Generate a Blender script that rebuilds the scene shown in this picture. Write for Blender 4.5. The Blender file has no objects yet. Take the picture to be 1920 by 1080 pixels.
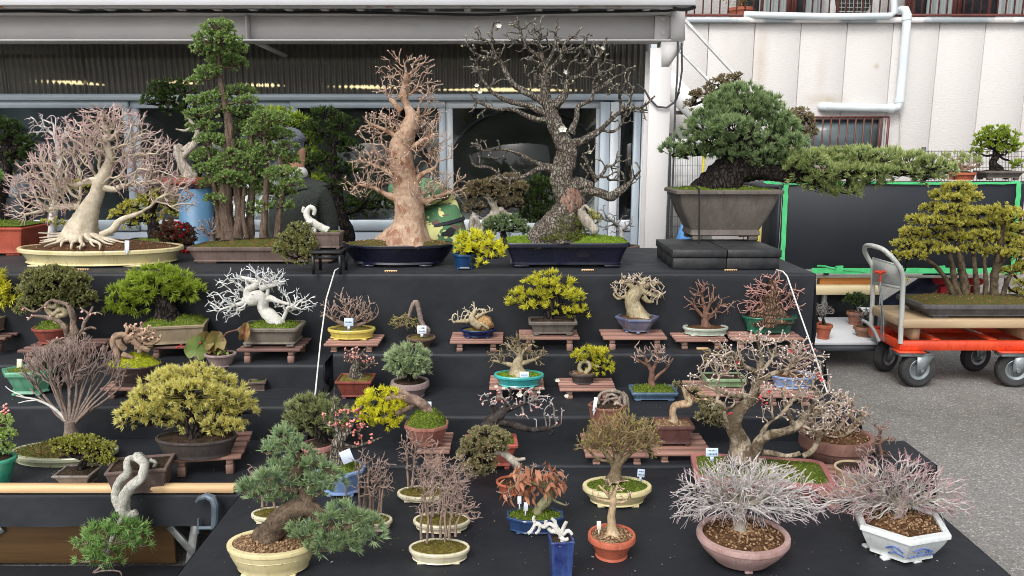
import bpy, math, random
import numpy as np

# ------------------------------------------------------------------ camera, sky, sun, exposure
S = bpy.context.scene
COL = S.collection
F = 1450.0; PITCH = math.radians(10.4); CP, SP = math.cos(PITCH), math.sin(PITCH); EYE = 1.55
cam = bpy.data.objects.new('camera', bpy.data.cameras.new('camera'))
COL.objects.link(cam)
cam.location = (0, 0, EYE); cam.rotation_euler = (math.pi/2 - PITCH, 0, 0)
cam.data.sensor_width = 36.0; cam.data.lens = F/1920*36.0
cam.data.clip_start = 0.05; cam.data.clip_end = 600
S.camera = cam
W = bpy.data.worlds.new('World'); S.world = W; W.use_nodes = True
nt = W.node_tree; bg = nt.nodes['Background']
sky = nt.nodes.new('ShaderNodeTexSky'); sky.sky_type = 'NISHITA'; sky.sun_disc = False
SUN_EL, SUN_ROT = math.radians(50), math.radians(205)
sky.sun_elevation = SUN_EL; sky.sun_rotation = SUN_ROT
sky.air_density = 1.0; sky.dust_density = 4.0; sky.ozone_density = 1.0
hs = nt.nodes.new('ShaderNodeHueSaturation'); hs.inputs['Saturation'].default_value = 0.22   # cloud cover: a nearly grey sky
nt.links.new(sky.outputs[0], hs.inputs['Color']); nt.links.new(hs.outputs[0], bg.inputs['Color'])
bg.inputs['Strength'].default_value = 0.15
sl = bpy.data.lights.new('sun', 'SUN'); sun = bpy.data.objects.new('sun', sl); COL.objects.link(sun)
sl.energy = 0.75; sl.angle = math.radians(14); sl.color = (1, 0.97, 0.93)
sun.rotation_euler = (math.pi/2 - SUN_EL, 0, math.pi - SUN_ROT)
sun.location = (0, 0, 8)
S.view_settings.view_transform = 'Standard'; S.view_settings.look = 'None'
S.view_settings.gamma = 1; S.view_settings.use_curve_mapping = False
S.view_settings.exposure = 0.60
S.cycles.filter_width = 0.95

# ------------------------------------------------------------------ projection helpers (pixels of the 1920x1080 photograph -> places in the world)
def atY(px, py, Y):
    v = (540-py)/F; t = Y/(CP+v*SP)
    return np.array([(px-960)/F*t, Y, EYE+(-SP+v*CP)*t])
def atZ(px, py, Z):
    v = (540-py)/F; t = (Z-EYE)/(-SP+v*CP)
    return np.array([(px-960)/F*t, (CP+v*SP)*t, Z])
def scl(Y, z): return (Y*CP+(EYE-z)*SP)/F          # metres per pixel at that depth
def mapP(P, Yc, s):                                # array of (px, py, depth px) -> world
    P = np.asarray(P, float); Y = Yc+P[:, 2]*s; v = (540-P[:, 1])/F; t = Y/(CP+v*SP)
    return np.stack([(P[:, 0]-960)/F*t, Y, EYE+(-SP+v*CP)*t], 1)

# ------------------------------------------------------------------ mesh helpers
BASE = {}
def setp(o, label=None, cat=None, group=None, kind=None):
    if label: o['label'] = label
    if cat: o['category'] = cat
    if group: o['group'] = group
    if kind: o['kind'] = kind
    return o
def thing(name, label, cat, loc, group=None):
    o = bpy.data.objects.new(name, None); COL.objects.link(o); o.location = [float(a) for a in loc]
    o.empty_display_size = 0.05
    BASE[o] = np.array(loc, float)
    return setp(o, label, cat, group)
def mk(name, V, Fs, mat, parent=None, smooth=False, attrs=None, sharp=35, kind=None):
    V = np.asarray(V, float)
    b = np.zeros(3)
    if parent is not None: b = BASE[parent]
    V = V-b
    me = bpy.data.meshes.new(name)
    Fs = [np.asarray(f, np.int32) for f in Fs if len(f)]
    me.vertices.add(len(V)); me.vertices.foreach_set('co', V.astype(np.float32).ravel())
    loops = np.concatenate([f.ravel() for f in Fs]); tot = np.concatenate([np.full(len(f), f.shape[1], np.int32) for f in Fs])
    st = np.concatenate([[0], np.cumsum(tot)[:-1]]).astype(np.int32)
    me.loops.add(len(loops)); me.loops.foreach_set('vertex_index', loops)
    me.polygons.add(len(tot)); me.polygons.foreach_set('loop_start', st)
    me.update(calc_edges=True)
    if attrs:
        for k, a in attrs.items():
            at = me.attributes.new(k, 'FLOAT', 'POINT'); at.data.foreach_set('value', np.asarray(a, np.float32))
    if smooth:
        me.shade_smooth()
        if sharp: me.set_sharp_from_angle(angle=math.radians(sharp))
    me.materials.append(mat)
    o = bpy.data.objects.new(name, me); COL.objects.link(o)
    if parent is not None: o.parent = parent; BASE[o] = b
    else: BASE[o] = np.zeros(3)
    if kind: o['kind'] = kind
    return o

class G:
    def __init__(s): s.V = []; s.F3 = []; s.F4 = []; s.n = 0; s.A = []
    def add(s, V, F3=None, F4=None, a=0.0):
        V = np.asarray(V, float)
        if F3 is not None and len(F3): s.F3.append(np.asarray(F3)+s.n)
        if F4 is not None and len(F4): s.F4.append(np.asarray(F4)+s.n)
        s.V.append(V); s.n += len(V)
        a = np.asarray(a, float)
        s.A.append(np.full(len(V), float(a)) if a.ndim == 0 else a)
        return s
    def box(s, c, d, R=None, a=0.0, bev=0.0):
        c = np.asarray(c, float); h = np.asarray(d, float)/2
        if bev > 0 and bev < h.min()*0.9:
            q = []; 
            for sx in (-1, 1):
                for sy in (-1, 1):
                    for sz in (-1, 1):
                        for ax in range(3):
                            v = np.array([sx, sy, sz])*h; w = v-np.array([sx, sy, sz])*bev; w[ax] = v[ax]; q.append(w)
            q = np.array(q); idx = lambda sx, sy, sz, ax: (((sx > 0)*2+(sy > 0))*2+(sz > 0))*3+ax
            f4 = []; f3 = []
            for ax in range(3):
                o = [k for k in range(3) if k != ax]
                for sg in (-1, 1):
                    cs = []
                    for (p, r) in ((-1, -1), (1, -1), (1, 1), (-1, 1)):
                        t = [0, 0, 0]; t[ax] = sg; t[o[0]] = p; t[o[1]] = r; cs.append(idx(*t, ax))
                    f4.append(cs)
                for p in (-1, 1):
                    for r in (-1, 1):
                        t = [0, 0, 0]; t[o[0]] = p; t[o[1]] = r
                        t1 = t[:]; t1[ax] = -1; t2 = t[:]; t2[ax] = 1
                        f4.append([idx(*t1, o[0]), idx(*t2, o[0]), idx(*t2, o[1]), idx(*t1, o[1])])
            for sx in (-1, 1):
                for sy in (-1, 1):
                    for sz in (-1, 1): f3.append([idx(sx, sy, sz, 0), idx(sx, sy, sz, 1), idx(sx, sy, sz, 2)])
            # orient outwards
            def ori(fs):
                out = []
                for f in fs:
                    p = q[f]; n = np.cross(p[1]-p[0], p[2]-p[0])
                    out.append(f if np.dot(n, p.mean(0)) > 0 else f[::-1])
                return out
            f4 = ori(f4); f3 = ori(f3)
            if R is not None: q = q@np.asarray(R).T
            return s.add(q+c, f3, f4, a)
        q = np.array([[x, y, z] for x in (-1, 1) for y in (-1, 1) for z in (-1, 1)], float)*h
        if R is not None: q = q@np.asarray(R).T
        f = [[0, 1, 3, 2], [4, 6, 7, 5], [0, 4, 5, 1], [2, 3, 7, 6], [0, 2, 6, 4], [1, 5, 7, 3]]
        return s.add(q+c, None, f, a)
    def tube(s, P, R, k=8, cap=True, a=0.0, mod=None):
        P = np.asarray(P, float); n = len(P)
        R = np.full(n, float(R)) if np.ndim(R) == 0 else np.asarray(R, float)
        T = np.gradient(P, axis=0); T /= np.linalg.norm(T, axis=1, keepdims=True)+1e-12
        m = T.mean(0); ref = np.eye(3)[np.argmin(np.abs(T).max(0)+0.3*np.abs(m))]
        N = np.zeros_like(T); v = np.cross(T[0], ref); v /= np.linalg.norm(v)+1e-12
        for i in range(n):
            v = v-T[i]*np.dot(v, T[i]); v /= np.linalg.norm(v)+1e-12; N[i] = v
        B = np.cross(T, N)
        th = np.arange(k)*2*math.pi/k
        rr = R[:, None]*np.ones(k)[None]
        if mod is not None: rr = rr*mod(np.arange(n)/max(n-1, 1), th)
        V = P[:, None]+rr[..., None]*(np.cos(th)[None, :, None]*N[:, None]+np.sin(th)[None, :, None]*B[:, None])
        i = np.arange(n-1)[:, None]*k; j = np.arange(k)[None]; j2 = (j+1) % k
        f = np.stack([i+j, i+j2, i+k+j2, i+k+j], -1).reshape(-1, 4)
        V = V.reshape(-1, 3); f3 = None
        av = np.repeat(np.full(n, float(a)) if np.ndim(a) == 0 else np.asarray(a, float), k)
        if cap:
            V = np.concatenate([V, [P[0], P[-1]]]); av = np.concatenate([av, [av[0], av[-1]]])
            c0, c1 = n*k, n*k+1; jj = np.arange(k); q = (jj+1) % k
            f3 = np.concatenate([np.stack([np.full(k, c0), q, jj], 1), np.stack([np.full(k, c1), (n-1)*k+jj, (n-1)*k+q], 1)])
        return s.add(V, f3, f, av)
    def grid(s, V, nu, nv, a=0.0, flip=False):       # V is (nu*nv,3)
        i = np.arange(nu-1)[:, None]*nv; j = np.arange(nv-1)[None]
        f = np.stack([i+j, i+nv+j, i+nv+j+1, i+j+1], -1).reshape(-1, 4)
        if flip: f = f[:, ::-1]
        return s.add(V, None, f, a)
    def prism(s, poly, z0, z1, a=0.0, axis=2):        # poly (n,2); extruded along an axis
        poly = np.asarray(poly, float); n = len(poly)
        def p3(z):
            q = np.zeros((n, 3)); o = [k for k in range(3) if k != axis]; q[:, o[0]] = poly[:, 0]; q[:, o[1]] = poly[:, 1]; q[:, axis] = z; return q
        V = np.concatenate([p3(z0), p3(z1)]); j = np.arange(n); q = (j+1) % n
        f4 = np.stack([j, q, n+q, n+j], 1)
        V2 = np.concatenate([V, [p3(z0).mean(0), p3(z1).mean(0)]])
        f3 = np.concatenate([np.stack([np.full(n, 2*n), q, j], 1), np.stack([np.full(n, 2*n+1), n+j, n+q], 1)])
        return s.add(V2, f3, f4, a)
    def balls(s, C, R, a=0.0, rngs=None):             # many small lumps
        q = np.array([[0, 0, 1], [.9, 0, .35], [.28, .86, .35], [-.73, .53, .35], [-.73, -.53, .35], [.28, -.86, .35],
                      [.73, .53, -.35], [-.28, .86, -.35], [-.9, 0, -.35], [-.28, -.86, -.35], [.73, -.53, -.35], [0, 0, -1.]])
        f = np.array([[0, 1, 2], [0, 2, 3], [0, 3, 4], [0, 4, 5], [0, 5, 1], [1, 6, 2], [2, 7, 3], [3, 8, 4], [4, 9, 5], [5, 10, 1],
                      [2, 6, 7], [3, 7, 8], [4, 8, 9], [5, 9, 10], [1, 10, 6], [11, 7, 6], [11, 8, 7], [11, 9, 8], [11, 10, 9], [11, 6, 10]])
        C = np.asarray(C, float); n = len(C); R = np.broadcast_to(np.asarray(R, float), (n,)) if np.ndim(R) < 2 else R
        sc = R[:, None, None] if R.ndim == 1 else R[:, None, :]
        V = (C[:, None]+q[None]*sc).reshape(-1, 3)
        ff = (f[None]+(np.arange(n)*12)[:, None, None]).reshape(-1, 3)
        av = np.repeat(np.broadcast_to(np.asarray(a, float), (n,)), 12)
        return s.add(V, ff, None, av)
    def build(s, name, mat, parent=None, smooth=False, sharp=35, kind=None, attr=None):
        V = np.concatenate(s.V); Fs = []
        if s.F3: Fs.append(np.concatenate(s.F3))
        if s.F4: Fs.append(np.concatenate(s.F4))
        at = {attr: np.concatenate(s.A)} if attr else None
        return mk(name, V, Fs, mat, parent, smooth, at, sharp, kind)

def noise1(rng, n=5, f0=1.0, f1=6.0):
    a = rng.uniform(0, 6.28, n); f = rng.uniform(f0, f1, (n, 3)); w = rng.uniform(.5, 1, n)/n
    def g(P):
        P = np.asarray(P, float); r = 0
        for k in range(n): r = r+w[k]*np.sin(P@f[k]+a[k])
        return r
    return g
def rotz(a): c, s_ = math.cos(a), math.sin(a); return np.array([[c, -s_, 0], [s_, c, 0], [0, 0, 1]])
def rotx(a): c, s_ = math.cos(a), math.sin(a); return np.array([[1, 0, 0], [0, c, -s_], [0, s_, c]])
def roty(a): c, s_ = math.cos(a), math.sin(a); return np.array([[c, 0, s_], [0, 1, 0], [-s_, 0, c]])

# ------------------------------------------------------------------ materials
def srgb(r, g, b):
    f = lambda u: (u/255/12.92) if u/255 <= .04045 else ((u/255+.055)/1.055)**2.4
    return (f(r), f(g), f(b))
def newmat(name):
    m = bpy.data.materials.new(name); m.use_nodes = True
    return m, m.node_tree, m.node_tree.nodes['Principled BSDF']
def rgba(c): return (c[0], c[1], c[2], 1)
def mixc(t, fac, a, b):
    n = t.nodes.new('ShaderNodeMix'); n.data_type = 'RGBA'
    for i, v in ((6, a), (7, b)):
        if isinstance(v, tuple): n.inputs[i].default_value = rgba(v)
        else: t.links.new(v, n.inputs[i])
    if isinstance(fac, float): n.inputs[0].default_value = fac
    else: t.links.new(fac, n.inputs[0])
    return n.outputs[2]
def noisen(t, scale, detail=4, vec=None, rough=.55):
    n = t.nodes.new('ShaderNodeTexNoise'); n.inputs['Scale'].default_value = scale; n.inputs['Detail'].default_value = detail
    n.inputs['Roughness'].default_value = rough
    t.links.new(vec if vec is not None else coord(t), n.inputs['Vector']); return n.outputs['Fac']
def coord(t, stretch=None):
    c = t.nodes.new('ShaderNodeTexCoord').outputs['Object']
    if stretch:
        m = t.nodes.new('ShaderNodeMapping'); m.inputs['Scale'].default_value = stretch; t.links.new(c, m.inputs[0]); c = m.outputs[0]
    return c
def ramp(t, fac, stops, const=False):
    r = t.nodes.new('ShaderNodeValToRGB'); e = r.color_ramp.elements
    if const: r.color_ramp.interpolation = 'CONSTANT'
    while len(e) < len(stops): e.new(0.5)
    for i, (p, c) in enumerate(stops):
        e[i].position = p; e[i].color = rgba(c) if not isinstance(c, float) else (c, c, c, 1)
    t.links.new(fac, r.inputs[0]); return r.outputs[0]
def bumpn(t, b, h, strength=.3, dist=.01):
    n = t.nodes.new('ShaderNodeBump'); n.inputs['Strength'].default_value = strength; n.inputs['Distance'].default_value = dist
    t.links.new(h, n.inputs['Height']); t.links.new(n.outputs[0], b.inputs['Normal'])
MC = {}
def mat(name, c1, c2=None, rough=.6, scale=12, bump=0, bscale=60, metal=0, coat=0, lo=.35, hi=.65, stretch=None, bdist=.004, spec=.5, wear=0):
    if name in MC: return MC[name]
    m, t, b = newmat(name)
    if c2 is None: c2 = tuple(x*.8 for x in c1)
    v = coord(t, stretch)
    f = ramp(t, noisen(t, scale, 6, v), [(lo, 0.0), (hi, 1.0)])
    cc = mixc(t, f, c1, c2)
    if wear:   # runs, stains and worn patches
        st_ = ramp(t, noisen(t, 26, 6, coord(t, (2.2, 2.2, .35)), .7), [(.50, 0.0), (.70, 1.0)]); cc = mixc(t, st_, cc, tuple(x*(1-.38*wear) for x in c2))
        sp_ = ramp(t, noisen(t, 55, 6, None, .75), [(.60, 0.0), (.72, 1.0)]); cc = mixc(t, sp_, cc, tuple(min(.85, x*.55+.16) for x in c1) if wear > .5 else tuple(x*.7 for x in c2))
        rr_ = ramp(t, noisen(t, 18, 5), [(.3, rough*.75), (.7, min(1., rough*1.6))]); t.links.new(rr_, b.inputs['Roughness'])
    t.links.new(cc, b.inputs['Base Color'])
    b.inputs['Roughness'].default_value = rough; b.inputs['Metallic'].default_value = metal
    b.inputs['Coat Weight'].default_value = coat; b.inputs['Coat Roughness'].default_value = .15
    b.inputs['Specular IOR Level'].default_value = spec
    if bump: bumpn(t, b, noisen(t, bscale, 5, v), bump, bdist)
    MC[name] = m; return m
def attrn(t, name):
    a = t.nodes.new('ShaderNodeAttribute'); a.attribute_name = name; return a.outputs['Fac']
def leafm(name, cA, cB, cT=None, rough=.5, trans=.38):
    if name in MC: return MC[name]
    up = lambda c: tuple(min(.9, x*1.34) for x in c)
    cA = up(cA); cB = up(cB); cT = up(cT) if cT else None
    m, t, b = newmat(name)
    c = mixc(t, attrn(t, 'v'), cA, cB)
    if cT: c = mixc(t, attrn(t, 't'), c, cT)
    t.links.new(c, b.inputs['Base Color']); b.inputs['Roughness'].default_value = rough; b.inputs['Specular IOR Level'].default_value = .3
    tr = t.nodes.new('ShaderNodeBsdfTranslucent'); t.links.new(c, tr.inputs[0])
    mx = t.nodes.new('ShaderNodeMixShader'); mx.inputs[0].default_value = trans
    t.links.new(b.outputs[0], mx.inputs[1]); t.links.new(tr.outputs[0], mx.inputs[2])
    t.links.new(mx.outputs[0], t.nodes['Material Output'].inputs[0])
    MC[name] = m; return m
def barkm(name, c1, c2, tip=None, rough=.8, scale=40, bump=.6, stretch=None, bscale=90, bdist=.008, lo=.35, hi=.65, crack=0, patch=None, dark=1):
    if name in MC: return MC[name]
    m, t, b = newmat(name); v = coord(t, stretch)
    c = mixc(t, ramp(t, noisen(t, scale, 7, v, .65), [(lo, 0.0), (hi, 1.0)]), c1, c2)
    hf = noisen(t, scale*3.2, 5, coord(t, (1.6, 1.6, .7)), .75); c = mixc(t, ramp(t, hf, [(.50, 0.0), (.68, 1.0)]), c, tuple(x*.5 for x in c2)) if dark else c
    if patch: c = mixc(t, ramp(t, noisen(t, scale*.8, 5, coord(t, (1.3, 1.1, .9)), .7), [(.52, 0.0), (.6, 1.0)]), c, patch)
    hgt = noisen(t, bscale, 6, v, .7)
    if crack:
        vo = t.nodes.new('ShaderNodeTexVoronoi'); vo.feature = 'DISTANCE_TO_EDGE'; vo.inputs['Scale'].default_value = crack
        wv = t.nodes.new('ShaderNodeVectorMath'); wv.operation = 'MULTIPLY_ADD'; nn_ = t.nodes.new('ShaderNodeTexNoise'); nn_.inputs['Scale'].default_value = crack*.7; t.links.new(coord(t, (1, 1, .4)), nn_.inputs['Vector'])
        t.links.new(nn_.outputs['Color'], wv.inputs[0]); wv.inputs[1].default_value = (1.6/crack, 1.6/crack, 1.6/crack); t.links.new(coord(t, (1, 1, .4)), wv.inputs[2]); t.links.new(wv.outputs[0], vo.inputs['Vector'])
        e = ramp(t, vo.outputs['Distance'], [(.0, 0.0), (.16, 1.0)]); c = mixc(t, e, tuple(x*.7 for x in c2), c)
        ad = t.nodes.new('ShaderNodeMath'); ad.operation = 'MULTIPLY_ADD'; t.links.new(hgt, ad.inputs[0]); ad.inputs[1].default_value = .4; t.links.new(e, ad.inputs[2]); hgt = ad.outputs[0]
    if tip: c = mixc(t, attrn(t, 't'), c, tip)
    t.links.new(c, b.inputs['Base Color']); b.inputs['Roughness'].default_value = rough; b.inputs['Specular IOR Level'].default_value = .25
    if bump: bumpn(t, b, hgt, bump, bdist)
    MC[name] = m; return m
def woodm(name, c1, c2, axis=0, rough=.6, scale=30):
    if name in MC: return MC[name]
    m, t, b = newmat(name); st = [9, 9, 9]; st[axis] = .6
    v = coord(t, tuple(st)); n = noisen(t, scale/9, 8, v, .65)
    oi = t.nodes.new('ShaderNodeObjectInfo')
    c = mixc(t, ramp(t, n, [(.3, 0.0), (.7, 1.0)]), c1, c2)
    h = t.nodes.new('ShaderNodeHueSaturation'); t.links.new(c, h.inputs['Color'])
    mr = t.nodes.new('ShaderNodeMapRange'); mr.inputs[3].default_value = .75; mr.inputs[4].default_value = 1.25
    t.links.new(oi.outputs['Random'], mr.inputs[0]); t.links.new(mr.outputs[0], h.inputs['Value'])
    t.links.new(h.outputs[0], b.inputs['Base Color'])
    b.inputs['Roughness'].default_value = rough; bumpn(t, b, n, .25, .003)
    MC[name] = m; return m
# ------------------------------------------------------------------ the ground
def asphalt():
    m, t, b = newmat('gravelly_asphalt'); c = coord(t)
    vo = t.nodes.new('ShaderNodeTexVoronoi'); vo.inputs['Scale'].default_value = 140; t.links.new(c, vo.inputs['Vector'])
    vc = t.nodes.new('ShaderNodeSeparateColor'); t.links.new(vo.outputs['Color'], vc.inputs[0])
    c1 = ramp(t, vc.outputs[0], [(0, srgb(108, 106, 104)), (.5, srgb(127, 125, 121)), (.9, srgb(140, 137, 132)), (.985, srgb(178, 174, 168))])
    n = noisen(t, 1.1, 8, None, .65); c2 = mixc(t, ramp(t, n, [(.42, 0.0), (.66, 1.0)]), (1, 1, 1), (.70, .69, .67))
    mm = t.nodes.new('ShaderNodeMix'); mm.data_type = 'RGBA'; mm.blend_type = 'MULTIPLY'; mm.inputs[0].default_value = 1
    t.links.new(c1, mm.inputs[6]); t.links.new(c2, mm.inputs[7]); t.links.new(mm.outputs[2], b.inputs['Base Color'])
    b.inputs['Roughness'].default_value = .85
    bumpn(t, b, vo.outputs['Distance'], .45, .004)
    return m
g = G(); n = 90
xs = np.concatenate([[-150, -40], np.linspace(-8, 10, n), [40, 150]]); ys = np.concatenate([[-150, -20], np.linspace(-3, 13, n), [40, 200]])
X, Y = np.meshgrid(xs, ys, indexing='ij'); nz = noise1(np.random.default_rng(1), 6, .4, 3)
V = np.stack([X.ravel(), Y.ravel(), 0*X.ravel()], 1); V[:, 2] = .006*nz(V)-.004
g.grid(V, len(xs), len(ys))
setp(g.build('ground', asphalt(), None, True, None), kind='structure')
# loose stones lying on the asphalt
rg = np.random.default_rng(5); g = G(); pts = []
while len(pts) < 1500:
    x, y = rg.uniform(1.45, 4.2), rg.uniform(1.8, 6.0)
    pts.append((x, y, .002))
g.balls(np.array(pts), rg.uniform(.0015, .004, len(pts))[:, None]*np.array([1, 1, .6]))
setp(g.build('loose_gravel', mat('pale_grit', srgb(170, 166, 158), srgb(110, 108, 104), .9, 300), None, False, kind='stuff'))
g = G(); pts = []
while len(pts) < 26:
    pts.append((rg.uniform(1.6, 4.0), rg.uniform(2.2, 4.8), .006))
for p in pts:
    a = rg.uniform(0, 6.28); L = rg.uniform(.008, .018)
    q = np.array([[-L, 0, .001], [0, -L*.4, .004], [L, 0, .002], [0, L*.4, .005]])@rotz(a).T+p
    g.add(q, None, [[0, 1, 2, 3]])
setp(g.build('fallen_leaves', mat('dry_leaf', srgb(150, 112, 82), srgb(120, 90, 70), .8), None, False, kind='stuff'))

# ------------------------------------------------------------------ the stepped display under black cloth
def clothm():
    m, t, b = newmat('black_display_cloth'); c = coord(t)
    n = noisen(t, 9, 6); f = ramp(t, n, [(.3, 0.0), (.75, 1.0)])
    t.links.new(mixc(t, f, (.0085, .0102, .0138), (.0135, .0158, .0205)), b.inputs['Base Color'])
    b.inputs['Roughness'].default_value = .62; b.inputs['Specular IOR Level'].default_value = .5
    b.inputs['Sheen Weight'].default_value = .05; b.inputs['Sheen Roughness'].default_value = .4
    w_ = noisen(t, 4.5, 3, coord(t, (1.1, 1.3, .8)), .5); bumpn(t, b, w_, .45, .035)
    f2 = ramp(t, noisen(t, 3.2, 7, None, .7), [(.52, 0.0), (.75, 1.0)]); q_ = mixc(t, f2, mixc(t, f, (.0050, .0068, .0108), (.0082, .0106, .0158)), (.0145, .0166, .0205)); t.links.new(q_, b.inputs['Base Color'])
    # lint and dust
    vo = t.nodes.new('ShaderNodeTexVoronoi'); vo.inputs['Scale'].default_value = 26; t.links.new(c, vo.inputs['Vector'])
    return m
CLOTH = clothm()
ZA, ZB, ZC, ZD, ZE = .950, .616, .459, .352, .338
ZBL, ZCL, ZDL = .577, .469, .324
YA, YB, YC, YD = 3.65, 3.425, 3.03, 2.78
YBL, YCL, YDL = 3.378, 3.122, 2.597
XR, XL = 1.43, -.82
def tier(name, label, x0, x1, yb, yf, z, zb, seed, fold=.006, right=False, left=False, sag=.004, drop=None, rip=0, nx=None):
    rng = np.random.default_rng(seed)
    n1 = noise1(rng, 7, 1.5, 9); n2 = noise1(rng, 8, 3, 16); n3 = noise1(rng, 8, 8, 30)
    ny = 22; nx = nx or int((x1-x0)*38)
    r = .014
    zlow = zb if drop is None else z-drop
    nf = 20
    prof = [(yb+(yf+r-yb)*i/ny, z) for i in range(ny+1)]
    prof += [(yf+r-r*math.sin(a), z-r+r*math.cos(a)) for a in (.4, .8, 1.2)]
    prof += [(yf, z-r-(z-r-zlow)*i/nf) for i in range(nf+1)]
    prof = np.array(prof); xs = np.linspace(x0, x1, nx)
    V = np.array([[x, y, zz] for x in xs for (y, zz) in prof])
    d = np.clip((z-V[:, 2])/max(z-zlow, .01), 0, 1); top = d < .02
    xx = V[:, 0]
    Q = np.stack([xx, V[:, 1]*.8, 0*xx], 1)
    V[:, 2] += np.where(top, sag*.55*n1(Q)+.0028*n2(Q)+.0012*n3(Q*np.array([1.2, 2, 1])), 0)
    Qf = np.stack([xx, V[:, 2]*.5, 0*xx], 1)
    V[:, 1] += np.where(top, 0, -np.abs(fold*d*(1.3+n1(Qf)*2.4+n2(Qf*1.2)*1.8+.9*n3(Qf)))-.002*d)
    if drop is not None and rip: V[:, 2] += np.where(d > .98, rip*n2(Qf*2), 0)
    g = G(); g.grid(V, nx, len(prof), flip=False)
    for side, on in ((1, right), (-1, left)):
        if not on: continue
        xe = x1 if side > 0 else x0
        m = int(max(6, (yb-yf)*40)); nh = 18
        ysd = np.linspace(yf, yb, m); U = []
        for y in ysd:
            for k in range(nh+1):
                dd = k/nh; q = np.array([[y*3, dd*.6, 1.7*side]])
                off = (.003+.03*dd+fold*2.2*dd*(n1(q*2)[0]+n2(q*1.5)[0]))
                U.append((xe+side*max(off, .001), y, z-.004-(z-zlow-.004)*dd if k else z-.001))
        g.grid(np.array(U), m, nh+1, flip=(side > 0))
    o = g.build(name, CLOTH, None, True, 60)
    return setp(o, label, 'display stand', 'black cloth steps of the display stand')
tier('display_step', 'topmost step of the black cloth display stand, under the largest bonsai', -4.2, XR+.02, 4.60, YA, ZA, ZBL-.05, 11, .007, right=True)
tier('display_step', 'second step from the top on the right side, holding a row of wooden benches', XL, XR, YA-.004, YB, ZB, ZC-.05, 12, .005, right=True, left=True)
tier('display_step', 'third step from the top on the right side, with a teal pot on a bench', XL, XR, YB-.004, YC, ZC, ZD-.05, 13, .007, right=True, left=True)
tier('display_step', 'lowest narrow step on the right, just behind the front table', XL, 1.62, YC-.004, YD, ZD, 0.02, 14, .004, right=True, left=True)
tier('display_step', 'second step from the top at the left, under the green pine in a tan pot', -3.4, XL-.035, YA-.004, YBL, ZBL, ZCL-.04, 15, .006)
tier('display_step', 'third step at the left, holding the moss mound bonsai bench', -3.3, XL-.035, YBL-.004, YCL, ZCL, ZDL-.05, 16, .007)
tier('display_step', 'lowest step at the left, edged with a pale wooden batten', -3.0, XL-.05, YCL-.004, YDL, ZDL, .1, 17, .010, drop=.118, rip=.006)
tier('front_table', 'low front table under black cloth with the rows of small pots', -.96, XR, YD-.004, 1.62, ZE, .01, 18, .012, right=True, left=True, sag=.007)
o = bpy.data.objects[-1] if False else None

# lint on the cloth
rg = np.random.default_rng(8); g = G()
for k in range(230):
    if rg.random() < .75: x, y, z = rg.uniform(-.9, 1.38), rg.uniform(1.7, 2.7), ZE+.004
    else: x, y, z = rg.uniform(-1.9, -.95), rg.uniform(2.64, 3.0), ZDL+.004
    L = rg.uniform(.0012, .0035)*(2.2 if rg.random() < .1 else 1); a = rg.uniform(0, 6.28)
    q = np.array([[-L, 0, 0], [0, -L*.5, .001], [L, 0, 0], [0, L*.5, .001]])@rotz(a).T+np.array([x, y, z]); g.add(q, None, [[0, 1, 2, 3]])
g.build('lint', mat('lint_white', srgb(190, 190, 188), srgb(140, 136, 126), .9), None, False, kind='stuff')

# white strings stretched down the sides of the right stand
def string(label, pts):
    g = G(); g.tube(pts, .0033, 6)
    setp(g.build('white_string', mat('white_cord', srgb(225, 224, 218), None, .7), None, True), label, 'string', 'white strings beside the steps')
string('left white string stretched down the steps beside the yellow oval pot', [atY(640, 500, 3.66), atY(628, 507, 3.62), atY(612, 560, 3.50), atY(601, 640, 3.395), atY(596, 690, 3.28), atY(588, 770, 3.00)])
string('right white string running down the end of the steps beside the green oval pot', [atY(1456, 506, 3.70), atY(1468, 509, 3.635), atY(1476, 518, 3.62), atY(1500, 588, 3.5), atY(1530, 672, 3.30), atY(1552, 738, 3.01)])

# pale batten, cloth edge clamp, and what stands under the left step
PINE_WOOD = woodm('pale_pine_wood', srgb(222, 194, 150), srgb(198, 156, 112), 0)
g = G(); c0 = atY(-500, 928, YDL); z0 = ZDL+.004
xr = atY(441, 938, YDL)[0]; g.box(((-2.6+xr)/2, YDL+.008, z0+.013), (xr+2.6, .036, .024), bev=.001)
setp(g.build('wooden_batten', PINE_WOOD), 'long pale wooden batten clamped along the front edge of the left step', 'batten')
CL = thing('bar_clamp', 'grey blue metal clamp gripping the end of the wooden batten', 'clamp', atY(395, 960, YDL-.02))
STEEL = mat('painted_clamp_steel', srgb(104, 116, 126), srgb(82, 94, 104), .38, 20, metal=.3)
g = G(); g.tube([atY(*p) for p in ((369, 941, 2.57), (375, 934, 2.565), (388, 930, 2.56), (399, 935, 2.56), (404, 947, 2.555), (404, 968, 2.55), (402, 990, 2.55))], [.007, .010, .013, .015, .015, .014, .013], 10)
g.build('frame', STEEL, CL, True)
g = G(); g.tube([atY(374, 990, 2.56), atY(404, 989, 2.55)], .007, 8); g.tube([atY(372, 1000, 2.56), atY(372, 972, 2.565)], .005, 8); g.build('screw', STEEL, CL, True)
PT = thing('folded_table', 'folded brown table standing on its side under the left step', 'table', (-2.0, 2.78, 0))
g = G(); g.box((-2.22, 2.675, .155), (1.92, .018, .29), bev=.003); g.build('tabletop', woodm('brown_panel_wood', srgb(104, 78, 46), srgb(80, 58, 34), 0), PT)
ALU = mat('galvanised_leg', srgb(186, 188, 186), srgb(150, 153, 152), .35, 30, metal=.6)
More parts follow.
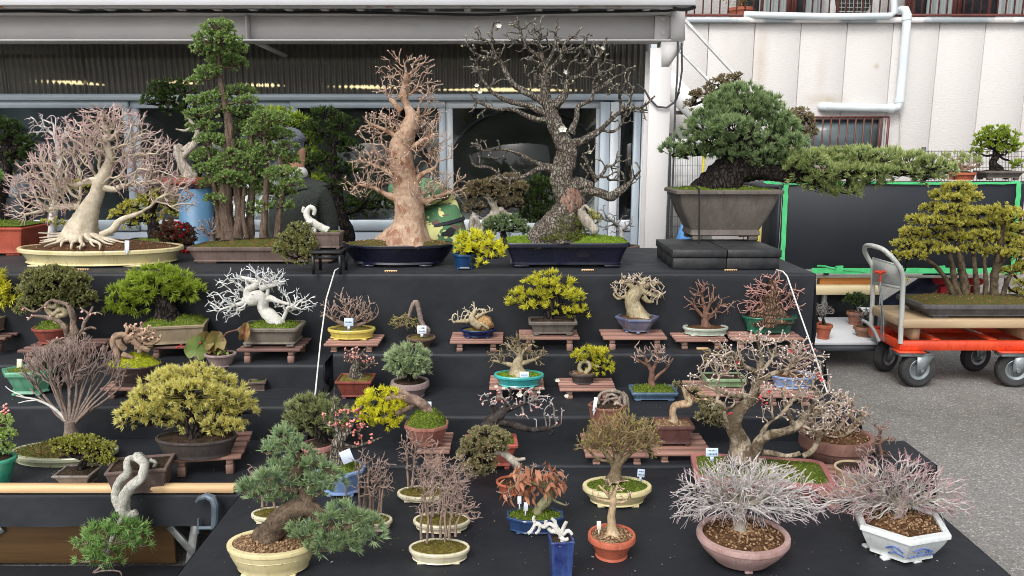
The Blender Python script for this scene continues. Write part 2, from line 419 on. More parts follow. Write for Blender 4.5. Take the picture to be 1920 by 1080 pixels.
def bar(g, a, b, w, t): 
    a = np.array(a); b = np.array(b); d = b-a; L = np.linalg.norm(d); ang = math.atan2(d[2], d[0])
    g.box((a+b)/2, (L, t, w), roty(-ang), bev=.001)
g = G(); bar(g, atY(318, 986, 2.655), atY(366, 1040, 2.655), .026, .012); g.build('leg', ALU, PT)
g = G(); bar(g, atY(366, 985, 2.655), atY(352, 1085, 2.66), .030, .014); g.build('leg', ALU, PT)
g = G(); bar(g, atY(5, 990, 2.655), atY(-60, 1030, 2.655), .03, .012); g.build('leg', ALU, PT)
g = G(); g.balls([atY(362, 995, 2.675), atY(334, 1013, 2.688)], .006); g.build('rivet', STEEL, PT, True)
g = G(); n_ = noise1(np.random.default_rng(4), 6, 3, 14); xs = np.linspace(-3.2, -.99, 60); ys = np.linspace(1.6, 2.655, 30)
V = np.array([[x, y, 0] for x in xs for y in ys]); V[:, 2] = .008+.004*n_(V); g.grid(V, 60, 30); setp(g.build('ground_cloth', CLOTH, None, True, None), 'black cloth spread on the ground below the left step', 'cloth')

# ------------------------------------------------------------------ the shop building behind
PAINT = mat('grey_white_steel_paint', srgb(214, 211, 209), srgb(204, 202, 200), .45, 3, .05, 90)
ALUM = mat('pale_blue_aluminium', srgb(190, 202, 210), srgb(180, 192, 202), .4, 4, metal=.15)
ALUM2 = mat('white_aluminium', srgb(222, 228, 231), srgb(212, 218, 222), .4, 4, metal=.1)
def glassm(name, tint=(.75, .8, .82), dark=.0):
    m, t, b = newmat(name)
    tr = t.nodes.new('ShaderNodeBsdfTransparent'); tr.inputs[0].default_value = rgba(tint)
    gl = t.nodes.new('ShaderNodeBsdfGlossy'); gl.inputs['Roughness'].default_value = .015
    fr = t.nodes.new('ShaderNodeFresnel'); fr.inputs[0].default_value = 1.5
    mx = t.nodes.new('ShaderNodeMixShader'); t.links.new(fr.outputs[0], mx.inputs[0]); t.links.new(tr.outputs[0], mx.inputs[1]); t.links.new(gl.outputs[0], mx.inputs[2])
    t.links.new(mx.outputs[0], t.nodes['Material Output'].inputs[0]); return m
GLASS = glassm('window_glass', (.80, .84, .83))
SB = thing('shop_building', 'grey steel framed shop building with aluminium windows behind the bonsai', 'building', (0, 6.3, 0))
YP, YW = 5.6, 6.3
zt = lambda py, Y: atY(960, py, Y)[2]
xp = lambda px, py, Y: atY(px, py, Y)[0]
xe = xp(1283, 50, YP)
# beam: an H section lying along the eaves
zb0, zb1 = zt(77, YP), zt(22, YP)
g = G(); g.box(((-6+xe)/2, YP+.10, (zb0+zb1)/2), (xe+6, .012, zb1-zb0-.024))
g.box(((-6+xe)/2, YP+.08, zb0+.006), (xe+6, .18, .012), bev=.002); g.box(((-6+xe)/2, YP+.08, zb1-.006), (xe+6, .18, .012), bev=.002)
bm = g.build('eaves_beam', PAINT, SB)
for px in (461, -240):
    g = G(); x = xp(px, 50, YP); g.box((x, YP+.049, (zb0+zb1)/2), (.010, .088, zb1-zb0-.026)); g.build('stiffener', PAINT, bm)
g = G(); g.box((xp(1245, 50, YP), YP+.086, (zb0+zb1)/2), (.10, .014, zb1-zb0-.03), bev=.002); g.build('splice_plate', PAINT, bm)
for py in (36, 61):
    g = G(); p = atY(1243, py, YP+.07); g.tube([p+np.array([0, .012, 0]), p+np.array([0, -.006, 0])], .016, 12); g.build('bolt', PAINT, bm, True)
# pillar
xa, xb = xp(1213, 300, YP), xp(1253, 300, YP)
g = G(); g.box(((xa+xb)/2, YP+.004, zb0/2-.02), (xb-xa, .012, zb0-.05), bev=.002); g.box(((xa+xb)/2, YP+.196, zb0/2-.02), (xb-xa, .012, zb0-.05), bev=.002)
g.box(((xa+xb)/2, YP+.10, zb0/2-.02), (.012, .18, zb0-.05)); pl = g.build('pillar', PAINT, SB)
g = G(); q = [atY(1240, 78, YP), atY(1282, 78, YP), atY(1281, 86, YP), atY(1254, 125, YP), atY(1240, 125, YP)]
g.prism([(p[0], p[2]) for p in q], YP-.004, YP+.16, axis=1); g.build('bracket', PAINT, SB)
g = G(); q = [atY(1258, 20, YP), atY(1284, 20, YP), atY(1284, 76, YP), atY(1258, 76, YP)]
g.prism([(p[0], p[2]) for p in q], YP-.012, YP+.002, axis=1); g.build('end_plate', PAINT, SB)
# roof: deck, white fascia, rafters
zr = zt(7, 5.42)
RW = mat('white_roof_edge', srgb(232, 233, 236), srgb(222, 222, 224), .4, 2)
xf = xp(1304, 8, 5.42)
g = G(); g.box(((-6+xf)/2, 5.43, zr+.05), (xf+6, .03, .12), bev=.004); g.build('roof_fascia', RW, SB)
g = G(); g.box(((-6+xf-.12)/2, 6.43, zr+.085), (xf+6-.12, 1.95, .03)); g.build('roof_deck', mat('roof_sheet', srgb(120, 122, 124), None, .5), SB)
g = G(); g.box(((-6+xf)/2, 5.47, zr-.014), (xf+6, .05, .012)); g.build('gutter_lip', mat('rusty_white', srgb(205, 203, 200), srgb(178, 120, 84), .5, 4, lo=.62, hi=.7), SB)
for k in range(22):
    g = G(); x = -3.0+k*.245
    if x > xf-.1: break
    g.box((x, 5.79, zr+.005), (.045, .58, .05)); g.build('rafter', PAINT, SB)
g = G(); g.tube([atY(1262+i*6, 14+(i-3)**2*-.35+4, 5.45) for i in range(8)], .012, 8); 
g.build('gutter_end', mat('dark_gutter', srgb(40, 40, 42), None, .4), SB, True)
g = G(); g.tube([atY(px, py, YP-.01) for px, py in ((-60, 22), (60, 21), (150, 23), (330, 21), (520, 23), (640, 23), (760, 25), (900, 28), (1010, 24), (1130, 22), (1250, 20), (1285, 16), (1302, 8))], .009, 6)
g.build('cable', mat('black_cable', srgb(24, 24, 26), None, .5), SB, True)
# hanging cables on the pillar
for pts in ([(1271, 78), (1270, 140), (1266, 200), (1263, 300), (1258, 430), (1256, 480)], [(1278, 80), (1279, 130), (1274, 165), (1268, 188)], [(1195, 158), (1208, 168), (1218, 185), (1232, 200), (1250, 202), (1264, 192), (1274, 172)]):
    g = G(); g.tube([atY(px, py, YP-.02) for px, py in pts], .007, 6); g.build('cable', mat('grey_cable', srgb(66, 66, 70), None, .5), SB, True)
# corrugated sheets above the windows
zc0, zc1 = zt(179, YW), zr+.05
def corrm():
    m, t, b = newmat('smoky_corrugated_sheet')
    n = noisen(t, 2.5, 5, coord(t, (1, 1, 4)))
    t.links.new(mixc(t, n, srgb(88, 84, 78), srgb(116, 111, 102)), b.inputs['Base Color'])
    b.inputs['Roughness'].default_value = .32
    tr = t.nodes.new('ShaderNodeBsdfRefraction'); tr.inputs['Color'].default_value = (.62, .58, .48, 1); tr.inputs['Roughness'].default_value = .22; tr.inputs['IOR'].default_value = 1.4
    mx = t.nodes.new('ShaderNodeMixShader'); mx.inputs[0].default_value = .22
    t.links.new(b.outputs[0], mx.inputs[1]); t.links.new(tr.outputs[0], mx.inputs[2]); t.links.new(mx.outputs[0], t.nodes['Material Output'].inputs[0]); return m
CORR = corrm()
xw1 = xp(1212, 130, YW)
edges = np.arange(-4.6, xw1+.02, .62); edges[-1] = xw1
for a_, b_ in zip(edges[:-1], edges[1:]):
    for k, (za, zb_) in enumerate(((zc0, zc0+.23), (zc0+.225, zc1))):
        xs = np.linspace(a_-.01, b_+.01, int((b_-a_)/.0055)); V = []
        for x in xs:
            y = YW-.02+.010*math.sin(x*2*math.pi/.046)-k*.006+(.004 if int(a_*10) % 2 else 0)
            V += [(x, y, za), (x, y, zb_)]
        g = G(); g.grid(np.array(V), len(xs), 2); g.build('corrugated_sheet', CORR, SB, True, None)
g = G(); g.box(((-5+xw1)/2, YW+.02, zc0+.30), (xw1+5, .03, .03)); g.build('sheet_rail', mat('dark_rail', srgb(60, 58, 55), None, .5), SB)
g = G(); q = [atY(465, 80, 5.75), atY(500, 80, 5.75), atY(545, 104, 6.0), atY(520, 104, 6.0)]
g.tube([atY(475, 76, 5.72), atY(535, 104, 6.2)], .022, 4); g.build('brace', PAINT, SB)
# window wall
zh0, zh1 = zt(206, YW), zt(178, YW); zs1, zs0 = zt(408, YW), zt(432, YW)
g = G(); g.box(((-5+xw1)/2, YW-.03, zh1-.02), (xw1+5, .09, .05), bev=.004); g.build('window_header', ALUM, SB)
g = G(); g.box(((-5+xw1)/2, YW-.008, (zs0)/2+.2), (xw1+5, .02, zs0-.42)); g.build('sill_wall', mat('blue_grey_panel', srgb(168, 177, 188), srgb(158, 168, 180), .5, 3), SB)
posts = [-330, -30, 252, 553, 837, 1137, 1212]
WIN = [(-330, 243), (262, 546), (560, 828), (846, 1120), (1158, 1212)]
for i, (pa, pb) in enumerate(WIN):
    x0, x1 = xp(pa-9, 300, YW), xp(pb+9, 300, YW); dy = .022*(i % 2)
    fr = G(); w = .055
    z0, z1 = zs0, zh1-.048
    fr.box(((x0+x1)/2, YW-.01+dy, z1-w/2), (x1-x0, .04, w), bev=.003); fr.box(((x0+x1)/2, YW-.01+dy, z0+w*.8), (x1-x0, .04, w*1.6), bev=.003)
    fr.box((x0+w/2, YW-.01+dy, (z0+z1)/2+w*.3), (w, .038, z1-z0-w*2.6-.002), bev=.003); fr.box((x1-w/2, YW-.01+dy, (z0+z1)/2+w*.3), (w, .038, z1-z0-w*2.6-.002), bev=.003)
    wn = fr.build('window_frame', ALUM if i < 3 else ALUM2, SB)
    g = G(); g.box(((x0+x1)/2, YW-.005+dy, (z0+z1)/2), (x1-x0-2*w+.006, .005, z1-z0-2*w)); g.build('pane', GLASS, wn)
    if i == 0:
        for px in (-30,):
            g = G(); g.box((xp(px, 300, YW), YW-.012, (z0+z1)/2), (.05, .036, z1-z0-.16)); g.build('mullion', ALUM, wn)
# right-hand frame and door strips next to the pillar
for px0, px1, m_ in ((1122, 1140, ALUM), (1141, 1156, ALUM2), (1184, 1197, ALUM), (1199, 1210, ALUM2)):
    x0, x1 = xp(px0, 350, YW-.08), xp(px1, 350, YW-.08)
    g = G(); g.box(((x0+x1)/2, YW-.09, zh1/2-.03), (x1-x0, .05, zh1-.06), bev=.004); g.build('door_frame', m_, SB)
x0, x1 = xp(1156, 350, YW+.1), xp(1186, 350, YW+.1)
g = G(); g.box(((x0+x1)/2, YW+.25, .95), (x1-x0+.1, .03, 1.9)); g.build('wood_post', woodm('weathered_post', srgb(92, 88, 82), srgb(62, 58, 54), 2), SB)
# interior
INT = mat('interior_grey', srgb(176, 182, 176), srgb(150, 156, 150), .8, 2)
g = G(); g.box((-1.7, 9.4, 1.25), (6.6, .05, 2.5)); g.box(((-5+xw1)/2, 7.9, 2.45), (xw1+5, 2.9, .03)); g.box((-4.98, 7.9, 1.25), (.04, 3, 2.4)); g.box((xw1+.02, 7.9, 1.2), (.04, 3.1, 2.4)); g.build('interior_wall', INT, SB)
g = G()
for k in range(9): g.box((-4.4+k*.66, 9.3, 2.12), (.64, .05, .34))
g.build('interior_panel', mat('panel_grey', srgb(150, 155, 156), None, .6), SB)
g = G(); g.box((-1.7, 7.9, .02), (6.5, 2.9, .02)); g.build('interior_floor', mat('floor_dark', srgb(60, 58, 54), None, .7), SB)
g = G(); g.box((-1.2, 8.6, .45), (4.4, .7, .9)); g.build('interior_counter', mat('counter', srgb(70, 66, 60), srgb(50, 48, 46), .6), SB)
LAMP, t_, b_ = newmat('warm_tube_light'); b_.inputs['Base Color'].default_value = (.9, .85, .7, 1)
b_.inputs['Emission Color'].default_value = (1, .86, .55, 1); b_.inputs['Emission Strength'].default_value = 6.0
for (pa, pb, py, dpy) in ((96, 190, 154, 7), (310, 372, 156, 2), (470, 520, 162, 0), (640, 742, 164, 3), (826, 1075, 170, 1)):
    g = G(); a = atY(pa, py, 6.62); c = atY(pb, py+dpy, 6.62); g.tube([a, (a+c)/2+np.array([0, 0, .004]), c], [.002, .015, .002], 10); g.build('tube_light', LAMP, SB, True)

# ------------------------------------------------------------------ white building on the right
YB2 = 10.0
WB = thing('white_building', 'white panelled building with upstairs railing behind the trolley', 'building', (5, YB2, 0))
def wpm():
    m, t, b = newmat('white_wall_panel'); c = coord(t)
    n = noisen(t, 1.2, 5, coord(t, (1, 1, .25))); f = ramp(t, n, [(.55, 0.0), (.82, 1.0)]); cc = mixc(t, f, srgb(203, 199, 196), srgb(192, 187, 182))
    sx = t.nodes.new('ShaderNodeSeparateXYZ'); t.links.new(c, sx.inputs[0])
    def mth(op, a, bb):
        q = t.nodes.new('ShaderNodeMath'); q.operation = op
        for i_, v_ in enumerate((a, bb)):
            if isinstance(v_, float): q.inputs[i_].default_value = v_
            else: t.links.new(v_, q.inputs[i_])
        return q.outputs[0]
    for px_, w_, z0_, z1_, s_ in ((1428, .13, 1.9, 3.2, .75), (1545, .10, 2.0, 2.9, .3), (1648, .05, 2.48, 2.58, 1.0), (1560, .35, 2.02, 2.22, .8)):
        x0_ = float(xp(px_, 110, 9.95))-5.0; dx = mth('ABSOLUTE', mth('SUBTRACT', sx.outputs[0], x0_), 0.0); m1 = mth('SUBTRACT', 1.0, mth('DIVIDE', dx, w_)); zc_ = (z0_+z1_)/2
        m2 = mth('SUBTRACT', 1.0, mth('DIVIDE', mth('ABSOLUTE', mth('SUBTRACT', sx.outputs[2], zc_), 0.0), (z1_-z0_)/2)); mm_ = mth('MULTIPLY', mth('MAXIMUM', m1, 0.0), mth('MAXIMUM', m2, 0.0))
        mm_ = mth('MULTIPLY', mm_, mth('MULTIPLY', noisen(t, 9, 6, coord(t, (1, 1, .5)), .7), 1.5*s_)); mm_ = mth('MINIMUM', mm_, .8); cc = mixc(t, mm_, cc, srgb(166, 150, 124))
    t.links.new(cc, b.inputs['Base Color']); b.inputs['Roughness'].default_value = .75
    bumpn(t, b, noisen(t, 22, 5, coord(t, (1, 1, 2.6))), .5, .012); return m
WPM = wpm()
zl = zt(42, YB2)
x = xp(1243, 43, YB2); pw = (xp(1848, 43, YB2)-xp(1328, 43, YB2))/6
for k in range(11):
    g = G(); g.box((x+pw*(k+.5), YB2+.05, zl/2), (pw-.010, .1, zl), bev=.004); g.build('wall_panel', WPM, WB)
g = G(); g.box((x+pw*5.5, YB2+.08, zl/2-.01), (pw*11, .1, zl)); g.build('wall_core', mat('joint_grey', srgb(150, 147, 143), None, .8), WB)
g = G()
for xs_, ys_, a_, h_ in ((1426, 90, .03, .75), (1638, 116, .06, .1), (1655, 116, .03, .06)):
    pass
xl0, xl1 = xp(1285, 38, YB2), x+pw*11
mflash = mat('metal_flashing', srgb(168, 176, 180), srgb(232, 230, 228), .4, 1.2, metal=.2, lo=.5, hi=.56)
zf0, zf1 = zt(43, YB2), zt(33, YB2-.05)
nx_ = 3
for k in range(nx_):
    a_, b_ = xl0+(xl1-xl0)*k/nx_, xl0+(xl1-xl0)*(k+1)/nx_
    g = G(); g.box(((a_+b_)/2, YB2+.02, (zf0+zf1)/2), (b_-a_-.006, .18, zf1-zf0), bev=.004); g.build('flashing', mflash, WB)
# balcony floor, back wall, windows upstairs
g = G(); g.box(((xl0+xl1)/2, YB2+.8, zf1-.02), (xl1-xl0, 1.5, .05)); g.build('balcony_floor', mat('balcony_grey', srgb(150, 148, 146), None, .8), WB)
g = G(); g.box(((xl0+xl1)/2, YB2+1.55, zf1+1.0), (xl1-xl0, .1, 2.4)); g.build('upper_wall', WPM, WB)
BROWN = mat('brown_railing_paint', srgb(112, 62, 56), srgb(92, 50, 46), .45, 6)
CURT = mat('grey_curtain', srgb(150, 156, 154), srgb(120, 126, 126), .9, 3, stretch=(14, 1, .3))
for (pa, pb) in ((1385, 1480), (1482, 1552), (1700, 1790), (1792, 1990)):
    Yq = YB2+1.47; a_, b_ = xp(pa, 5, Yq), xp(pb, 5, Yq)
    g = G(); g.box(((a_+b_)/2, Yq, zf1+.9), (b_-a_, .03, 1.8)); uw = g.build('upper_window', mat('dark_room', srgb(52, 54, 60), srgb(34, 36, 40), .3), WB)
    g = G(); cw = (b_-a_)*.62; xs = np.linspace(b_-cw, b_-.04, 40); V = []
    for xx in xs: V += [(xx, Yq-.05+.012*math.sin(xx*70), zf1+.02), (xx, Yq-.05+.012*math.sin(xx*70), zf1+1.75)]
    g.grid(np.array(V), 40, 2); g.build('curtain', CURT, uw, True, None)
    g = G()
    for xx in (a_+.02, b_-.02): g.box((xx, Yq-.03, zf1+.9), (.06, .08, 1.8))
    g.build('window_jamb', BROWN, uw)
RL = thing('balcony_railing', 'dark red brown metal railing along the upstairs balcony', 'railing', ((xl0+xl1)/2, YB2+.12, zf1))
g = G(); g.box(((xl0+xl1)/2, YB2+.12, zf1+.055), (xl1-xl0, .03, .03)); g.build('bottom_rail', BROWN, RL)
g = G(); g.box(((xl0+xl1)/2, YB2+.12, zf1+.95), (xl1-xl0, .04, .04)); g.build('top_rail', BROWN, RL)
xx = xl0+.03; k = 0
while xx < xl1:
    w_ = .034 if k % 9 == 0 else .016
    g = G(); g.box((xx, YB2+.12, zf1+.50), (w_, w_*.7, .86)); g.build('baluster', BROWN, RL); xx += .105; k += 1
# pipes
PIPE = mat('white_pvc', srgb(222, 230, 232), srgb(208, 218, 222), .35, 3)
DP = thing('drain_pipe', 'pale drain pipe with two elbows running down the white building', 'pipe', atY(1690, 110, YB2-.08))
P = [atY(*p) for p in ((1683, 22, YB2+.2), (1690, 19, YB2), (1697, 19, YB2-.07), (1701, 28, YB2-.08), (1698, 70, YB2-.08), (1691, 150, YB2-.08), (1687, 192, YB2-.08), (1683, 201, YB2-.08), (1672, 203, YB2-.08), (1600, 202, YB2-.08), (1548, 200, YB2-.08), (1541, 200, YB2-.03), (1539, 200, YB2+.05))]
g = G(); g.tube(P, .052, 14); g.build('pipe', PIPE, DP, True)
for a_, b_ in ((3, 3.35), (6.0, 6.0), (7.9, 8.2)):
    pass
for px, py, dx, dz in ((1700, 33, 0, .03), (1687, 188, 0, .03), (1670, 203, .03, 0), (1553, 200, .03, 0)):
    g = G(); c = atY(px, py, YB2-.08); d = np.array([dx, 0, dz]); g.tube([c-d, c+d], .059, 14); g.build('pipe_collar', PIPE, DP, True)
g = G(); g.tube([atY(1396, 27, YB2-.02), atY(1420, 28, YB2-.09), atY(1550, 31, YB2-.09), atY(1668, 30, YB2-.09), atY(1677, 24, YB2-.09), atY(1676, -10, YB2-.09)], .04, 12)
setp(g.build('horizontal_pipe', PIPE, None, True), 'cream pipe lying along the balcony edge of the white building', 'pipe')
g = G(); g.tube([atY(1683, 205, YB2-.03), atY(1689, 215, YB2-.03), atY(1688, 245, YB2-.03), atY(1685, 300, YB2-.03)], .008, 6)
setp(g.build('wall_cable', mat('pale_cable', srgb(206, 200, 194), None, .6), None, True), 'thin pale cable hanging from the drain pipe elbow on the white wall', 'cable')
AC = thing('air_conditioner', 'white air conditioner unit behind the balcony railing', 'air conditioner', atY(1597, 30, YB2+.6))
Yq = YB2+.6; a_, b_ = xp(1558, 10, Yq), xp(1655, 10, Yq)
g = G(); g.box(((a_+b_)/2, Yq+.15, zf1+.33), (b_-a_, .28, .6), bev=.01); g.build('casing', mat('ac_white', srgb(218, 219, 216), None, .5), AC)
c = np.array([xp(1600, 0, Yq), Yq-.005, zf1+.33])
g = G(); g.prism([(c[0]+.24*math.cos(t), c[2]+.24*math.sin(t)) for t in np.linspace(0, 6.28, 24, endpoint=False)], Yq+.0, Yq-.006, axis=1); g.build('fan_opening', mat('ac_dark', srgb(62, 64, 62), None, .6), AC)
g = G()
for k in range(-4, 5): 
    h = math.sqrt(max(.24**2-(k*.052)**2, 0)); g.box((c[0]+k*.052, Yq-.014, c[2]), (.006, .006, 2*h)); g.box((c[0], Yq-.02, c[2]+k*.052), (2*h, .006, .006))
g.build('grille', mat('ac_grille', srgb(205, 206, 202), None, .5), AC)
PP = thing('potted_shrub', 'terracotta pot with a green shrub on the balcony', 'plant', atY(1390, 33, YB2+.5))
g = G(); c = atY(1389, 30, YB2+.5); c[2] = zf1; g.tube([c+np.array([0, 0, h]) for h in (0, .02, .16, .161, .20, .20)], [.10, .115, .15, .165, .165, .14], 24); g.build('pot', mat('terracotta_far', srgb(178, 100, 76), None, .8), PP, True)
rg = np.random.default_rng(3); g = G()
for k in range(160):
    d = rg.normal(size=3)*np.array([.09, .07, .12]); q = c+np.array([-.06, 0, .36])+d; u = rg.normal(size=3); u /= np.linalg.norm(u); w_ = np.cross(u, [0, 0, 1.])*.012
    g.add(np.array([q-w_, q+w_, q+u*.05]), [[0, 1, 2]], None, rg.random())
g.build('foliage', leafm('shrub_leaf', srgb(74, 104, 44), srgb(120, 148, 60)), PP, kind='stuff', attr='v')
g = G(); a = atY(1482, 30, YB2+.5); a[2] = zf1; g.tube([a, a+np.array([0, 0, .03]), a+np.array([0, 0, .06])], [.09, .12, .125], 20); setp(g.build('blue_basin', mat('blue_plastic', srgb(70, 96, 140), None, .4), None, True), 'blue plastic basin on the balcony floor', 'basin')
# barred window low on the white wall
WN = thing('barred_window', 'recessed grey window behind brown bars on the white wall', 'window', atY(1590, 260, YB2))
a_, b_ = xp(1495, 255, YB2-.02), xp(1648, 255, YB2-.02); z0, z1 = zt(300, YB2), zt(222, YB2)
g = G(); g.box(((a_+b_)/2, YB2-.004, (z0+z1)/2), (b_-a_-.04, .012, z1-z0-.04)); g.build('pane', mat('frosted_pane', srgb(108, 122, 124), srgb(88, 104, 110), .25, 2), WN)
g = G()
for xx in (a_, b_): g.box((xx, YB2-.02, (z0+z1)/2), (.05, .06, z1-z0+.05))
g.box(((a_+b_)/2, YB2-.02, z1), (b_-a_-.052, .06, .05)); g.box(((a_+b_)/2, YB2-.02, z0), (b_-a_-.052, .06, .05)); g.build('window_frame', mat('window_brown', srgb(98, 84, 80), None, .5), WN)
Yg = YB2-.16; a_, b_ = xp(1480, 255, Yg), xp(1664, 255, Yg); z1 = zt(219, Yg)
g = G(); g.box(((a_+b_)/2, Yg, z1), (b_-a_, .022, .022)); g.box(((a_+b_)/2, Yg, z0-.1), (b_-a_, .022, .022)); g.build('bar_rail', BROWN, WN)
for k in range(13):
    xx = a_+(b_-a_)*k/12; g = G(); g.box((xx, Yg+.002*(k % 2), (z0+z1)/2-.05), (.026 if k == 12 else .016, .014, z1-z0+.078)); g.build('bar', BROWN, WN)
# stair stringer and rails against the white wall
ST = thing('outside_stair', 'white outside stair seen beyond the shop pillar', 'stairs', atY(1290, 300, 9.2))
STW = mat('white_stair_paint', srgb(226, 226, 224), None, .5)
for a_, b_, r_ in (((1284, 38), (1420, 185), .022), ((1262, 82), (1345, 168), .02)):
    g = G(); g.tube([atY(*a_, 9.3), atY(*b_, 9.3)], r_, 6); g.build('handrail', STW, ST, True)
g = G(); q = [atY(1240, 110, 9.2), atY(1315, 190, 9.2), atY(1400, 280, 9.2), atY(1400, 330, 9.2), atY(1240, 170, 9.2)]
g.prism([(p[0], p[2]) for p in q], 9.2, 9.26, axis=1); g.build('stringer', STW, ST)
for k in range(6):
    g = G(); p = atY(1246+k*24, 160+k*25, 9.5); g.box(p, (.25, .5, .04)); g.build('tread', mat('brown_tread', srgb(92, 72, 62), None, .7), ST)
# wire fence seen beside the pillar, with things leaning behind it
FN = thing('wire_fence', 'white backed wire grid fence between the pillar and the big brown pot', 'fence', atY(1278, 440, 7.6))
Yf = 7.6; g = G()
for k in range(16):
    px = 1248+k*4.6; a_, b_ = atY(px, 290, Yf), atY(px-1, 450, Yf); g.tube([a_, b_], .0022, 3, False)
for k in range(9):
    py = 292+k*19; g.tube([atY(1244, py, Yf), atY(1325, py, Yf)], .0022, 3, False)
g.build('wire_mesh', mat('wire_grey', srgb(92, 92, 96), None, .4, metal=.5), FN, kind='stuff')
g = G(); g.tube([atY(1248, 361, Yf-.01), atY(1325, 361, Yf-.01)], .012, 6); g.build('rail', mat('wire_dark', srgb(50, 50, 54), None, .4), FN, True)
g = G(); a_, b_ = atY(1240, 290, Yf+.12), atY(1335, 450, Yf+.12); g.box(((a_[0]+b_[0])/2, Yf+.14, (a_[2]+b_[2])/2), (b_[0]-a_[0], .02, a_[2]-b_[2]+.3)); setp(g.build('white_board', mat('board_white', srgb(222, 222, 220), None, .7), None), 'white board standing behind the wire fence', 'board')
g = G(); g.tube([atY(1257, 250, 5.2), atY(1255, 350, 5.15), np.array([*atY(1251, 440, 5.1)[:2], .0])], .0085, 8); setp(g.build('thin_black_pole', mat('pole_black', srgb(46, 46, 50), None, .4), None, True), 'thin black pole standing beside the shop pillar', 'pole')
g = G(); a_ = atY(1319, 300, 7.5); g.box((a_[0], a_[1], (a_[2]+.18)/2), (.022, .02, a_[2]+.18)); setp(g.build('yellow_strip', mat('yellow_sign', srgb(222, 206, 70), srgb(200, 178, 60), .6, 30), None), 'narrow yellow strip standing behind the big pine trunk', 'strip')
g = G(); a_ = atY(1426, 410, 7.4); g.box(a_+np.array([0, 0, .045]), (.10, .02, .06)); g.box((a_[0], a_[1]+.02, a_[2]/2), (.03, .018, a_[2])); setp(g.build('yellow_plate', mat('yellow_sign'  , srgb(222, 206, 70)), None), 'small yellow plate seen behind the rim of the big brown pot', 'plate')
g = G(); a_ = atY(1281, 440, 5.6); a_[2] = .803; g.tube([a_, a_+np.array([0, 0, .08]), a_+np.array([.003, 0, .14]), a_+np.array([.006, 0, .23])], [.05, .052, .036, .012], 12); setp(g.build('blue_bag', mat('blue_plastic_bag', srgb(90, 150, 214), None, .5), None, True), 'bright blue plastic bag behind the big brown pot', 'bag')
# ------------------------------------------------------------------ the black board with green tape, and the shelf below it
BB = thing('black_board_table', 'long black panel edged with green tape standing beyond the steps', 'display board', atY(1675, 505, 6.0))
Yb = 6.0; BL_ = mat('matte_black_board', (.009, .0125, .018), (.012, .0155, .022), .6, 3)
a_, b_ = atY(1470, 345, Yb), atY(1906, 505, Yb)
g = G(); g.box(((a_[0]+b_[0])/2, Yb+.015, (a_[2]+b_[2])/2), (b_[0]-a_[0], .02, a_[2]-b_[2]), bev=.002); g.build('panel', BL_, BB)
g = G(); c0, c1 = atY(1438, 345, Yb+.5)[0], a_[0]
q = np.array([[a_[0]-.004, Yb+.02], [a_[0]-.03, Yb+.03], [c0-.015, Yb+.52], [c0+.01, Yb+.52]]); g.prism(q, b_[2]-.05, a_[2]-.01); g.build('side_panel', BL_, BB)
GT = mat('green_tape', srgb(70, 184, 112), srgb(88, 204, 132), .45, 14)
rg = np.random.default_rng(6)
def tape(p, q, w, name='green_tape', yo=.0):
    p = np.array(p); q = np.array(q); n = 14; d = q-p; L = np.linalg.norm(d); u = d/L; v = np.array([-u[2], 0, u[0]]); g = G(); V = []
    for i in range(n+1):
        c = p+d*i/n+v*rg.normal()*.0025; hw = w/2*(1+rg.normal()*.07)
        V += [c-v*hw+[0, -rg.uniform(0, .003), 0], c+v*hw+[0, -rg.uniform(0, .003), 0]]
    V = np.array(V); V[:, 1] += yo; g.grid(V, n+1, 2)
    V2 = V.copy(); V2[:, 1] += .003; g.grid(V2, n+1, 2, flip=True); return g.build(name, GT, BB)
Yt = Yb-.004
tape(atY(1474, 346, Yt), atY(1466, 505, Yt), .036); tape(atY(1440, 341, Yt), atY(1480, 347, Yt), .022, yo=.1)
tape(atY(1478, 344, Yt), atY(1912, 343, Yt), .018, yo=-.006); tape(atY(1909, 342, Yt), atY(1897, 506, Yt), .034, yo=-.012)
tape(atY(1520, 507, Yt), atY(1910, 507, Yt), .042, yo=-.018); tape(atY(1530, 497, Yt), atY(1640, 512, Yt), .012, yo=-.024)
for px in (1571, 1762, 1880): tape(atY(px, 497, Yt), atY(px, 512, Yt), .052, yo=-.03)
for px in (1812,): tape(atY(px, 340, Yt), atY(px, 350, Yt), .05, yo=-.03)
g = G(); a2, b2 = atY(1440, 341, Yb+.3), atY(1920, 341, Yb+.3); g.box(((a_[0]+b_[0]+.3)/2, Yb+.36, a_[2]-.02), (b_[0]-a_[0]+.6, .66, .025)); g.build('tabletop', mat('dark_top', srgb(58, 60, 66), None, .6), BB)
for px in (1545, 1885):
    g = G(); p = atY(px, 560, Yb+.1); g.box((p[0], Yb+.1, .31), (.035, .035, .60)); g.build('leg', ALU, BB)
g = G(); p0, p1 = atY(1522, 512, Yb+.04), atY(1900, 519, Yb+.04); g.box(((p0[0]+p1[0])/2, Yb+.05, p0[2]-.03), (p1[0]-p0[0], .03, .02), bev=.002); g.build('apron', mat('grey_apron', srgb(170, 166, 158), None, .6), BB)
OW = woodm('orange_wood', srgb(206, 138, 66), srgb(178, 110, 50), 0)
g = G(); p0, p1 = atY(1538, 520, 6.05), atY(1640, 538, 6.05); g.box(((p0[0]+p1[0]+.05)/2, 6.08, (p0[2]+p1[2])/2), (p1[0]-p0[0]+.05, .06, p0[2]-p1[2]), bev=.003)
for k in range(8): g.box((p0[0]+.05+k*.055, 6.052, p1[2]-.006), (.018, .012, .014))
setp(g.build('orange_wood_plank', OW), 'orange wooden plank on edge beneath the green taped board', 'plank')
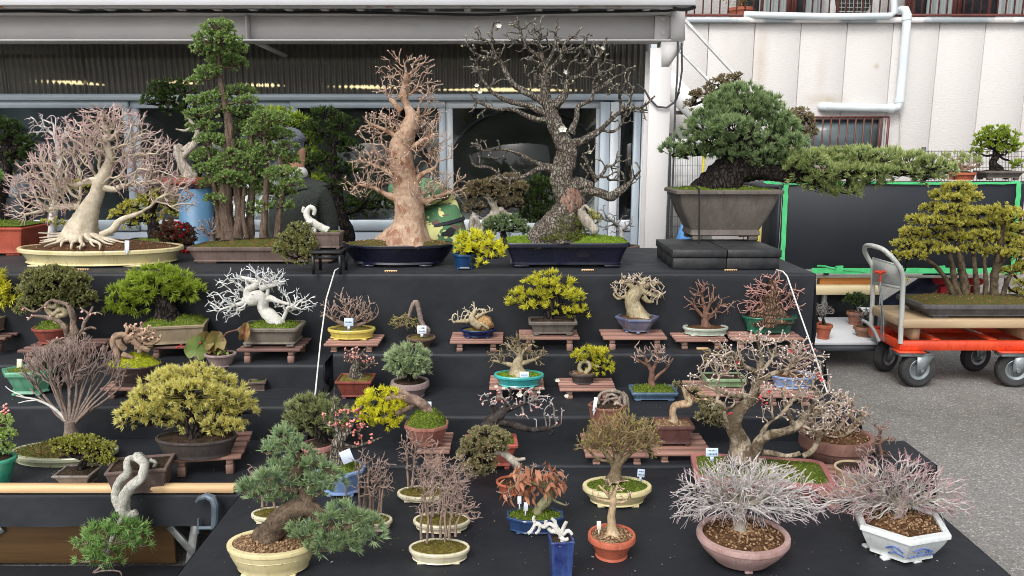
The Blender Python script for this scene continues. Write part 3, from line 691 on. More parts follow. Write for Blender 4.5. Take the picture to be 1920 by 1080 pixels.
CW = woodm('cream_wood', srgb(230, 214, 172), srgb(214, 194, 150), 0)
g = G(); p0, p1 = atY(1527, 537, 5.95), atY(1640, 553, 5.95); g.box(((p0[0]+p1[0]+.05)/2, 6.0, (p0[2]+p1[2])/2), (p1[0]-p0[0]+.06, .1, p0[2]-p1[2]), bev=.003)
setp(g.build('cream_wood_plank', CW), 'cream wooden plank just under the orange plank', 'plank')
g = G(); g.box((p0[0]+.28, 6.2, .62*.35), (.7, .03, .43)); setp(g.build('dark_backing', BL_), 'dark cloth hanging behind the low white table', 'cloth')
LT = thing('low_white_table', 'low white table carrying small terracotta pots beside the trolley', 'table', (2.36, 5.55, 0)); ZL = .2
p0, p1 = atZ(1527, 641, ZL), atZ(1690, 641, ZL)
WT = mat('white_melamine', srgb(226, 228, 230), srgb(214, 217, 220), .35, 2)
g = G(); g.box(((p0[0]+p1[0])/2, p0[1]+.4, ZL-.012), (p1[0]-p0[0], .8, .024), bev=.003); g.build('tabletop', WT, LT)
g = G(); g.box(((p0[0]+p1[0])/2, p0[1]+.02, ZL-.046), (p1[0]-p0[0]-.02, .02, .044)); g.build('apron', mat('grey_apron2', srgb(96, 100, 106), None, .6), LT)
for dx in (.04, p1[0]-p0[0]-.04):
    for dy in (.06, .74):
        g = G(); g.box((p0[0]+dx, p0[1]+dy, (ZL-.024)/2), (.03, .03, ZL-.03)); g.build('leg', mat('dark_leg', srgb(40, 42, 46), None, .5), LT)

# ------------------------------------------------------------------ platform trolley
TR = thing('platform_trolley', 'orange platform trolley with a grey handle and black pneumatic wheels', 'trolley', (2.95, 5.08, 0))
OR = mat('orange_red_paint', srgb(228, 76, 34), srgb(204, 60, 26), .4, 7, .08, 60, coat=.15, wear=.6)
GY = mat('light_grey_paint', srgb(196, 198, 192), srgb(180, 182, 178), .38, 6, coat=.1, wear=.35)
ZN = mat('zinc_steel', srgb(160, 166, 168), srgb(132, 140, 142), .38, 24, metal=.6)
YN, YFr = 4.86, 5.30
zr0, zr1 = atY(1720, 657, YN)[2], atY(1720, 640, YN)[2]; hr = zr1-zr0
xl_ = atY(1690, 650, YN)[0]; xr_ = 3.86
def rail(y, name='rail'):
    g = G(); g.box(((xl_+xr_)/2, y, (zr0+zr1)/2), (xr_-xl_, .012, hr), bev=.002); s_ = 1 if y < 5.05 else -1
    g.box(((xl_+xr_)/2, y+s_*.022, zr0+.005), (xr_-xl_, .032, .008)); g.box(((xl_+xr_)/2, y+s_*.022, zr1-.004), (xr_-xl_-.004, .032, .008)); return g.build(name, OR, TR)
rail(YN); rail(YFr)
for x in (xl_-.006, xr_):
    g = G(); g.box((x, (YN+YFr)/2, (zr0+zr1)/2), (.012, YFr-YN+.012, hr), bev=.002); g.build('end_rail', OR, TR)
g = G(); V = np.array([[x, y, zr0+.012+.004*math.sin(x*9)*math.sin((y-YN)*7)] for x in np.linspace(xl_, xr_, 24) for y in np.linspace(YN+.04, YFr-.04, 8)]); g.grid(V, 24, 8); g.build('deck_plate', OR, TR, True)
for x in (xl_+.25, xl_+.62, xl_+.99):
    g = G(); g.box((x, (YN+YFr)/2, zr1-.004), (.05, YFr-YN-.09, .012)); g.build('cross_member', OR, TR)
for px in (1697, 1713, 1876, 1893):
    g = G(); p = atY(px, 648, YN-.008); g.balls([p], .006); g.build('bolt', OR, TR, True)
# caster plates
def plate(pa, pb, y):
    g = G(); a = atY(pa, 645, y-.02); b = atY(pb, 645, y-.02); zt_ = zr0-.001
    g.box(((a[0]+b[0])/2, y+.03, zt_-.003), (b[0]-a[0], .12, .006)); g.build('mount_plate', OR, TR)
    g = G()
    g.box(((a[0]+b[0])/2, y+.03, zt_-.012), (b[0]-a[0]-.01, .11, .010)); g.box(((a[0]+b[0])/2, y+.03, zt_-.026), (b[0]-a[0]-.03, .09, .014), bev=.003); g.build('caster_plate', ZN, TR)
plate(1686, 1737, YN-.02); plate(1878, 1936, YN-.02); plate(1640, 1690, YFr-.06); plate(1800, 1850, YFr-.06)
RUB = mat('black_rubber', (.022, .023, .025), (.05, .049, .047), .8, 9, .2, 120)
def wheel(cx, cy, rpx, y, yaw, bot, forkside):
    c = atY(cx, cy, y); s_ = scl(y, c[2]); R_ = rpx*s_
    z0 = R_-.002; c[2] = z0
    rot = rotz(yaw)
    def put(g): g.V = [v@rot.T+c for v in g.V]; return g
    w = .066; k = 40
    prof = [(.56, -w*.40), (.70, -w*.50), (.86, -w*.49), (.96, -w*.36), (1.0, -w*.14), (1.0, w*.14), (.96, w*.36), (.86, w*.49), (.70, w*.50), (.56, w*.40)]
    th = np.arange(k)*2*math.pi/k; V = []
    for i, (r, y_) in enumerate(prof):
        rr = R_*r*(1+(.028*np.where(np.arange(k) % 2 == (i % 2), 1, -1) if .9 < r else (.016*np.where(np.arange(k) % 2 == 0, 1, -1) if .8 < r else 0)))
        V.append(np.stack([rr*np.cos(th), np.full(k, y_), rr*np.sin(th)], 1))
    V = np.array(V); n = len(prof); i = np.arange(n)[:, None]*k; i2 = ((np.arange(n)+1) % n)[:, None]*k; j = np.arange(k)[None]; q = (j+1) % k
    g = G(); g.add(V.reshape(-1, 3), None, np.stack([i+j, i+q, i2+q, i2+j], -1).reshape(-1, 4)[:, ::-1])
    wh = put(g).build('wheel', RUB, TR, True, 25)
    prof = [(.0, -.020), (.10, -.024), (.12, -.012), (.34, -.008), (.42, -.022), (.56, -.029), (.585, -.027), (.585, .027), (.56, .029), (.42, .022), (.34, .008), (.12, .012), (.10, .024), (0, .02)]
    k = 28; th = np.arange(k)*2*math.pi/k
    V = np.array([np.stack([R_*r*np.cos(th), np.full(k, y_), R_*r*np.sin(th)], 1) for r, y_ in prof]); n = len(prof); i = np.arange(n-1)[:, None]*k; j = np.arange(k)[None]; q = (j+1) % k
    g = G(); g.add(V.reshape(-1, 3), None, np.stack([i+j, i+q, i+k+q, i+k+j], -1).reshape(-1, 4)[:, ::-1]); put(g).build('rim', ZN, wh, True, 30)
    ztop = zr0-.03-z0
    g = G()
    for sd in (-1, 1):
        y_ = sd*(w*.5+.010); dx = forkside*.035
        poly = [(-.030, -.022), (.012, -.026), (.03, -.0), (dx*1.3+.052, ztop), (dx*1.3-.062, ztop), (-.034, .03)]
        g.prism(poly, y_-.002, y_+.002, axis=1)
    g.box((forkside*.0455-.005, 0, ztop+.003), (.118, w+.026, .008)); put(g).build('fork', ZN, TR)
    g = G(); g.tube([(0, -w*.5-.022, 0), (0, w*.5+.022, 0)], [.013, .013], 8); put(g).build('axle', ZN, TR, True)
wheel(1719, 695, 35, YN+.02, .12, 0, .6); wheel(1902, 695, 34, YN+.02, -.14, 0, .8)
wheel(1661, 669, 29, YFr-.06, .5, 0, .5); wheel(1829, 667, 30, YFr-.06, .25, 0, .5)
# handle
P = [atY(*p) for p in ((1688, 644, YN), (1691, 580, YN), (1693, 530, YN), (1692, 514, YN), (1686, 500, YN+.0), (1672, 482, YN+.02), (1656, 468, YN+.06), (1640, 462, YN+.13), (1628, 460, YN+.23), (1622, 463, YN+.33), (1621, 470, YN+.40), (1626, 482, YN+.43), (1635, 497, YN+.43), (1637, 510, YN+.43), (1636, 560, YN+.43), (1633, 612, YN+.43))]
def smooth(P, m=6):
    P = np.asarray(P, float); n = len(P); Q = np.concatenate([[2*P[0]-P[1]], P, [2*P[-1]-P[-2]]]); out = []
    for i in range(n-1):
        p0, p1, p2, p3 = Q[i:i+4]
        for t in np.arange(m)/m: out.append(.5*((2*p1)+(-p0+p2)*t+(2*p0-5*p1+4*p2-p3)*t*t+(-p0+3*p1-3*p2+p3)*t**3))
    out.append(P[-1]); return np.array(out)
g = G(); g.tube(smooth(P, 4), .0155, 12); HD = g.build('handle', GY, TR, True)
A_, B_, C_, D_ = atY(1691, 500, YN+.004), atY(1691, 540, YN+.004), atY(1637, 530, YN+.42), atY(1637, 484, YN+.42)
g = G(); V = np.array([A_, B_, C_, D_]); V2 = V+np.array([-.006, 0, 0]); g.add(np.concatenate([V, V2]), None, [[0, 1, 2, 3], [7, 6, 5, 4], [0, 4, 5, 1], [1, 5, 6, 2], [2, 6, 7, 3], [3, 7, 4, 0]])
g.tube([A_, D_], .007, 8); g.tube([B_, C_], .011, 8); HP = g.build('handle_panel', GY, TR)
def at2(u, v): return A_+(D_-A_)*u+(B_-A_)*v
g = G(); q = np.array([at2(.08, .45), at2(.08, .8), at2(.3, .8), at2(.3, .45)])+np.array([.004, -.004, 0]); g.add(q, None, [[0, 1, 2, 3]]); q2 = q+np.array([0, .002, 0]); g.build('data_plate', mat('data_plate', srgb(140, 146, 150), srgb(176, 180, 182), .4, 200), HP)
g = G(); g.tube([atY(1650, 520, 5.06), atY(1654, 570, 5.02), atY(1652, 625, 5.05)], .006, 8); g.tube([atY(1648, 535, 5.04), atY(1656, 590, 5.0), atY(1657, 640, 5.0)], .005, 8); LV = g.build('lever_rod', ZN, TR, True)
g = G(); g.tube([atY(1640, 511, 5.07), atY(1645, 509, 5.06), atY(1651, 512, 5.05), atY(1657, 509, 5.04), atY(1661, 511, 5.03)], [.008, .012, .014, .012, .008], 8); g.tube([atY(1651, 512, 5.05), atY(1650, 528, 5.05)], .007, 8); g.build('lever_grip', mat('red_orange_plastic', srgb(232, 66, 36), None, .4), LV, True)
g = G(); g.tube(smooth([atY(1616, 600, 4.98), atY(1630, 608, 4.95), atY(1640, 622, 4.92), atY(1648, 640, 4.9)], 4), .011, 10); g.build('foot_lever', mat('pedal_grey', srgb(150, 152, 152), None, .4), TR, True)
# wooden board on the trolley
WDB = woodm('trolley_board_wood', srgb(190, 166, 132), srgb(160, 136, 106), 0)
zp = atY(1740, 600, 4.84)[2]; th = zp-atY(1740, 616, 4.84)[2]
xa, xb = atY(1694, 600, 4.84)[0], 3.9
for k, (y0, y1) in enumerate(((4.84, 5.07), (5.073, 5.30))):
    pass
g = G(); g.box(((xa+xb)/2, 5.08, zp-th/2), (xb-xa, .48, th), bev=.006); setp(g.build('thick_wooden_board', WDB), 'thick pale wooden board lying on the trolley under a bonsai tray', 'board')
for x, sl_ in ((xa+.12, 'left wooden spacer block in the shade between trolley and board'), (xa+.85, 'right wooden spacer block in the shade between trolley and board')):
    g = G(); g.box((x, 5.08, (zr1+zp-th)/2), (.05, .36, zp-th-zr1-.002)); setp(g.build('wooden_spacer', WDB), sl_, 'block', 'spacers under the trolley board')
g = G(); V = []
nn = noise1(np.random.default_rng(2), 6, 8, 40)
for i in range(12):
    for j in range(10):
        p = atZ(1655, 592, .31)+np.array([i*.03-.10, j*.03-.05, 0]); p[2] = .33+.02*nn(p[None])[0]; V.append(p)
g.grid(np.array(V), 12, 10); setp(g.build('white_cloth', mat('white_cloth', srgb(206, 210, 214), srgb(180, 186, 194), .8), None, True, None), 'crumpled white cloth tucked on the trolley under the wooden board', 'cloth')

# black block stand under the big pine
def block_stand():
    T = thing('black_block_stand', 'black hollow block stand under the big blue green pine', 'stand', atZ(1350, 505, ZA))
    y0 = atZ(1350, 506, ZA)[1]; s_ = scl(y0, ZA); xa = atZ(1262, 506, ZA)[0]; xb = atZ(1461, 506, ZA)[0]; zt_ = atY(1350, 468, y0)[2]; dep = .44; H = zt_-ZA
    BK = mat('black_painted_block', (.016, .017, .019), (.035, .036, .038), .55, 25, .4, 70)
    for a, b in ((xa, (xa+xb)/2-.002), ((xa+xb)/2+.002, xb)):
        g = G(); g.box(((a+b)/2, y0+dep/2, ZA+H*.30+.002), (b-a, dep, H*.56), bev=.002); L_ = g.build('block', BK, T)
        g = G(); g.box(((a+b)/2, y0+dep/2, ZA+H*.80), (b-a+.012, dep+.012, H*.36), bev=.0015); g.build('block_top', BK, T)
    for k in range(3):
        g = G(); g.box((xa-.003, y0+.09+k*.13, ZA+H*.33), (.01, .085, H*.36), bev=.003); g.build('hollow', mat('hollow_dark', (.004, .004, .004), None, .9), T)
    return zt_
ZBLK = block_stand()
# small black metal stand beside the cypress
def small_stand():
    y0 = atZ(610, 515, ZA)[1]; zt_ = atY(610, 471, y0)[2]; xa = atZ(588, 515, ZA)[0]; xb = atZ(638, 515, ZA)[0]
    T = thing('black_metal_stand', 'small black metal stand holding the deadwood juniper', 'stand', ((xa+xb)/2, y0+.07, ZA)); BM = mat('black_metal', (.012, .012, .014), (.02, .02, .022), .4)
    g = G(); g.box(((xa+xb)/2, y0+.07, zt_-.006), (xb-xa+.02, .16, .012), bev=.002); g.build('top', BM, T)
    for x in (xa, xb):
        for y in (y0+.004, y0+.136): g = G(); g.box((x, y, (ZA+zt_)/2-.006), (.013, .013, zt_-ZA-.014)); g.build('leg', BM, T)
    for y in (y0+.004, y0+.136): g = G(); g.box(((xa+xb)/2, y, zt_-.03), (xb-xa-.014, .008, .012)); g.build('rail', BM, T)
    return zt_
ZSM = small_stand()

# ------------------------------------------------------------------ slatted benches
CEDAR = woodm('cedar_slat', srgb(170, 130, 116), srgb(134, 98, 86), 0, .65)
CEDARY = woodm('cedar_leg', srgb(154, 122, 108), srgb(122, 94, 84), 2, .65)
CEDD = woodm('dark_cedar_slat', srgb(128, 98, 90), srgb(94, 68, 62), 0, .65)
def bench(label, xl, xr, ytop, yleg, z, depth=.2, rot=0, ns=5, m=CEDAR, th=.012, gap=.019, leg=.028):
    c = atZ((xl+xr)/2, yleg, z); y0 = c[1]; a = atY(xl, ytop, y0); b = atY(xr, ytop, y0); zt_ = a[2]; Wd = b[0]-a[0]
    T = thing('slatted_bench', label, 'bench', ((a[0]+b[0])/2, y0+depth/2, z), 'slatted wooden benches on the display stand')
    R = rotz(rot); o = np.array([(a[0]+b[0])/2, y0+depth/2, 0]); sw = (depth-gap*(ns-1))/ns
    def part(nm, c, d, mm):
        g = G(); g.box(R@np.array(c)+o, d, R, bev=.0015); g.build(nm, mm, T)
    for k in range(ns): part('slat', (0, -depth/2+sw/2+k*(sw+gap), zt_-th/2+rg.uniform(-.001, .0005)), (Wd*rg.uniform(.985, 1.005), sw, th), m)
    for sx in (-1, 1):
        part('bearer', (sx*(Wd/2-.045), .002, zt_-th-.0105), (leg*.9, depth-.012, .018), CEDARY)
        for sy in (-1, 1): part('leg', (sx*(Wd/2-.045), sy*(depth/2-leg/2-.002), (z+zt_-th-.021)/2), (leg, leg, zt_-th-.021-z-.001), CEDARY)
    return zt_
# ------------------------------------------------------------------ pots, soil, moss
def sect(shape, n=48):
    th = np.arange(n)*2*math.pi/n
    if shape in ('round', 'oval'): return np.stack([np.cos(th), np.sin(th)], 1)
    if shape in ('rect', 'rrect', 'crect'):
        r = {'rect': .05, 'rrect': .26, 'crect': .12}[shape]; out = []; m = n//4
        for q, (cx, cy) in enumerate(((1-r, 1-r), (-1+r, 1-r), (-1+r, -1+r), (1-r, -1+r))):
            k = 4 if shape != 'rrect' else 7
            for i in range(k): a = q*math.pi/2+i*math.pi/2/(k-1); out.append((cx+r*math.cos(a), cy+r*math.sin(a)))
            nx, ny = ((-1+r, 1-r), (-1+r, -1+r), (1-r, -1+r), (1-r, 1-r))[q]; ca, sa = math.cos((q+1)*math.pi/2), math.sin((q+1)*math.pi/2)
            p = np.array(out[-1]); e = np.array([nx+r*ca, ny+r*sa])
            for i in range(1, m-k+1): out.append(tuple(p+(e-p)*i/(m-k+1)))
        return np.array(out)
    k = {'hex': 6, 'oct': 8}[shape]; out = []; m = n//k
    ph = 0 if k == 6 else math.pi/8
    cs = np.array([(math.cos(ph+i*2*math.pi/k), math.sin(ph+i*2*math.pi/k)) for i in range(k)])
    for i in range(k):
        for j in range(m): out.append(cs[i]+(cs[(i+1) % k]-cs[i])*j/m)
    out = np.array(out)
    return out/np.abs(out).max(0)
SOILS = {}
def soilm(kind):
    if kind in SOILS: return SOILS[kind]
    cs = {'brown': (srgb(92, 66, 44), srgb(132, 98, 66), srgb(60, 42, 30)), 'dark': (srgb(58, 46, 36), srgb(86, 70, 54), srgb(40, 32, 26)),
          'moss': (srgb(88, 108, 36), srgb(128, 144, 50), srgb(58, 70, 26)), 'brightmoss': (srgb(108, 136, 34), srgb(150, 170, 54), srgb(70, 94, 26)),
          'olive': (srgb(110, 104, 44), srgb(136, 128, 66), srgb(82, 68, 36)), 'gravel': (srgb(140, 112, 84), srgb(186, 160, 124), srgb(84, 60, 44)),
          'yellowmoss': (srgb(160, 166, 30), srgb(190, 190, 60), srgb(110, 120, 28)), 'mixmoss': (srgb(88, 100, 40), srgb(124, 96, 60), srgb(62, 60, 30))}[kind]
    m, t, b = newmat('soil_'+kind); c = coord(t)
    n1 = noisen(t, 26, 6, c); n2 = noisen(t, 150, 4, c, .7)
    q = mixc(t, ramp(t, n1, [(.38, 0.0), (.62, 1.0)]), cs[0], cs[1]); q = mixc(t, ramp(t, n2, [(.42, 1.0), (.62, 0.0)]), q, cs[2])
    t.links.new(q, b.inputs['Base Color']); b.inputs['Roughness'].default_value = .9; b.inputs['Specular IOR Level'].default_value = .15
    bumpn(t, b, n2, .8, .006); SOILS[kind] = m; return m
GRM = leafm('moss_blades', srgb(96, 128, 34), srgb(160, 184, 52), None, .7, .15)
class Bonsai:
    def __init__(s, name, label, cx, rl, rr, yrim, ybot, z, mt, shape='round', asp=.7, base=.8, lip=4, lipo=2, curve=.0, feet=4, fh=4, soil='brown', mound=6, rot=0.0,
                 drop=3, group='bonsai on the stepped display', cat='bonsai', potname='pot', rimh=4, grains=0, seed=None, blades=0, tilt=0, rimmat=None, band=False, footmat=None):
        s.ysh = 24 if (group == 'bonsai standing behind the display' and z < .95) else 0; yrim += s.ysh; ybot += s.ysh
        s.seed = seed if seed is not None else int(abs(cx*7+ybot*3)); s.rng = np.random.default_rng(s.seed)
        Yf = atZ(cx, ybot, z)[1]; Yc = Yf+.05
        for _ in range(4):
            sc = scl(Yc, z); Wd = (rr-rl)/2*sc; b = Wd*asp; Yc = Yf+b*base
        s.Yc, s.s, s.W, s.b, s.z = Yc, scl(Yc, z+.1), Wd, b, z
        zt = atY(cx, yrim, Yc-b)[2]; s.zt = zt; H = zt-z
        X = atZ(cx, ybot, z)[0]; X = atY((rl+rr)/2, yrim, Yc)[0]
        s.X = X; s.root = thing(name, label, cat, (X, Yc, z), group)
        sc = s.s; R = rotz(rot); P2 = sect(shape); n = len(P2)
        f = fh*sc if feet else 0; L = lip*sc; LO = lipo*sc; rh = rimh*sc
        lv = [(base*.96, 0, f), (base, 0, f+.02*H)]
        for k in range(1, 9):
            u = k/8; w = base+(1-base)*(u**(1+curve)) if curve >= 0 else base+(1-base)*(1-(1-u)**(1-curve))
            lv.append((w, -LO, f+.02*H+(H-f-.02*H-rh)*u))
        lv += [(1, 0, H-rh+.0004), (1, .0002, H-rh*.25), (1, -LO*.25-.0006, H), (1, -L+.0006, H), (1, -L, H-.0012), (1, -L-.001, H-drop*sc-.006)]
        V = []
        for (w, off, zz) in lv:
            q = P2*np.array([max(Wd*w+off, .002), max(b*w+off, .002)]); q = q@R[:2, :2].T
            V.append(np.concatenate([q, np.full((n, 1), zz)], 1))
        V = np.concatenate(V)+np.array([X, Yc, z])
        g = G(); m = len(lv); i = np.arange(m-1)[:, None]*n; j = np.arange(n)[None]; q = (j+1) % n
        g.add(V, None, np.stack([i+j, i+q, i+n+q, i+n+j], -1).reshape(-1, 4))
        g.add(np.concatenate([V[:n], [[X, Yc, z+f]]]), np.stack([np.full(n, n), (np.arange(n)+1) % n, np.arange(n)], 1))
        s.pot = g.build(potname, mt, s.root, True, 32)
        if rimmat:
            q = P2*np.array([Wd+.0012, b+.0012]); q = q@R[:2, :2].T; c = np.concatenate([q, np.full((n, 1), H-rh*.5)], 1)+np.array([X, Yc, z]); g = G()
            g.tube(np.concatenate([c, c[:1]]), rh*.5, 8, False); g.build('rim', rimmat, s.pot, True, None)
        if band:
            q = P2*np.array([Wd*(base+(1-base)*.55)+.001, b*(base+(1-base)*.55)+.001])@R[:2, :2].T; c = np.concatenate([q, np.full((n, 1), H*.62)], 1)+np.array([X, Yc, z])
            g = G(); g.tube(np.concatenate([c, c[:1]]), .0016, 6, False); g.balls(c[::3], .0032); g.build('relief_band', mt, s.pot, True, None)
        if feet:
            for k in range(feet):
                a = math.pi/4+k*math.pi/2 if feet == 4 else math.pi/2+k*2*math.pi/feet+math.pi
                if shape in ('rect', 'rrect', 'crect'): d = np.array([math.copysign(.80, math.cos(a)), math.copysign(.80, math.sin(a))])
                else: d = np.array([math.cos(a), math.sin(a)])*.88
                d = d*np.array([Wd, b])*base; d = R[:2, :2]@d
                g = G(); g.box((X+d[0], Yc+d[1], z+f*.55), (Wd*base*.28, b*base*.28 if b < Wd*.5 else Wd*base*.2, f*1.1), R, bev=f*.25)
                g.build('foot', footmat or mt, s.root)
        # soil
        zs = H-drop*sc; nr = 12; V = []; nz = noise1(s.rng, 7, 18, 80); Wi, bi = Wd-L, b-L
        rs = np.linspace(0, 1.0, nr+1)
        for r in rs:
            q = P2*np.array([Wi, bi])*max(r, .001)@R[:2, :2].T
            V.append(np.concatenate([q, np.full((n, 1), zs+mound*sc*(1-r**2.2))], 1))
        V = np.concatenate(V); V[:, 2] += nz(V)*min(.006, .12*Wd)*(1 if mound else .5)*np.repeat(np.clip(1.25-rs, 0, 1), n)
        s.soilV = V+np.array([X, Yc, z]); i = np.arange(nr)[:, None]*n; q = (j+1) % n
        g = G(); g.add(s.soilV, None, np.stack([i+j, i+n+j, i+n+q, i+q], -1).reshape(-1, 4))
        s.soil = g.build('moss' if 'moss' in soil or soil == 'olive' else 'soil', soilm(soil), s.root, True, None)
        s.zs = z+zs+mound*sc
        rr_ = s.rng
        if blades:
            k = rr_.integers(n, len(s.soilV), blades); c = s.soilV[k]+rr_.normal(size=(blades, 3))*np.array([.006, .006, 0]); u = rr_.normal(size=(blades, 3))*.5+np.array([0, -.1, 1]); 
            u *= (rr_.uniform(2.0, 5, (blades, 1))*sc)/np.linalg.norm(u, axis=1, keepdims=True); w_ = np.cross(u, rr_.normal(size=(blades, 3))); w_ *= .9*sc/(np.linalg.norm(w_, axis=1, keepdims=True)+1e-9)
            V = np.stack([c-w_, c+w_, c+u], 1).reshape(-1, 3); v = np.repeat(rr_.random(blades), 3)
            mk('moss_tufts', V, [np.arange(len(V)).reshape(-1, 3)], leafm('moss_'+soil, tuple(x*.55 for x in soil_tint(soil, 0)), tuple(x*.55 for x in soil_tint(soil, 1)), None, .7, .15), s.root, False, {'v': v}, kind='stuff')
        if grains:
            k = rr_.integers(n, len(s.soilV), grains); c = s.soilV[k]+rr_.normal(size=(grains, 3))*np.array([.012, .012, 0])
            ok = (((c[:, 0]-X)/Wi)**2+((c[:, 1]-Yc)/bi)**2) < .92; c = c[ok]
            g = G(); g.balls(c+np.array([0, 0, .001]), rr_.uniform(.0018, .0048, len(c)), rr_.random(len(c))); g.build('soil_grains', leafm('grain_mix', srgb(150, 124, 94), srgb(84, 58, 40), None, .85, 0), s.root, False, kind='stuff', attr='v')
    def at(s, px, py, dz=0): return mapP([(px, py, dz)], s.Yc, s.s)[0]
    def tag(s, px, py, w=12, h=18, dz=-8, col=(225, 232, 240), ang=0, stake=True, lines=0):
        c = s.at(px, py, dz); sc = s.s; R = roty(math.radians(ang))@rotx(-.2)
        T = thing('plant_tag', s.taglabel, 'plant tag', c, 'plant tags stuck in the soil')
        mt = mat('tag_%d%d%d' % col, srgb(*col), srgb(*[max(0, x-10) for x in col]), .5, 30)
        g = G(); g.box(c, (w*sc, .0012, h*sc), R, bev=.0004); g.build('card', mt, T)
        if stake: g = G(); g.box(c+R@np.array([0, .001, -h*sc*.5-.006]), (w*sc*.3, .0012, .02), R); g.build('stake', mt, T)
        if lines:
            g = G(); r = np.random.default_rng(int(px))
            for ln in range(lines):
                x = -.36
                while x < .34:
                    ww = r.uniform(.05, .1); zz = (.5-(ln+.75)/(lines+.5))*h*sc
                    g.box(c+R@np.array([(x+ww/2)*w*sc, -.0011, zz]), (ww*w*sc*.8, .0004, h*sc*r.uniform(.10, .2)), R); x += ww+.03
            g.build('lettering', mat('tag_ink', srgb(60, 74, 110), None, .6), T)
    taglabel = 'white plant tag stuck in a bonsai pot'
def soil_tint(k, i):
    d = {'moss': (srgb(96, 122, 34), srgb(150, 172, 50)), 'brightmoss': (srgb(110, 150, 30), srgb(176, 200, 60)), 'yellowmoss': (srgb(166, 170, 30), srgb(206, 204, 70)),
         'olive': (srgb(110, 104, 44), srgb(150, 142, 66)), 'mixmoss': (srgb(88, 104, 40), srgb(130, 124, 60))}
    return d.get(k, (srgb(100, 84, 50), srgb(140, 124, 70)))[i]

# ------------------------------------------------------------------ trunks, twigs, needles (worked out in local picture units with real depth, then mapped to metres)
def cat_(P, step):
    P = np.asarray(P, float); m = [max(2, int(np.linalg.norm(P[i+1, :2]-P[i, :2])/step)) for i in range(len(P)-1)]
    Q = np.concatenate([[2*P[0]-P[1]], P, [2*P[-1]-P[-2]]]); out = []
    for i in range(len(P)-1):
        p0, p1, p2, p3 = Q[i:i+4]; t = (np.arange(m[i])/m[i])[:, None]
        out.append(.5*((2*p1)+(-p0+p2)*t+(2*p0-5*p1+4*p2-p3)*t*t+(-p0+3*p1-3*p2+p3)*t**3))
    out.append(P[-1:]); return np.concatenate(out)
def full4(P):   # rows (px, py, r[, dz]) -> (px, py, dz, r)
    return np.array([[p[0], p[1], p[3] if len(p) > 3 else 0.0, p[2]] for p in P], float)
def trunk(b, path, m, k=14, rough=.10, flare=0, lobes=5, twist=.0, step=4, name='trunk', roots=0, rootlen=20, rootr=1.0, g=None, extra=(), parent=None, fine=.035):
    own = g is None; g = g or G(); r = b.rng
    for pi, pp in enumerate([path]+list(extra)):
        if pi == 0 and b.ysh: pp = [(pp[0][0], pp[0][1]+b.ysh)+tuple(pp[0][2:])]+list(pp)
        if pi == 0 and pp[0][2] > 8: p_ = pp[0]; pp = [(p_[0], p_[1]+min(6, .16*p_[2]), p_[2]*.98)+tuple(p_[3:])]+list(pp)
        Q = cat_(full4(pp), step); n = len(Q); Q[:, 3] = np.maximum(Q[:, 3], .35)
        P = mapP(Q[:, :3], b.Yc, b.s); R = Q[:, 3]*b.s
        ph = r.uniform(0, 6.28, 8); fl = flare if pi == 0 else 0; L = np.concatenate([[0], np.cumsum(np.linalg.norm(np.diff(Q[:, :2], axis=0), axis=1))]); rm = Q[:, 3].max()
        kk = k if rm > 5 else (8 if rm > 2 else 5)
        def mod(u, th):
            q = (L/max(rm, 1))[:, None]
            f = 1+rough*(.45*np.sin(2*th[None]+q*.9+ph[0])+.4*np.sin(3*th[None]-q*1.3+twist*q+ph[1])+.35*np.sin(5*th[None]+q*2.1+twist*q+ph[2])+.3*np.sin(q*3.3+ph[3]+th[None])+.25*np.sin(7*th[None]+q*3.1+twist*q+ph[4]))
            if fine: f = f+fine*(np.sin(11*th[None]+q*7+ph[5])*np.sin(q*9+ph[6]+2*th[None])+.6*np.sin(q*17+3*th[None]))
            if fl: f = f*(1+fl*np.exp(-q*1.6)*(.5+.8*np.cos(lobes*th[None]+ph[7])))
            return f
        g.tube(P, R, kk if pi == 0 else max(6, kk), True, 0.0, mod)
    if roots:
        x0, y0 = path[0][0], path[0][1]; r0 = path[0][2]; d0 = path[0][3] if len(path[0]) > 3 else 0
        for i in range(roots):
            a = i*2*math.pi/roots+r.uniform(-.25, .25); Lr = rootlen*r.uniform(.6, 1.15); ca, sa = math.cos(a), math.sin(a); rr = r0*rootr*r.uniform(.16, .3)
            pts = []
            for u in (0, .25, .5, .75, 1):
                d = r0*.55+Lr*u; wx = r.normal()*Lr*.06*(u > 0)
                pts.append((x0+ca*d+wx, y0-r0*.42*(1-u)**2+sa*-d*.42*.5+2.0+1.0*u, max(rr*(1-u*.75), .5), d0+sa*d))
            Q = cat_(full4(pts), 3); g.tube(mapP(Q[:, :3], b.Yc, b.s), Q[:, 3]*b.s, 7)
    if own: return g.build(name, m, parent or b.root, True, 60, attr='t')
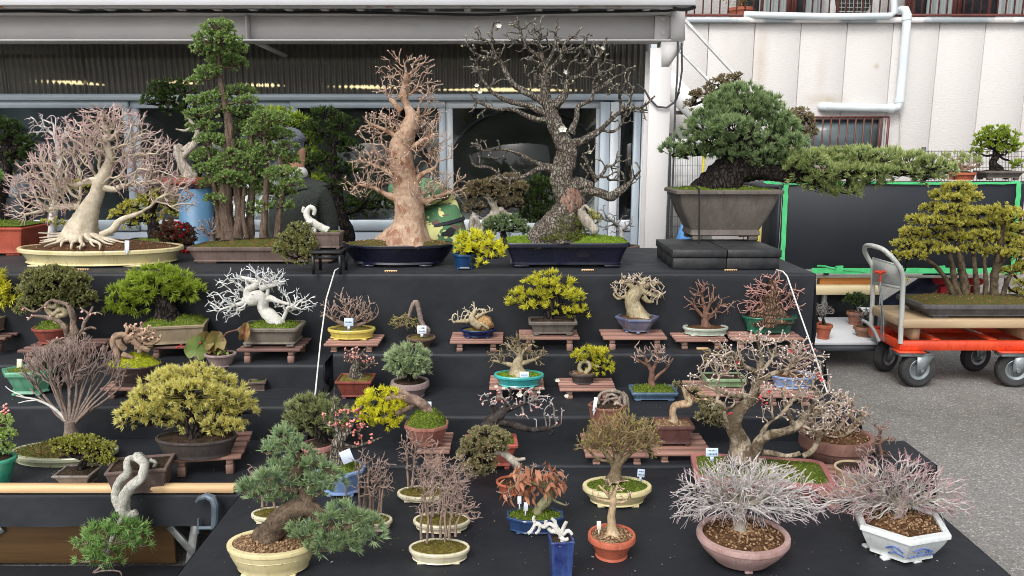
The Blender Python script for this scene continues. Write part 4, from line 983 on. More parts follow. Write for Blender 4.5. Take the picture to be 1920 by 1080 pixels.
def colonize(r, paths, att, step=5, inertia=.5, wig=.2, up=.0, kill=None, maxn=4500, iters=160, maxch=3, infl=1e9, start=0.3):
    kill = kill or step*1.1
    pos = np.zeros((maxn, 3)); par = np.full(maxn, -1); dirs = np.zeros((maxn, 3)); nch = np.zeros(maxn, int); rad = np.zeros(maxn); n = 0
    for pi, (pp, lo) in enumerate(paths):
        Q = cat_(full4(pp), step); ok = np.linspace(0, 1, len(Q)) >= lo; prev = -1
        if pi > 0 and n > 0: prev = int(np.argmin(((pos[:n]-Q[0, :3])**2).sum(1)))
        for q, o in zip(Q, ok):
            if not o: continue
            pos[n] = q[:3]; par[n] = prev; rad[n] = q[3]
            dirs[n] = (pos[n]-pos[prev]) if prev >= 0 else (0, -1, 0); dirs[n] /= np.linalg.norm(dirs[n])+1e-9
            if prev >= 0: nch[prev] += 1
            prev = n; n += 1
    n0 = n; nch[:n] = 0
    att = np.asarray(att, float); D = np.sqrt(((att[:, None]-pos[None, :n])**2).sum(2)); nn = D.argmin(1); nd = D.min(1)
    for it in range(iters):
        act = (nd > kill) & (nd < infl)
        if not act.any() or n > maxn-600: break
        ids = nn[act]; v = att[act]-pos[ids]; v /= np.linalg.norm(v, axis=1, keepdims=True)+1e-9
        acc = np.zeros((n, 3)); np.add.at(acc, ids, v); u = np.unique(ids); u = u[nch[u] < maxch]
        if len(u) == 0: break
        d = acc[u]; d /= np.linalg.norm(d, axis=1, keepdims=True)+1e-9
        d = d+inertia*dirs[u]*np.where(u < n0, .3, 1)[:, None]+wig*r.normal(size=d.shape); d[:, 1] -= up; d /= np.linalg.norm(d, axis=1, keepdims=True)+1e-9
        m = len(u); new = pos[u]+d*step
        pos[n:n+m] = new; par[n:n+m] = u; dirs[n:n+m] = d; nch[u] += 1
        a = np.where(nd > kill)[0]
        dd = np.sqrt(((att[a][:, None]-new[None])**2).sum(2)); j = dd.argmin(1); v = dd[np.arange(len(a)), j]; imp = v < nd[a]
        nn[a[imp]] = n+j[imp]; nd[a[imp]] = v[imp]; n += m
    return pos[:n], par[:n], dirs[:n], n0, rad[:n]
def mst(r, paths, att, step=6, bf=.5, jit=.0, maxn=9000):
    """each twig end joins the growing tree where (distance + bf * way back to the root) is least: straight, forking twigs"""
    pos = np.zeros((maxn, 3)); par = np.full(maxn, -1); dirs = np.zeros((maxn, 3)); rad = np.zeros(maxn); pl = np.zeros(maxn); ok = np.zeros(maxn, bool); n = 0
    for pi, (pp, lo) in enumerate(paths):
        Q = cat_(full4(pp), step); m = len(Q); prev = -1
        if pi > 0 and n > 0: prev = int(np.argmin(((pos[:n]-Q[0, :3])**2).sum(1)))
        for i, q in enumerate(Q):
            pos[n] = q[:3]; par[n] = prev; rad[n] = q[3]; ok[n] = (i/max(m-1, 1)) >= lo
            if prev >= 0: L = np.linalg.norm(pos[n]-pos[prev]); pl[n] = pl[prev]+L; dirs[n] = (pos[n]-pos[prev])/(L+1e-9)
            prev = n; n += 1
    n0 = n; att = np.asarray(att, float)
    d0 = np.array([np.sqrt(((pos[:n0]-a)**2).sum(1)).min() for a in att]); 
    for a in att[np.argsort(d0+r.normal(size=len(d0))*step)]:
        if n > maxn-60: break
        d = np.sqrt(((pos[:n]-a)**2).sum(1)); c = d+bf*pl[:n]+np.where(ok[:n], 0, 1e6); i = int(c.argmin()); L = d[i]
        if L < step*.5: continue
        m = max(1, int(round(L/step))); u = (np.arange(1, m+1)/m)[:, None]; seg = pos[i]+(a-pos[i])*u
        seg = seg+dirs[i]*(L*.16*u*(1-u)*2)+(r.normal(size=3)*L*.05)*(u*(1-u)*4)
        if jit: seg = seg+r.normal(size=seg.shape)*jit
        prev = i
        for q in seg:
            pos[n] = q; par[n] = prev; l_ = np.linalg.norm(q-pos[prev]); pl[n] = pl[prev]+l_; dirs[n] = (q-pos[prev])/(l_+1e-9); ok[n] = True; prev = n; n += 1
    return pos[:n], par[:n], dirs[:n], n0, rad[:n]
def ell(r, crown, n, shell=.35):
    w = np.array([c[2]*c[3] for c in crown], float); out = []
    for c, k in zip(crown, np.maximum(3, (n*w/w.sum())).astype(int)):
        u = r.normal(size=(k, 3)); u /= np.linalg.norm(u, axis=1, keepdims=True); q = r.random((k, 1))**(1/(2.2+3*shell))
        rd = c[4] if len(c) > 4 else min(c[2], c[3]*1.6)*.8; dz = c[5] if len(c) > 5 else 0
        out.append(u*q*np.array([c[2], c[3], rd])+np.array([c[0], c[1], dz]))
    return np.concatenate(out)
def twigs(b, paths, crown, m, n=350, step=5, inertia=.5, wig=.2, up=.0, r0=.55, pw=2.3, tips=2, tiplen=7, tipspread=.6, rmax=6, shell=.35, kill=None, gn=0, buds=None, name='branches', parent=None, maxch=3, infl=1e9, maxn=4500, tipr=.75, bf=None, tipup=0, jit=.35, tlen=None, smooth_=2):
    r = b.rng; att = ell(r, crown, n, shell)
    if bf is not None: pos, par, dirs, n0, rad = mst(r, paths, att, step, bf, jit, max(maxn, 9000))
    else:
        pos, par, dirs, n0, rad = colonize(r, paths, att, step, inertia, wig, up, kill, maxch=maxch, infl=infl, maxn=maxn)
        for _ in range(smooth_):
            ac = pos.copy(); w_ = np.ones(len(pos)); q_ = np.where(par >= 0)[0]; ac[q_] += pos[par[q_]]; w_[q_] += 1; np.add.at(ac, par[q_], pos[q_]); np.add.at(w_, par[q_], 1); sm = ac/w_[:, None]; sm[:n0] = pos[:n0]; pos = sm
    N = len(pos)
    if tips:
        isleaf = np.ones(N, bool); isleaf[par[par >= 0]] = False; isleaf[:n0] = False
        lf = np.where(isleaf)[0]; P2 = [pos]; pa2 = [par]; c = N
        for t in range(tips):
            d = dirs[lf]+tipspread*r.normal(size=(len(lf), 3)); d[:, 1] -= up*.6+tipup; d /= np.linalg.norm(d, axis=1, keepdims=True)
            L = tiplen*r.uniform(.5, 1.2, (len(lf), 1)); mid = pos[lf]+d*L*.5+r.normal(size=d.shape)*L*.06; end = pos[lf]+d*L
            P2 += [mid, end]; pa2 += [lf, c+np.arange(len(lf))]; c += 2*len(lf)
        pos = np.concatenate(P2); par = np.concatenate(pa2); N = len(pos)
    if gn: 
        f = noise1(r, 6, .05, .25); f2 = noise1(r, 6, .05, .25); f3 = noise1(r, 6, .05, .25)
        o = np.stack([f(pos), f2(pos), f3(pos)], 1)*gn; o[:n0] = 0; pos = pos+o
    cnt = np.zeros(N); child = [[] for _ in range(N)]
    for i in range(N-1, -1, -1):
        if not child[i] : cnt[i] = 1
        p = par[i]
        if p >= 0: cnt[p] += cnt[i]; child[p].append(i)
    # children may be stored out of order for tips: recompute by topological order
    order = np.arange(N); dep = np.zeros(N, int)
    for i in range(N):
        if par[i] >= 0: dep[i] = dep[par[i]]+1
    cnt[:] = 0
    for i in np.argsort(-dep, kind='stable'):
        if cnt[i] == 0: cnt[i] = 1
        if par[i] >= 0: cnt[par[i]] += cnt[i]
    R = np.minimum(r0*cnt**(1/pw), rmax)
    W_ = mapP(pos, b.Yc, b.s); g = G(); hh = np.zeros(N); tl_ = tlen or (tiplen*1.3+4)
    for i in np.argsort(-dep, kind='stable'):
        if par[i] >= 0: hh[par[i]] = max(hh[par[i]], hh[i]+np.linalg.norm(pos[i]-pos[par[i]]))
    tipf = np.exp(-hh/tl_)
    main = np.full(N, -1)
    for i in range(N):
        if child[i]: main[i] = max(child[i], key=lambda q: cnt[q])
    starts = [i for i in range(n0, N) if par[i] < n0 or main[par[i]] != i]
    tipsE = []
    for i in starts:
        ch = [par[i], i]; j = i
        while main[j] >= 0: j = main[j]; ch.append(j)
        ch = np.array(ch); rr = R[ch].copy(); rr[0] = rr[1]*1.1
        if par[i] >= 0 and par[i] < n0: rr[0] = min(rr[1]*1.5, max(rad[par[i]]*.95, rr[1]))
        rr[-1] *= tipr; tipsE.append(ch[-1])
        k = 3 if rr.max() < 1.2 else (5 if rr.max() < 2.6 else 8)
        g.tube(W_[ch], rr*b.s, k, k > 3, tipf[ch])
    o = g.build(name, m, parent or b.root, True, None, attr='t')
    if buds:
        mtb, cntb, rb, along = buds
        E = np.array(tipsE); E = r.choice(E, min(cntb, len(E)), replace=False)
        pts = pos[E]
        if along: 
            a = r.choice(np.arange(n0, N), along); pts = np.concatenate([pts, pos[a]+r.normal(size=(along, 3))*1.2])
        g = G(); g.balls(mapP(pts, b.Yc, b.s), rb*b.s*r.uniform(.6, 1.15, len(pts)), r.random(len(pts))); g.build('buds', mtb, b.root, True, None, 'stuff', attr='v')
    b.tipsE = pos[np.array(tipsE)]; b.nodes = pos[n0:]
    return o
def tufts(b, C, Dn, L, cnt, w, spread, m, name='foliage', parent=None, kind='stuff', flat=0, base=1.0, bend=.0):
    """needles: for each tuft centre C and direction Dn"""
    r = b.rng; n = len(C); cnt = max(1, int(cnt*.78)) if cnt > 4 else cnt; w = w*1.28
    tv = r.random(n); tv[r.random(n) < .06] = 1.25; d = np.repeat(Dn, cnt, 0)+spread*r.normal(size=(n*cnt, 3)); d /= np.linalg.norm(d, axis=1, keepdims=True)+1e-9
    c = np.repeat(C, cnt, 0)+r.normal(size=(n*cnt, 3))*base
    l = L*r.uniform(.6, 1.15, (n*cnt, 1)); e = c+d*l
    if bend: e[:, 1] += bend*l[:, 0]
    c_w = mapP(c, b.Yc, b.s); e_w = mapP(e, b.Yc, b.s); t = e_w-c_w
    sd = np.cross(t, r.normal(size=t.shape)); sd /= np.linalg.norm(sd, axis=1, keepdims=True)+1e-9; sd *= w*b.s/2
    if flat:   # leaf-like scale: widest in the middle
        mid = c_w+t*.55; V = np.stack([c_w, mid-sd, e_w, mid+sd], 1).reshape(-1, 3); Fq = np.arange(len(V)).reshape(-1, 4); ta = np.tile([0, .5, 1, .5], n*cnt)
    else:
        V = np.stack([c_w-sd, c_w+sd, e_w], 1).reshape(-1, 3); Fq = np.arange(len(V)).reshape(-1, 3); ta = np.tile([0, 0, 1], n*cnt)
    k = V.shape[0]//(n*cnt)
    v = np.clip(np.repeat(tv, cnt)*.62+r.random(n*cnt)*.38, 0, 1)
    return mk(name, V, [Fq], m, parent or b.root, False, {'v': np.repeat(v, k), 't': ta}, kind=kind)
def padpts(r, c, sp, upb=.6, low=.35, lump=.18, dens=1.0):
    cx, cy, rx, ry = c[:4]; rd = c[4] if len(c) > 4 and c[4] else max(min(rx, ry*1.7), ry)*.85; dz = c[5] if len(c) > 5 else 0
    n = int(max(6, dens*(rx*ry*3.14*1.5+rx*rd*1.6)/(sp*sp))); u = r.normal(size=(n*2, 3)); u /= np.linalg.norm(u, axis=1, keepdims=True)
    keep = (u[:, 1] < low) | (r.random(n*2) < .3); u = u[keep][:n]
    f = noise1(r, 5, 2, 7); q = (r.uniform(.62, 1.0, (len(u), 1))**.6)*(1+lump*f(u)[:, None]*2)
    P = u*q*np.array([rx, ry, rd])+np.array([cx, cy, dz]); nrm = u/np.array([rx, ry, rd]); nrm /= np.linalg.norm(nrm, axis=1, keepdims=True)
    nrm = nrm*1.0+np.array([0, -upb, 0]); return P, nrm/np.linalg.norm(nrm, axis=1, keepdims=True)
def needles(b, pads, m, twm, L=9, cnt=18, w=1.6, sp=7, spread=.55, upb=.6, low=.35, split=False, stems=True, trunkpts=None, flat=0, name='foliage', lump=.18, dens=1.0, jit=.25, bend=0, base=1.2, pr=1.6):
    r = b.rng; CC, DD, g = [], [], G()
    if not flat: sp, cnt, spread, lump = sp*1.16, int(cnt*1.3), spread*.84, max(lump, .10)*1.3
    else: sp, cnt, spread, L = sp*1.14, int(cnt*1.3), spread*.85, L*1.08
    for c in pads:
        c = list(c)+[0]*(6-len(c))
        if not c[5]: c[5] = r.normal()*jit*c[3]
        P, N = padpts(r, c, sp, upb, low, lump, dens); N = N+r.normal(size=N.shape)*.22; N /= np.linalg.norm(N, axis=1, keepdims=True)
        CC.append(P); DD.append(N)
        if stems:
            cen = np.array([c[0], c[1]+c[3]*.35, c[5]])
            if trunkpts is not None and len(trunkpts):
                T = np.array([[p[0], p[1], p[3] if len(p) > 3 else 0] for p in trunkpts], float); wgt = np.linalg.norm((T-cen)*np.array([1, .8, 1]), axis=1)-.35*np.minimum(0, cen[1]-T[:, 1]); i = wgt.argmin(); a = T[i]
                mid = (a+cen)/2+np.array([0, r.uniform(-.05, .15)*abs(cen[0]-a[0]), 0]); Q = cat_(np.array([np.append(a, pr*1.6), np.append(mid, pr*1.2), np.append(cen, pr*.8)]), 5)
                Q[:, :3] += r.normal(size=Q[:, :3].shape)*.7; g.tube(mapP(Q[:, :3], b.Yc, b.s), Q[:, 3]*b.s, 6)
            for i in r.choice(len(P), min(len(P), max(4, len(P)//3)), replace=False):
                q = np.stack([cen, (cen+P[i])/2+r.normal(size=3)*1.5+np.array([0, 1.2, 0]), P[i]]); g.tube(mapP(q, b.Yc, b.s), np.array([pr*.55, pr*.45, .5])*b.s, 3, False)
    if split:
        for P, N in zip(CC, DD): tufts(b, P, N, L, cnt, w, spread, m, name+'_pad', flat=flat, bend=bend, base=base)
    else: tufts(b, np.concatenate(CC), np.concatenate(DD), L, cnt, w, spread, m, name, flat=flat, bend=bend, base=base)
    if stems and g.n: g.build('branches', twm, b.root, True, None, attr='t')
# ------------------------------------------------------------------ materials of pots and trees
def glaze(n, c, c2, r=.22, sc=9): return mat(n, c, c2, r, sc, .12, 40, coat=.35, wear=.45)
def clay(n, c, c2, r=.72, sc=10): return mat(n, c, c2, r, sc, .25, 130, wear=.7)
CREAM = glaze('cream_glaze', srgb(224, 212, 166), srgb(206, 192, 142), .3); CREAM2 = glaze('ivory_glaze', srgb(226, 219, 192), srgb(204, 196, 164), .3)
NAVY = glaze('navy_glaze', srgb(20, 24, 44), srgb(13, 16, 32), .2); NAVY2 = glaze('deep_blue_glaze', srgb(24, 44, 96), srgb(18, 30, 66), .18)
BROWN_CLAY = clay('brown_clay', srgb(112, 94, 86), srgb(94, 78, 72)); GREY_CLAY = clay('grey_brown_clay', srgb(106, 98, 91), srgb(92, 85, 79))
TERRA = clay('terracotta', srgb(188, 104, 74), srgb(166, 88, 62)); REDCLAY = clay('red_clay', srgb(142, 70, 56), srgb(118, 58, 48), .55)
TAN = clay('tan_clay', srgb(156, 140, 112), srgb(134, 120, 98)); DKCLAY = clay('dark_clay', srgb(74, 66, 62), srgb(58, 52, 50))
TURQ = glaze('turquoise_glaze', srgb(74, 186, 182), srgb(60, 158, 158), .25); LGREEN = glaze('pale_green_glaze', srgb(108, 168, 136), srgb(78, 138, 108), .25)
CELADON = glaze('celadon_glaze', srgb(186, 194, 180), srgb(160, 170, 156), .3); DGREEN = glaze('dark_green_glaze', srgb(30, 106, 84), srgb(22, 82, 64), .2)
PBLUE = glaze('pale_blue_glaze', srgb(140, 166, 206), srgb(112, 140, 186), .28); SLATE = glaze('slate_blue_glaze', srgb(92, 118, 138), srgb(68, 90, 112), .25)
YEL = glaze('yellow_glaze', srgb(222, 204, 108), srgb(202, 182, 88), .25); PINKC = clay('pinkish_clay', srgb(176, 128, 120), srgb(154, 106, 100), .55)
MAUVE = clay('mauve_clay', srgb(186, 156, 150), srgb(160, 128, 122), .6); GREYP = clay('grey_pink_clay', srgb(158, 138, 134), srgb(138, 118, 116)); WHITEG = glaze('white_porcelain', srgb(226, 230, 228), srgb(212, 218, 218), .2)
PURP = clay('purple_brown_clay', srgb(100, 66, 60), srgb(82, 52, 50), .5); BLUEG = glaze('mottled_blue_glaze', srgb(76, 90, 124), srgb(120, 122, 140), .25); OLTR = glaze('grey_green_glaze', srgb(178, 180, 150), srgb(154, 156, 128), .32)
COBALT = glaze('cobalt_glaze', srgb(28, 32, 92), srgb(70, 96, 150), .15, 9); SAGE = glaze('sage_glaze', srgb(140, 166, 126), srgb(116, 142, 106), .3)
BK_MAPLE = barkm('white_pink_maple_bark', srgb(214, 204, 184), srgb(184, 170, 146), srgb(216, 182, 184), scale=30, dark=0)
BK_ORANGE = barkm('orange_peeling_bark', srgb(166, 132, 108), srgb(200, 174, 150), srgb(198, 176, 160), scale=16, bump=1, bscale=50, bdist=.008, patch=srgb(146, 108, 86))
BK_PLUM = barkm('grey_lichen_bark', srgb(150, 140, 128), srgb(104, 94, 84), srgb(150, 142, 134), scale=34, bump=1, bscale=70, bdist=.010, crack=90, patch=srgb(150, 148, 132))
BK_DARK = barkm('dark_rugged_bark', srgb(66, 56, 50), srgb(30, 26, 24), srgb(84, 68, 56), scale=34, bump=1, bscale=60, bdist=.016, crack=48)
BK_CYP = barkm('cypress_bark', srgb(142, 122, 106), srgb(88, 72, 62), srgb(110, 86, 70), scale=26, bump=1, stretch=(3, 3, .4), bdist=.012)
BK_WHITE = barkm('lime_white_bark', srgb(226, 226, 220), srgb(196, 192, 182), srgb(232, 236, 240), scale=26, dark=0)
BK_DEAD = barkm('deadwood', srgb(206, 198, 184), srgb(150, 140, 126), srgb(214, 206, 196), scale=14, bump=.8, stretch=(3, 3, .7))
BK_TAN = barkm('tan_bark', srgb(178, 152, 128), srgb(124, 100, 82), srgb(206, 180, 158), scale=30)
BK_PALE = barkm('pale_stump_bark', srgb(196, 184, 152), srgb(142, 128, 100), srgb(214, 204, 182), scale=22)
BK_GREYT = barkm('grey_twig_bark', srgb(156, 140, 130), srgb(124, 108, 100), srgb(172, 150, 142), scale=40)
BK_RED = barkm('red_brown_bark', srgb(142, 108, 92), srgb(106, 78, 66), srgb(162, 134, 122), scale=40)
BK_PINKT = barkm('pink_brown_twig_bark', srgb(168, 146, 132), srgb(132, 112, 100), srgb(186, 162, 152), scale=40)
BK_OLIVE = barkm('olive_grey_bark', srgb(140, 124, 98), srgb(104, 90, 70), srgb(160, 144, 108), scale=40)
BK_FINE = barkm('silver_twig_bark', srgb(224, 222, 218), srgb(190, 186, 180), srgb(214, 200, 202), scale=40, dark=0)
BK_FINER = barkm('silver_red_twig_bark', srgb(220, 218, 212), srgb(186, 182, 174), srgb(196, 142, 150), scale=40, dark=0)
BK_KNOB = barkm('grey_knobbly_bark', srgb(176, 156, 130), srgb(122, 104, 84), srgb(200, 184, 172), scale=30)
BK_BLACK = barkm('black_plum_bark', srgb(84, 76, 72), srgb(40, 36, 35), srgb(188, 180, 176), scale=40, bump=1, bdist=.008)
LF_CYP = leafm('cypress_scale', srgb(64, 86, 48), srgb(104, 128, 70), srgb(138, 160, 94)); LF_DK = leafm('dark_pine_needle', srgb(28, 42, 20), srgb(52, 70, 30), srgb(72, 92, 42))  # LF_DK: dark green, darkened further so dimness is painted into the needles
LF_JUN = leafm('olive_juniper', srgb(80, 96, 52), srgb(126, 126, 72), srgb(140, 138, 92)); LF_BRJ = leafm('brown_juniper', srgb(84, 74, 54), srgb(128, 114, 82), srgb(142, 130, 100))
LF_BLUE = leafm('blue_pine_needle', srgb(54, 80, 56), srgb(106, 128, 86), srgb(150, 168, 116)); LF_BLUE2 = leafm('blue_green_pine_needle', srgb(78, 108, 84), srgb(138, 158, 108), srgb(160, 178, 136))
LF_BGY = leafm('yellowing_blue_pine_needle', srgb(76, 102, 66), srgb(138, 154, 94), srgb(176, 184, 122))
LF_YEL = leafm('bright_yellow_needle', srgb(168, 164, 20), srgb(220, 208, 44), srgb(238, 226, 78)); LF_YG = leafm('yellow_green_needle', srgb(128, 142, 30), srgb(192, 190, 56), srgb(214, 206, 82))
LF_GRN = leafm('fresh_green_needle', srgb(80, 108, 28), srgb(138, 158, 50), srgb(162, 178, 72)); LF_GOLD = leafm('golden_needle', srgb(150, 150, 86), srgb(206, 194, 114), srgb(218, 210, 138))
LF_OY = leafm('olive_yellow_needle', srgb(122, 122, 46), srgb(178, 172, 76), srgb(200, 194, 102)); LF_MGR = leafm('mid_green_needle', srgb(70, 112, 58), srgb(124, 158, 88), srgb(152, 182, 112))
LF_OLG = leafm('olive_leaflet', srgb(98, 106, 38), srgb(148, 150, 62), srgb(160, 160, 84)); LF_LG = leafm('light_green_leaflet', srgb(110, 140, 68), srgb(158, 180, 104), srgb(180, 196, 124))
LF_GRJ = leafm('grey_olive_juniper', srgb(100, 98, 66), srgb(148, 142, 102), srgb(160, 152, 116)); LF_RED = leafm('red_berry_leaf', srgb(70, 56, 48), srgb(104, 72, 60), srgb(120, 96, 70))
BUD = leafm('white_bud', srgb(222, 204, 198), srgb(198, 170, 166), None, .6, .1); BUDP = leafm('pink_bud', srgb(206, 120, 116), srgb(226, 168, 160), None, .6, .1); BUDR = leafm('red_bud', srgb(178, 60, 56), srgb(214, 120, 108), None, .6, .1)
BUDY = leafm('pale_yellow_bud', srgb(178, 176, 138), srgb(126, 122, 96), None, .6, .1)
PETAL = leafm('white_petal', srgb(240, 238, 214), srgb(232, 228, 190), None, .6, .3)
GRP_T = 'large bonsai along the topmost step'; GRP_B = 'small bonsai on benches and steps'; GRP_F = 'bonsai on the low front table'; GRP_G = 'bonsai standing behind the display'

def flower(b, px, py, dz, R_, name='flower', m=None):
    r = b.rng; g = G(); c = np.array([px, py, dz])
    for k in range(6):
        a = k*1.047+r.uniform(-.2, .2); d = np.array([math.cos(a), math.sin(a)*.8, -.45]); u = np.array([-math.sin(a), math.cos(a)*.8, 0])
        q = np.array([c, c+d*R_*.6+u*R_*.42, c+d*R_, c+d*R_*.6-u*R_*.42]); g.add(mapP(q, b.Yc, b.s), None, [[0, 1, 2, 3]], r.random())
    g.balls(mapP([c+np.array([0, 0, -R_*.2])], b.Yc, b.s), R_*.2*b.s, .9); g.build(name, m or PETAL, b.root, True, None, attr='v')

# ================================================================== topmost step, left to right
b = Bonsai('terracotta_tray_bonsai', 'mossy red terracotta rectangular pot cut off at the left edge of the top step', -20, -130, 68, 428, 480, ZA, clay('red_terracotta', srgb(178, 84, 60), srgb(160, 72, 52)), 'rect', .45, .93, soil='moss', mound=8, group=GRP_T, blades=200, drop=-3, feet=4)
trunk(b, [(-60, 425, 16), (-70, 380, 12), (-60, 330, 9)], BK_DARK, flare=.3)
needles(b, [(-40, 330, 45, 20), (-75, 300, 40, 20), (-60, 270, 30, 18)], LF_MGR, BK_DARK, L=9, trunkpts=[(-65, 350, 8)])

b = Bonsai('pale_maple_bonsai', 'wide white and pink twigged bare maple in a cream oval tray', 190, 40, 342, 472, 503, ZA, CREAM, 'oval', .52, .92, lip=7, lipo=4, soil='brown', mound=13, group=GRP_T, rimh=7, fh=3, curve=.4, grains=260, drop=2)
tp = [(154, 446, 30), (156, 428, 25), (162, 408, 20), (170, 388, 16), (180, 366, 12.5), (187, 344, 12), (198, 322, 10), (206, 300, 8), (204, 282, 7), (199, 264, 6), (203, 246, 4.5), (210, 232, 3)]
ex = [[(164, 396, 10), (142, 388, 6.5), (118, 388, 5), (85, 394, 3.5), (50, 402, 2)], [(182, 338, 8), (165, 340, 6), (140, 347, 4.5), (118, 338, 3), (96, 336, 2)], [(196, 352, 7), (215, 355, 5.5), (232, 348, 4.5), (262, 346, 3), (300, 342, 2)],
      [(190, 440, 6, -10), (212, 430, 6.5, -12), (225, 414, 6, -12), (250, 404, 4, -8), (268, 396, 2.5, -5)], [(200, 250, 5), (196, 235, 3.5), (190, 220, 2.5)], [(205, 262, 4), (222, 246, 3.2), (224, 232, 2)]]
trunk(b, tp, BK_MAPLE, k=20, rough=.07, flare=.35, lobes=6, roots=26, rootlen=70, rootr=.62, extra=ex, fine=.04)
twigs(b, [(tp, .28)]+[(e, .0) for e in ex], [(196, 255, 92, 48, 50), (210, 222, 62, 22, 30), (110, 318, 75, 42, 50), (70, 350, 66, 34, 45), (275, 285, 50, 40, 40), (300, 340, 62, 40, 50), (330, 372, 36, 26, 30), (60, 395, 60, 18, 30), (235, 330, 60, 40, 40), (140, 275, 60, 30, 40), (120, 375, 45, 20, 30)], BK_MAPLE, n=1250, step=7, r0=.55, pw=2.9, tips=4, tiplen=17, tipspread=.36, tipup=.3, rmax=2.6, bf=.36, tlen=17, shell=.2, jit=.8, maxn=16000)
b.taglabel = 'white tag at the front rim of the cream oval maple tray'; b.tag(238, 461, 8, 19, -66, (225, 230, 246))

b = Bonsai('cypress_forest_bonsai', 'tall green cypress forest planting in a low brown rectangular tray', 500, 367, 640, 464, 495, ZA, BROWN_CLAY, 'crect', .34, .93, lip=5, lipo=3, soil='mixmoss', mound=12, group=GRP_T, rimh=6, fh=4, blades=300, drop=1)
tp = [(430, 446, 15), (424, 400, 12), (424, 340, 11), (428, 280, 9), (430, 235, 8), (422, 195, 5.5), (413, 150, 4), (410, 100, 3), (406, 55, 1.5)]
ex = [[(447, 446, 9, -4), (448, 390, 7, -4), (440, 320, 6, -5), (436, 260, 4)], [(468, 446, 9, 6), (470, 390, 7, 6), (475, 320, 5, 5), (470, 250, 3)], [(494, 446, 8, -6), (496, 400, 6, -6), (500, 330, 5, -5), (497, 260, 3)], [(520, 444, 7, 4), (524, 400, 5.5, 4), (532, 340, 4), (525, 290, 2.5)], [(412, 446, 7, 5), (408, 390, 5, 5), (398, 330, 3.5), (390, 280, 2)], [(462, 440, 5, -12), (455, 400, 4, -12), (458, 350, 3, -10)]]
trunk(b, tp, BK_CYP, k=14, rough=.12, flare=.35, extra=ex, roots=6, rootlen=12)
pads = [(408, 52, 32, 16), (404, 74, 46, 18), (385, 94, 30, 12), (440, 92, 26, 14), (420, 112, 32, 13), (442, 120, 24, 12), (390, 132, 26, 12), (372, 148, 20, 8), (440, 172, 42, 13), (400, 182, 30, 12), (372, 188, 24, 10), (460, 190, 24, 10), (412, 205, 34, 14), (368, 214, 24, 10), (468, 212, 38, 14), (505, 222, 42, 16), (382, 238, 34, 11), (455, 240, 34, 14), (490, 250, 40, 15), (525, 255, 30, 14), (540, 275, 22, 12), (395, 264, 32, 14), (450, 275, 34, 14), (500, 285, 44, 16), (545, 300, 18, 13), (388, 292, 34, 15), (432, 290, 24, 10), (470, 302, 36, 14), (395, 318, 36, 14), (440, 335, 36, 14), (485, 328, 38, 15), (528, 325, 38, 14), (546, 345, 24, 12), (395, 345, 26, 12), (470, 352, 44, 12), (520, 360, 38, 13), (415, 305, 26, 11), (480, 388, 30, 11), (440, 362, 24, 10), (530, 385, 24, 9), (405, 372, 20, 10), (455, 395, 14, 6), (425, 330, 22, 10)]
pads = [(x, y, rx*.95, ry*.9) for x, y, rx, ry in pads]
needles(b, pads, LF_CYP, BK_CYP, L=5.2, cnt=9, w=3.2, sp=5.2, spread=.75, upb=.5, flat=1, split=True, trunkpts=cat_(full4(tp), 8)[:, [0, 1, 3, 2]].tolist()+sum([cat_(full4(e), 8)[:, [0, 1, 3, 2]].tolist() for e in ex], []), jit=1.3, lump=.22, dens=1.15)

b = Bonsai('deadwood_juniper_bonsai', 'small white deadwood juniper in a brown pot on the black metal stand', 617, 593, 642, 436, 468, ZSM, BROWN_CLAY, 'rect', .8, .92, lip=3, soil='moss', mound=4, group=GRP_T, fh=3)
trunk(b, [(615, 433, 7), (600, 425, 7), (588, 418, 7), (578, 410, 6), (575, 398, 5), (582, 388, 4.5), (590, 394, 4), (588, 403, 3)], BK_WHITE, rough=.16, extra=[[(596, 424, 5), (585, 432, 4), (588, 442, 3.4), (577, 445, 2.5)], [(586, 416, 4, -6), (572, 420, 3.4, -6), (567, 428, 2.6, -6)], [(578, 400, 3), (568, 396, 3.4), (570, 388, 2.5)], [(592, 430, 3, -8), (580, 450, 2.6, -14), (565, 470, 2, -18)]])
needles(b, [(560, 432, 24, 16, 16, -14), (545, 450, 26, 18, 18, -16), (570, 455, 24, 20, 18, -18), (530, 468, 22, 14, 14, -16), (560, 478, 30, 15, 18, -20), (578, 475, 18, 16, 14, -18)], LF_JUN, BK_DARK, L=5, cnt=9, w=2.2, sp=5.2, flat=1, spread=.9, trunkpts=[(580, 450, 2, -14)])

b = Bonsai('orange_bark_maple_bonsai', 'orange barked bare maple with a massive flared trunk in a navy oval tray', 748, 642, 853, 462, 503, ZA, NAVY, 'oval', .5, .80, lip=5, lipo=3, soil='mixmoss', mound=9, group=GRP_T, rimh=5, fh=5, curve=-.2, grains=260, drop=1)
tp = [(764, 452, 46), (766, 438, 38), (768, 420, 29), (768, 395, 26), (763, 360, 25), (757, 330, 22), (752, 300, 22), (752, 272, 20), (763, 245, 16), (772, 220, 12), (764, 200, 7), (757, 180, 8), (759, 160, 6), (763, 140, 5)]
ex = [[(772, 240, 13), (780, 222, 8), (783, 212, 5)], [(752, 208, 6), (738, 192, 5), (730, 186, 3)], [(745, 372, 9), (725, 365, 5), (700, 352, 3.5), (672, 346, 2)], [(782, 372, 11), (800, 378, 6), (822, 368, 4), (850, 358, 2.5)], [(775, 345, 8), (790, 328, 5), (815, 315, 3)], [(745, 335, 6), (720, 318, 4), (690, 305, 2.5)], [(768, 280, 6), (790, 265, 4), (812, 252, 2.5)], [(748, 260, 5), (725, 245, 4), (700, 235, 2.5)]]
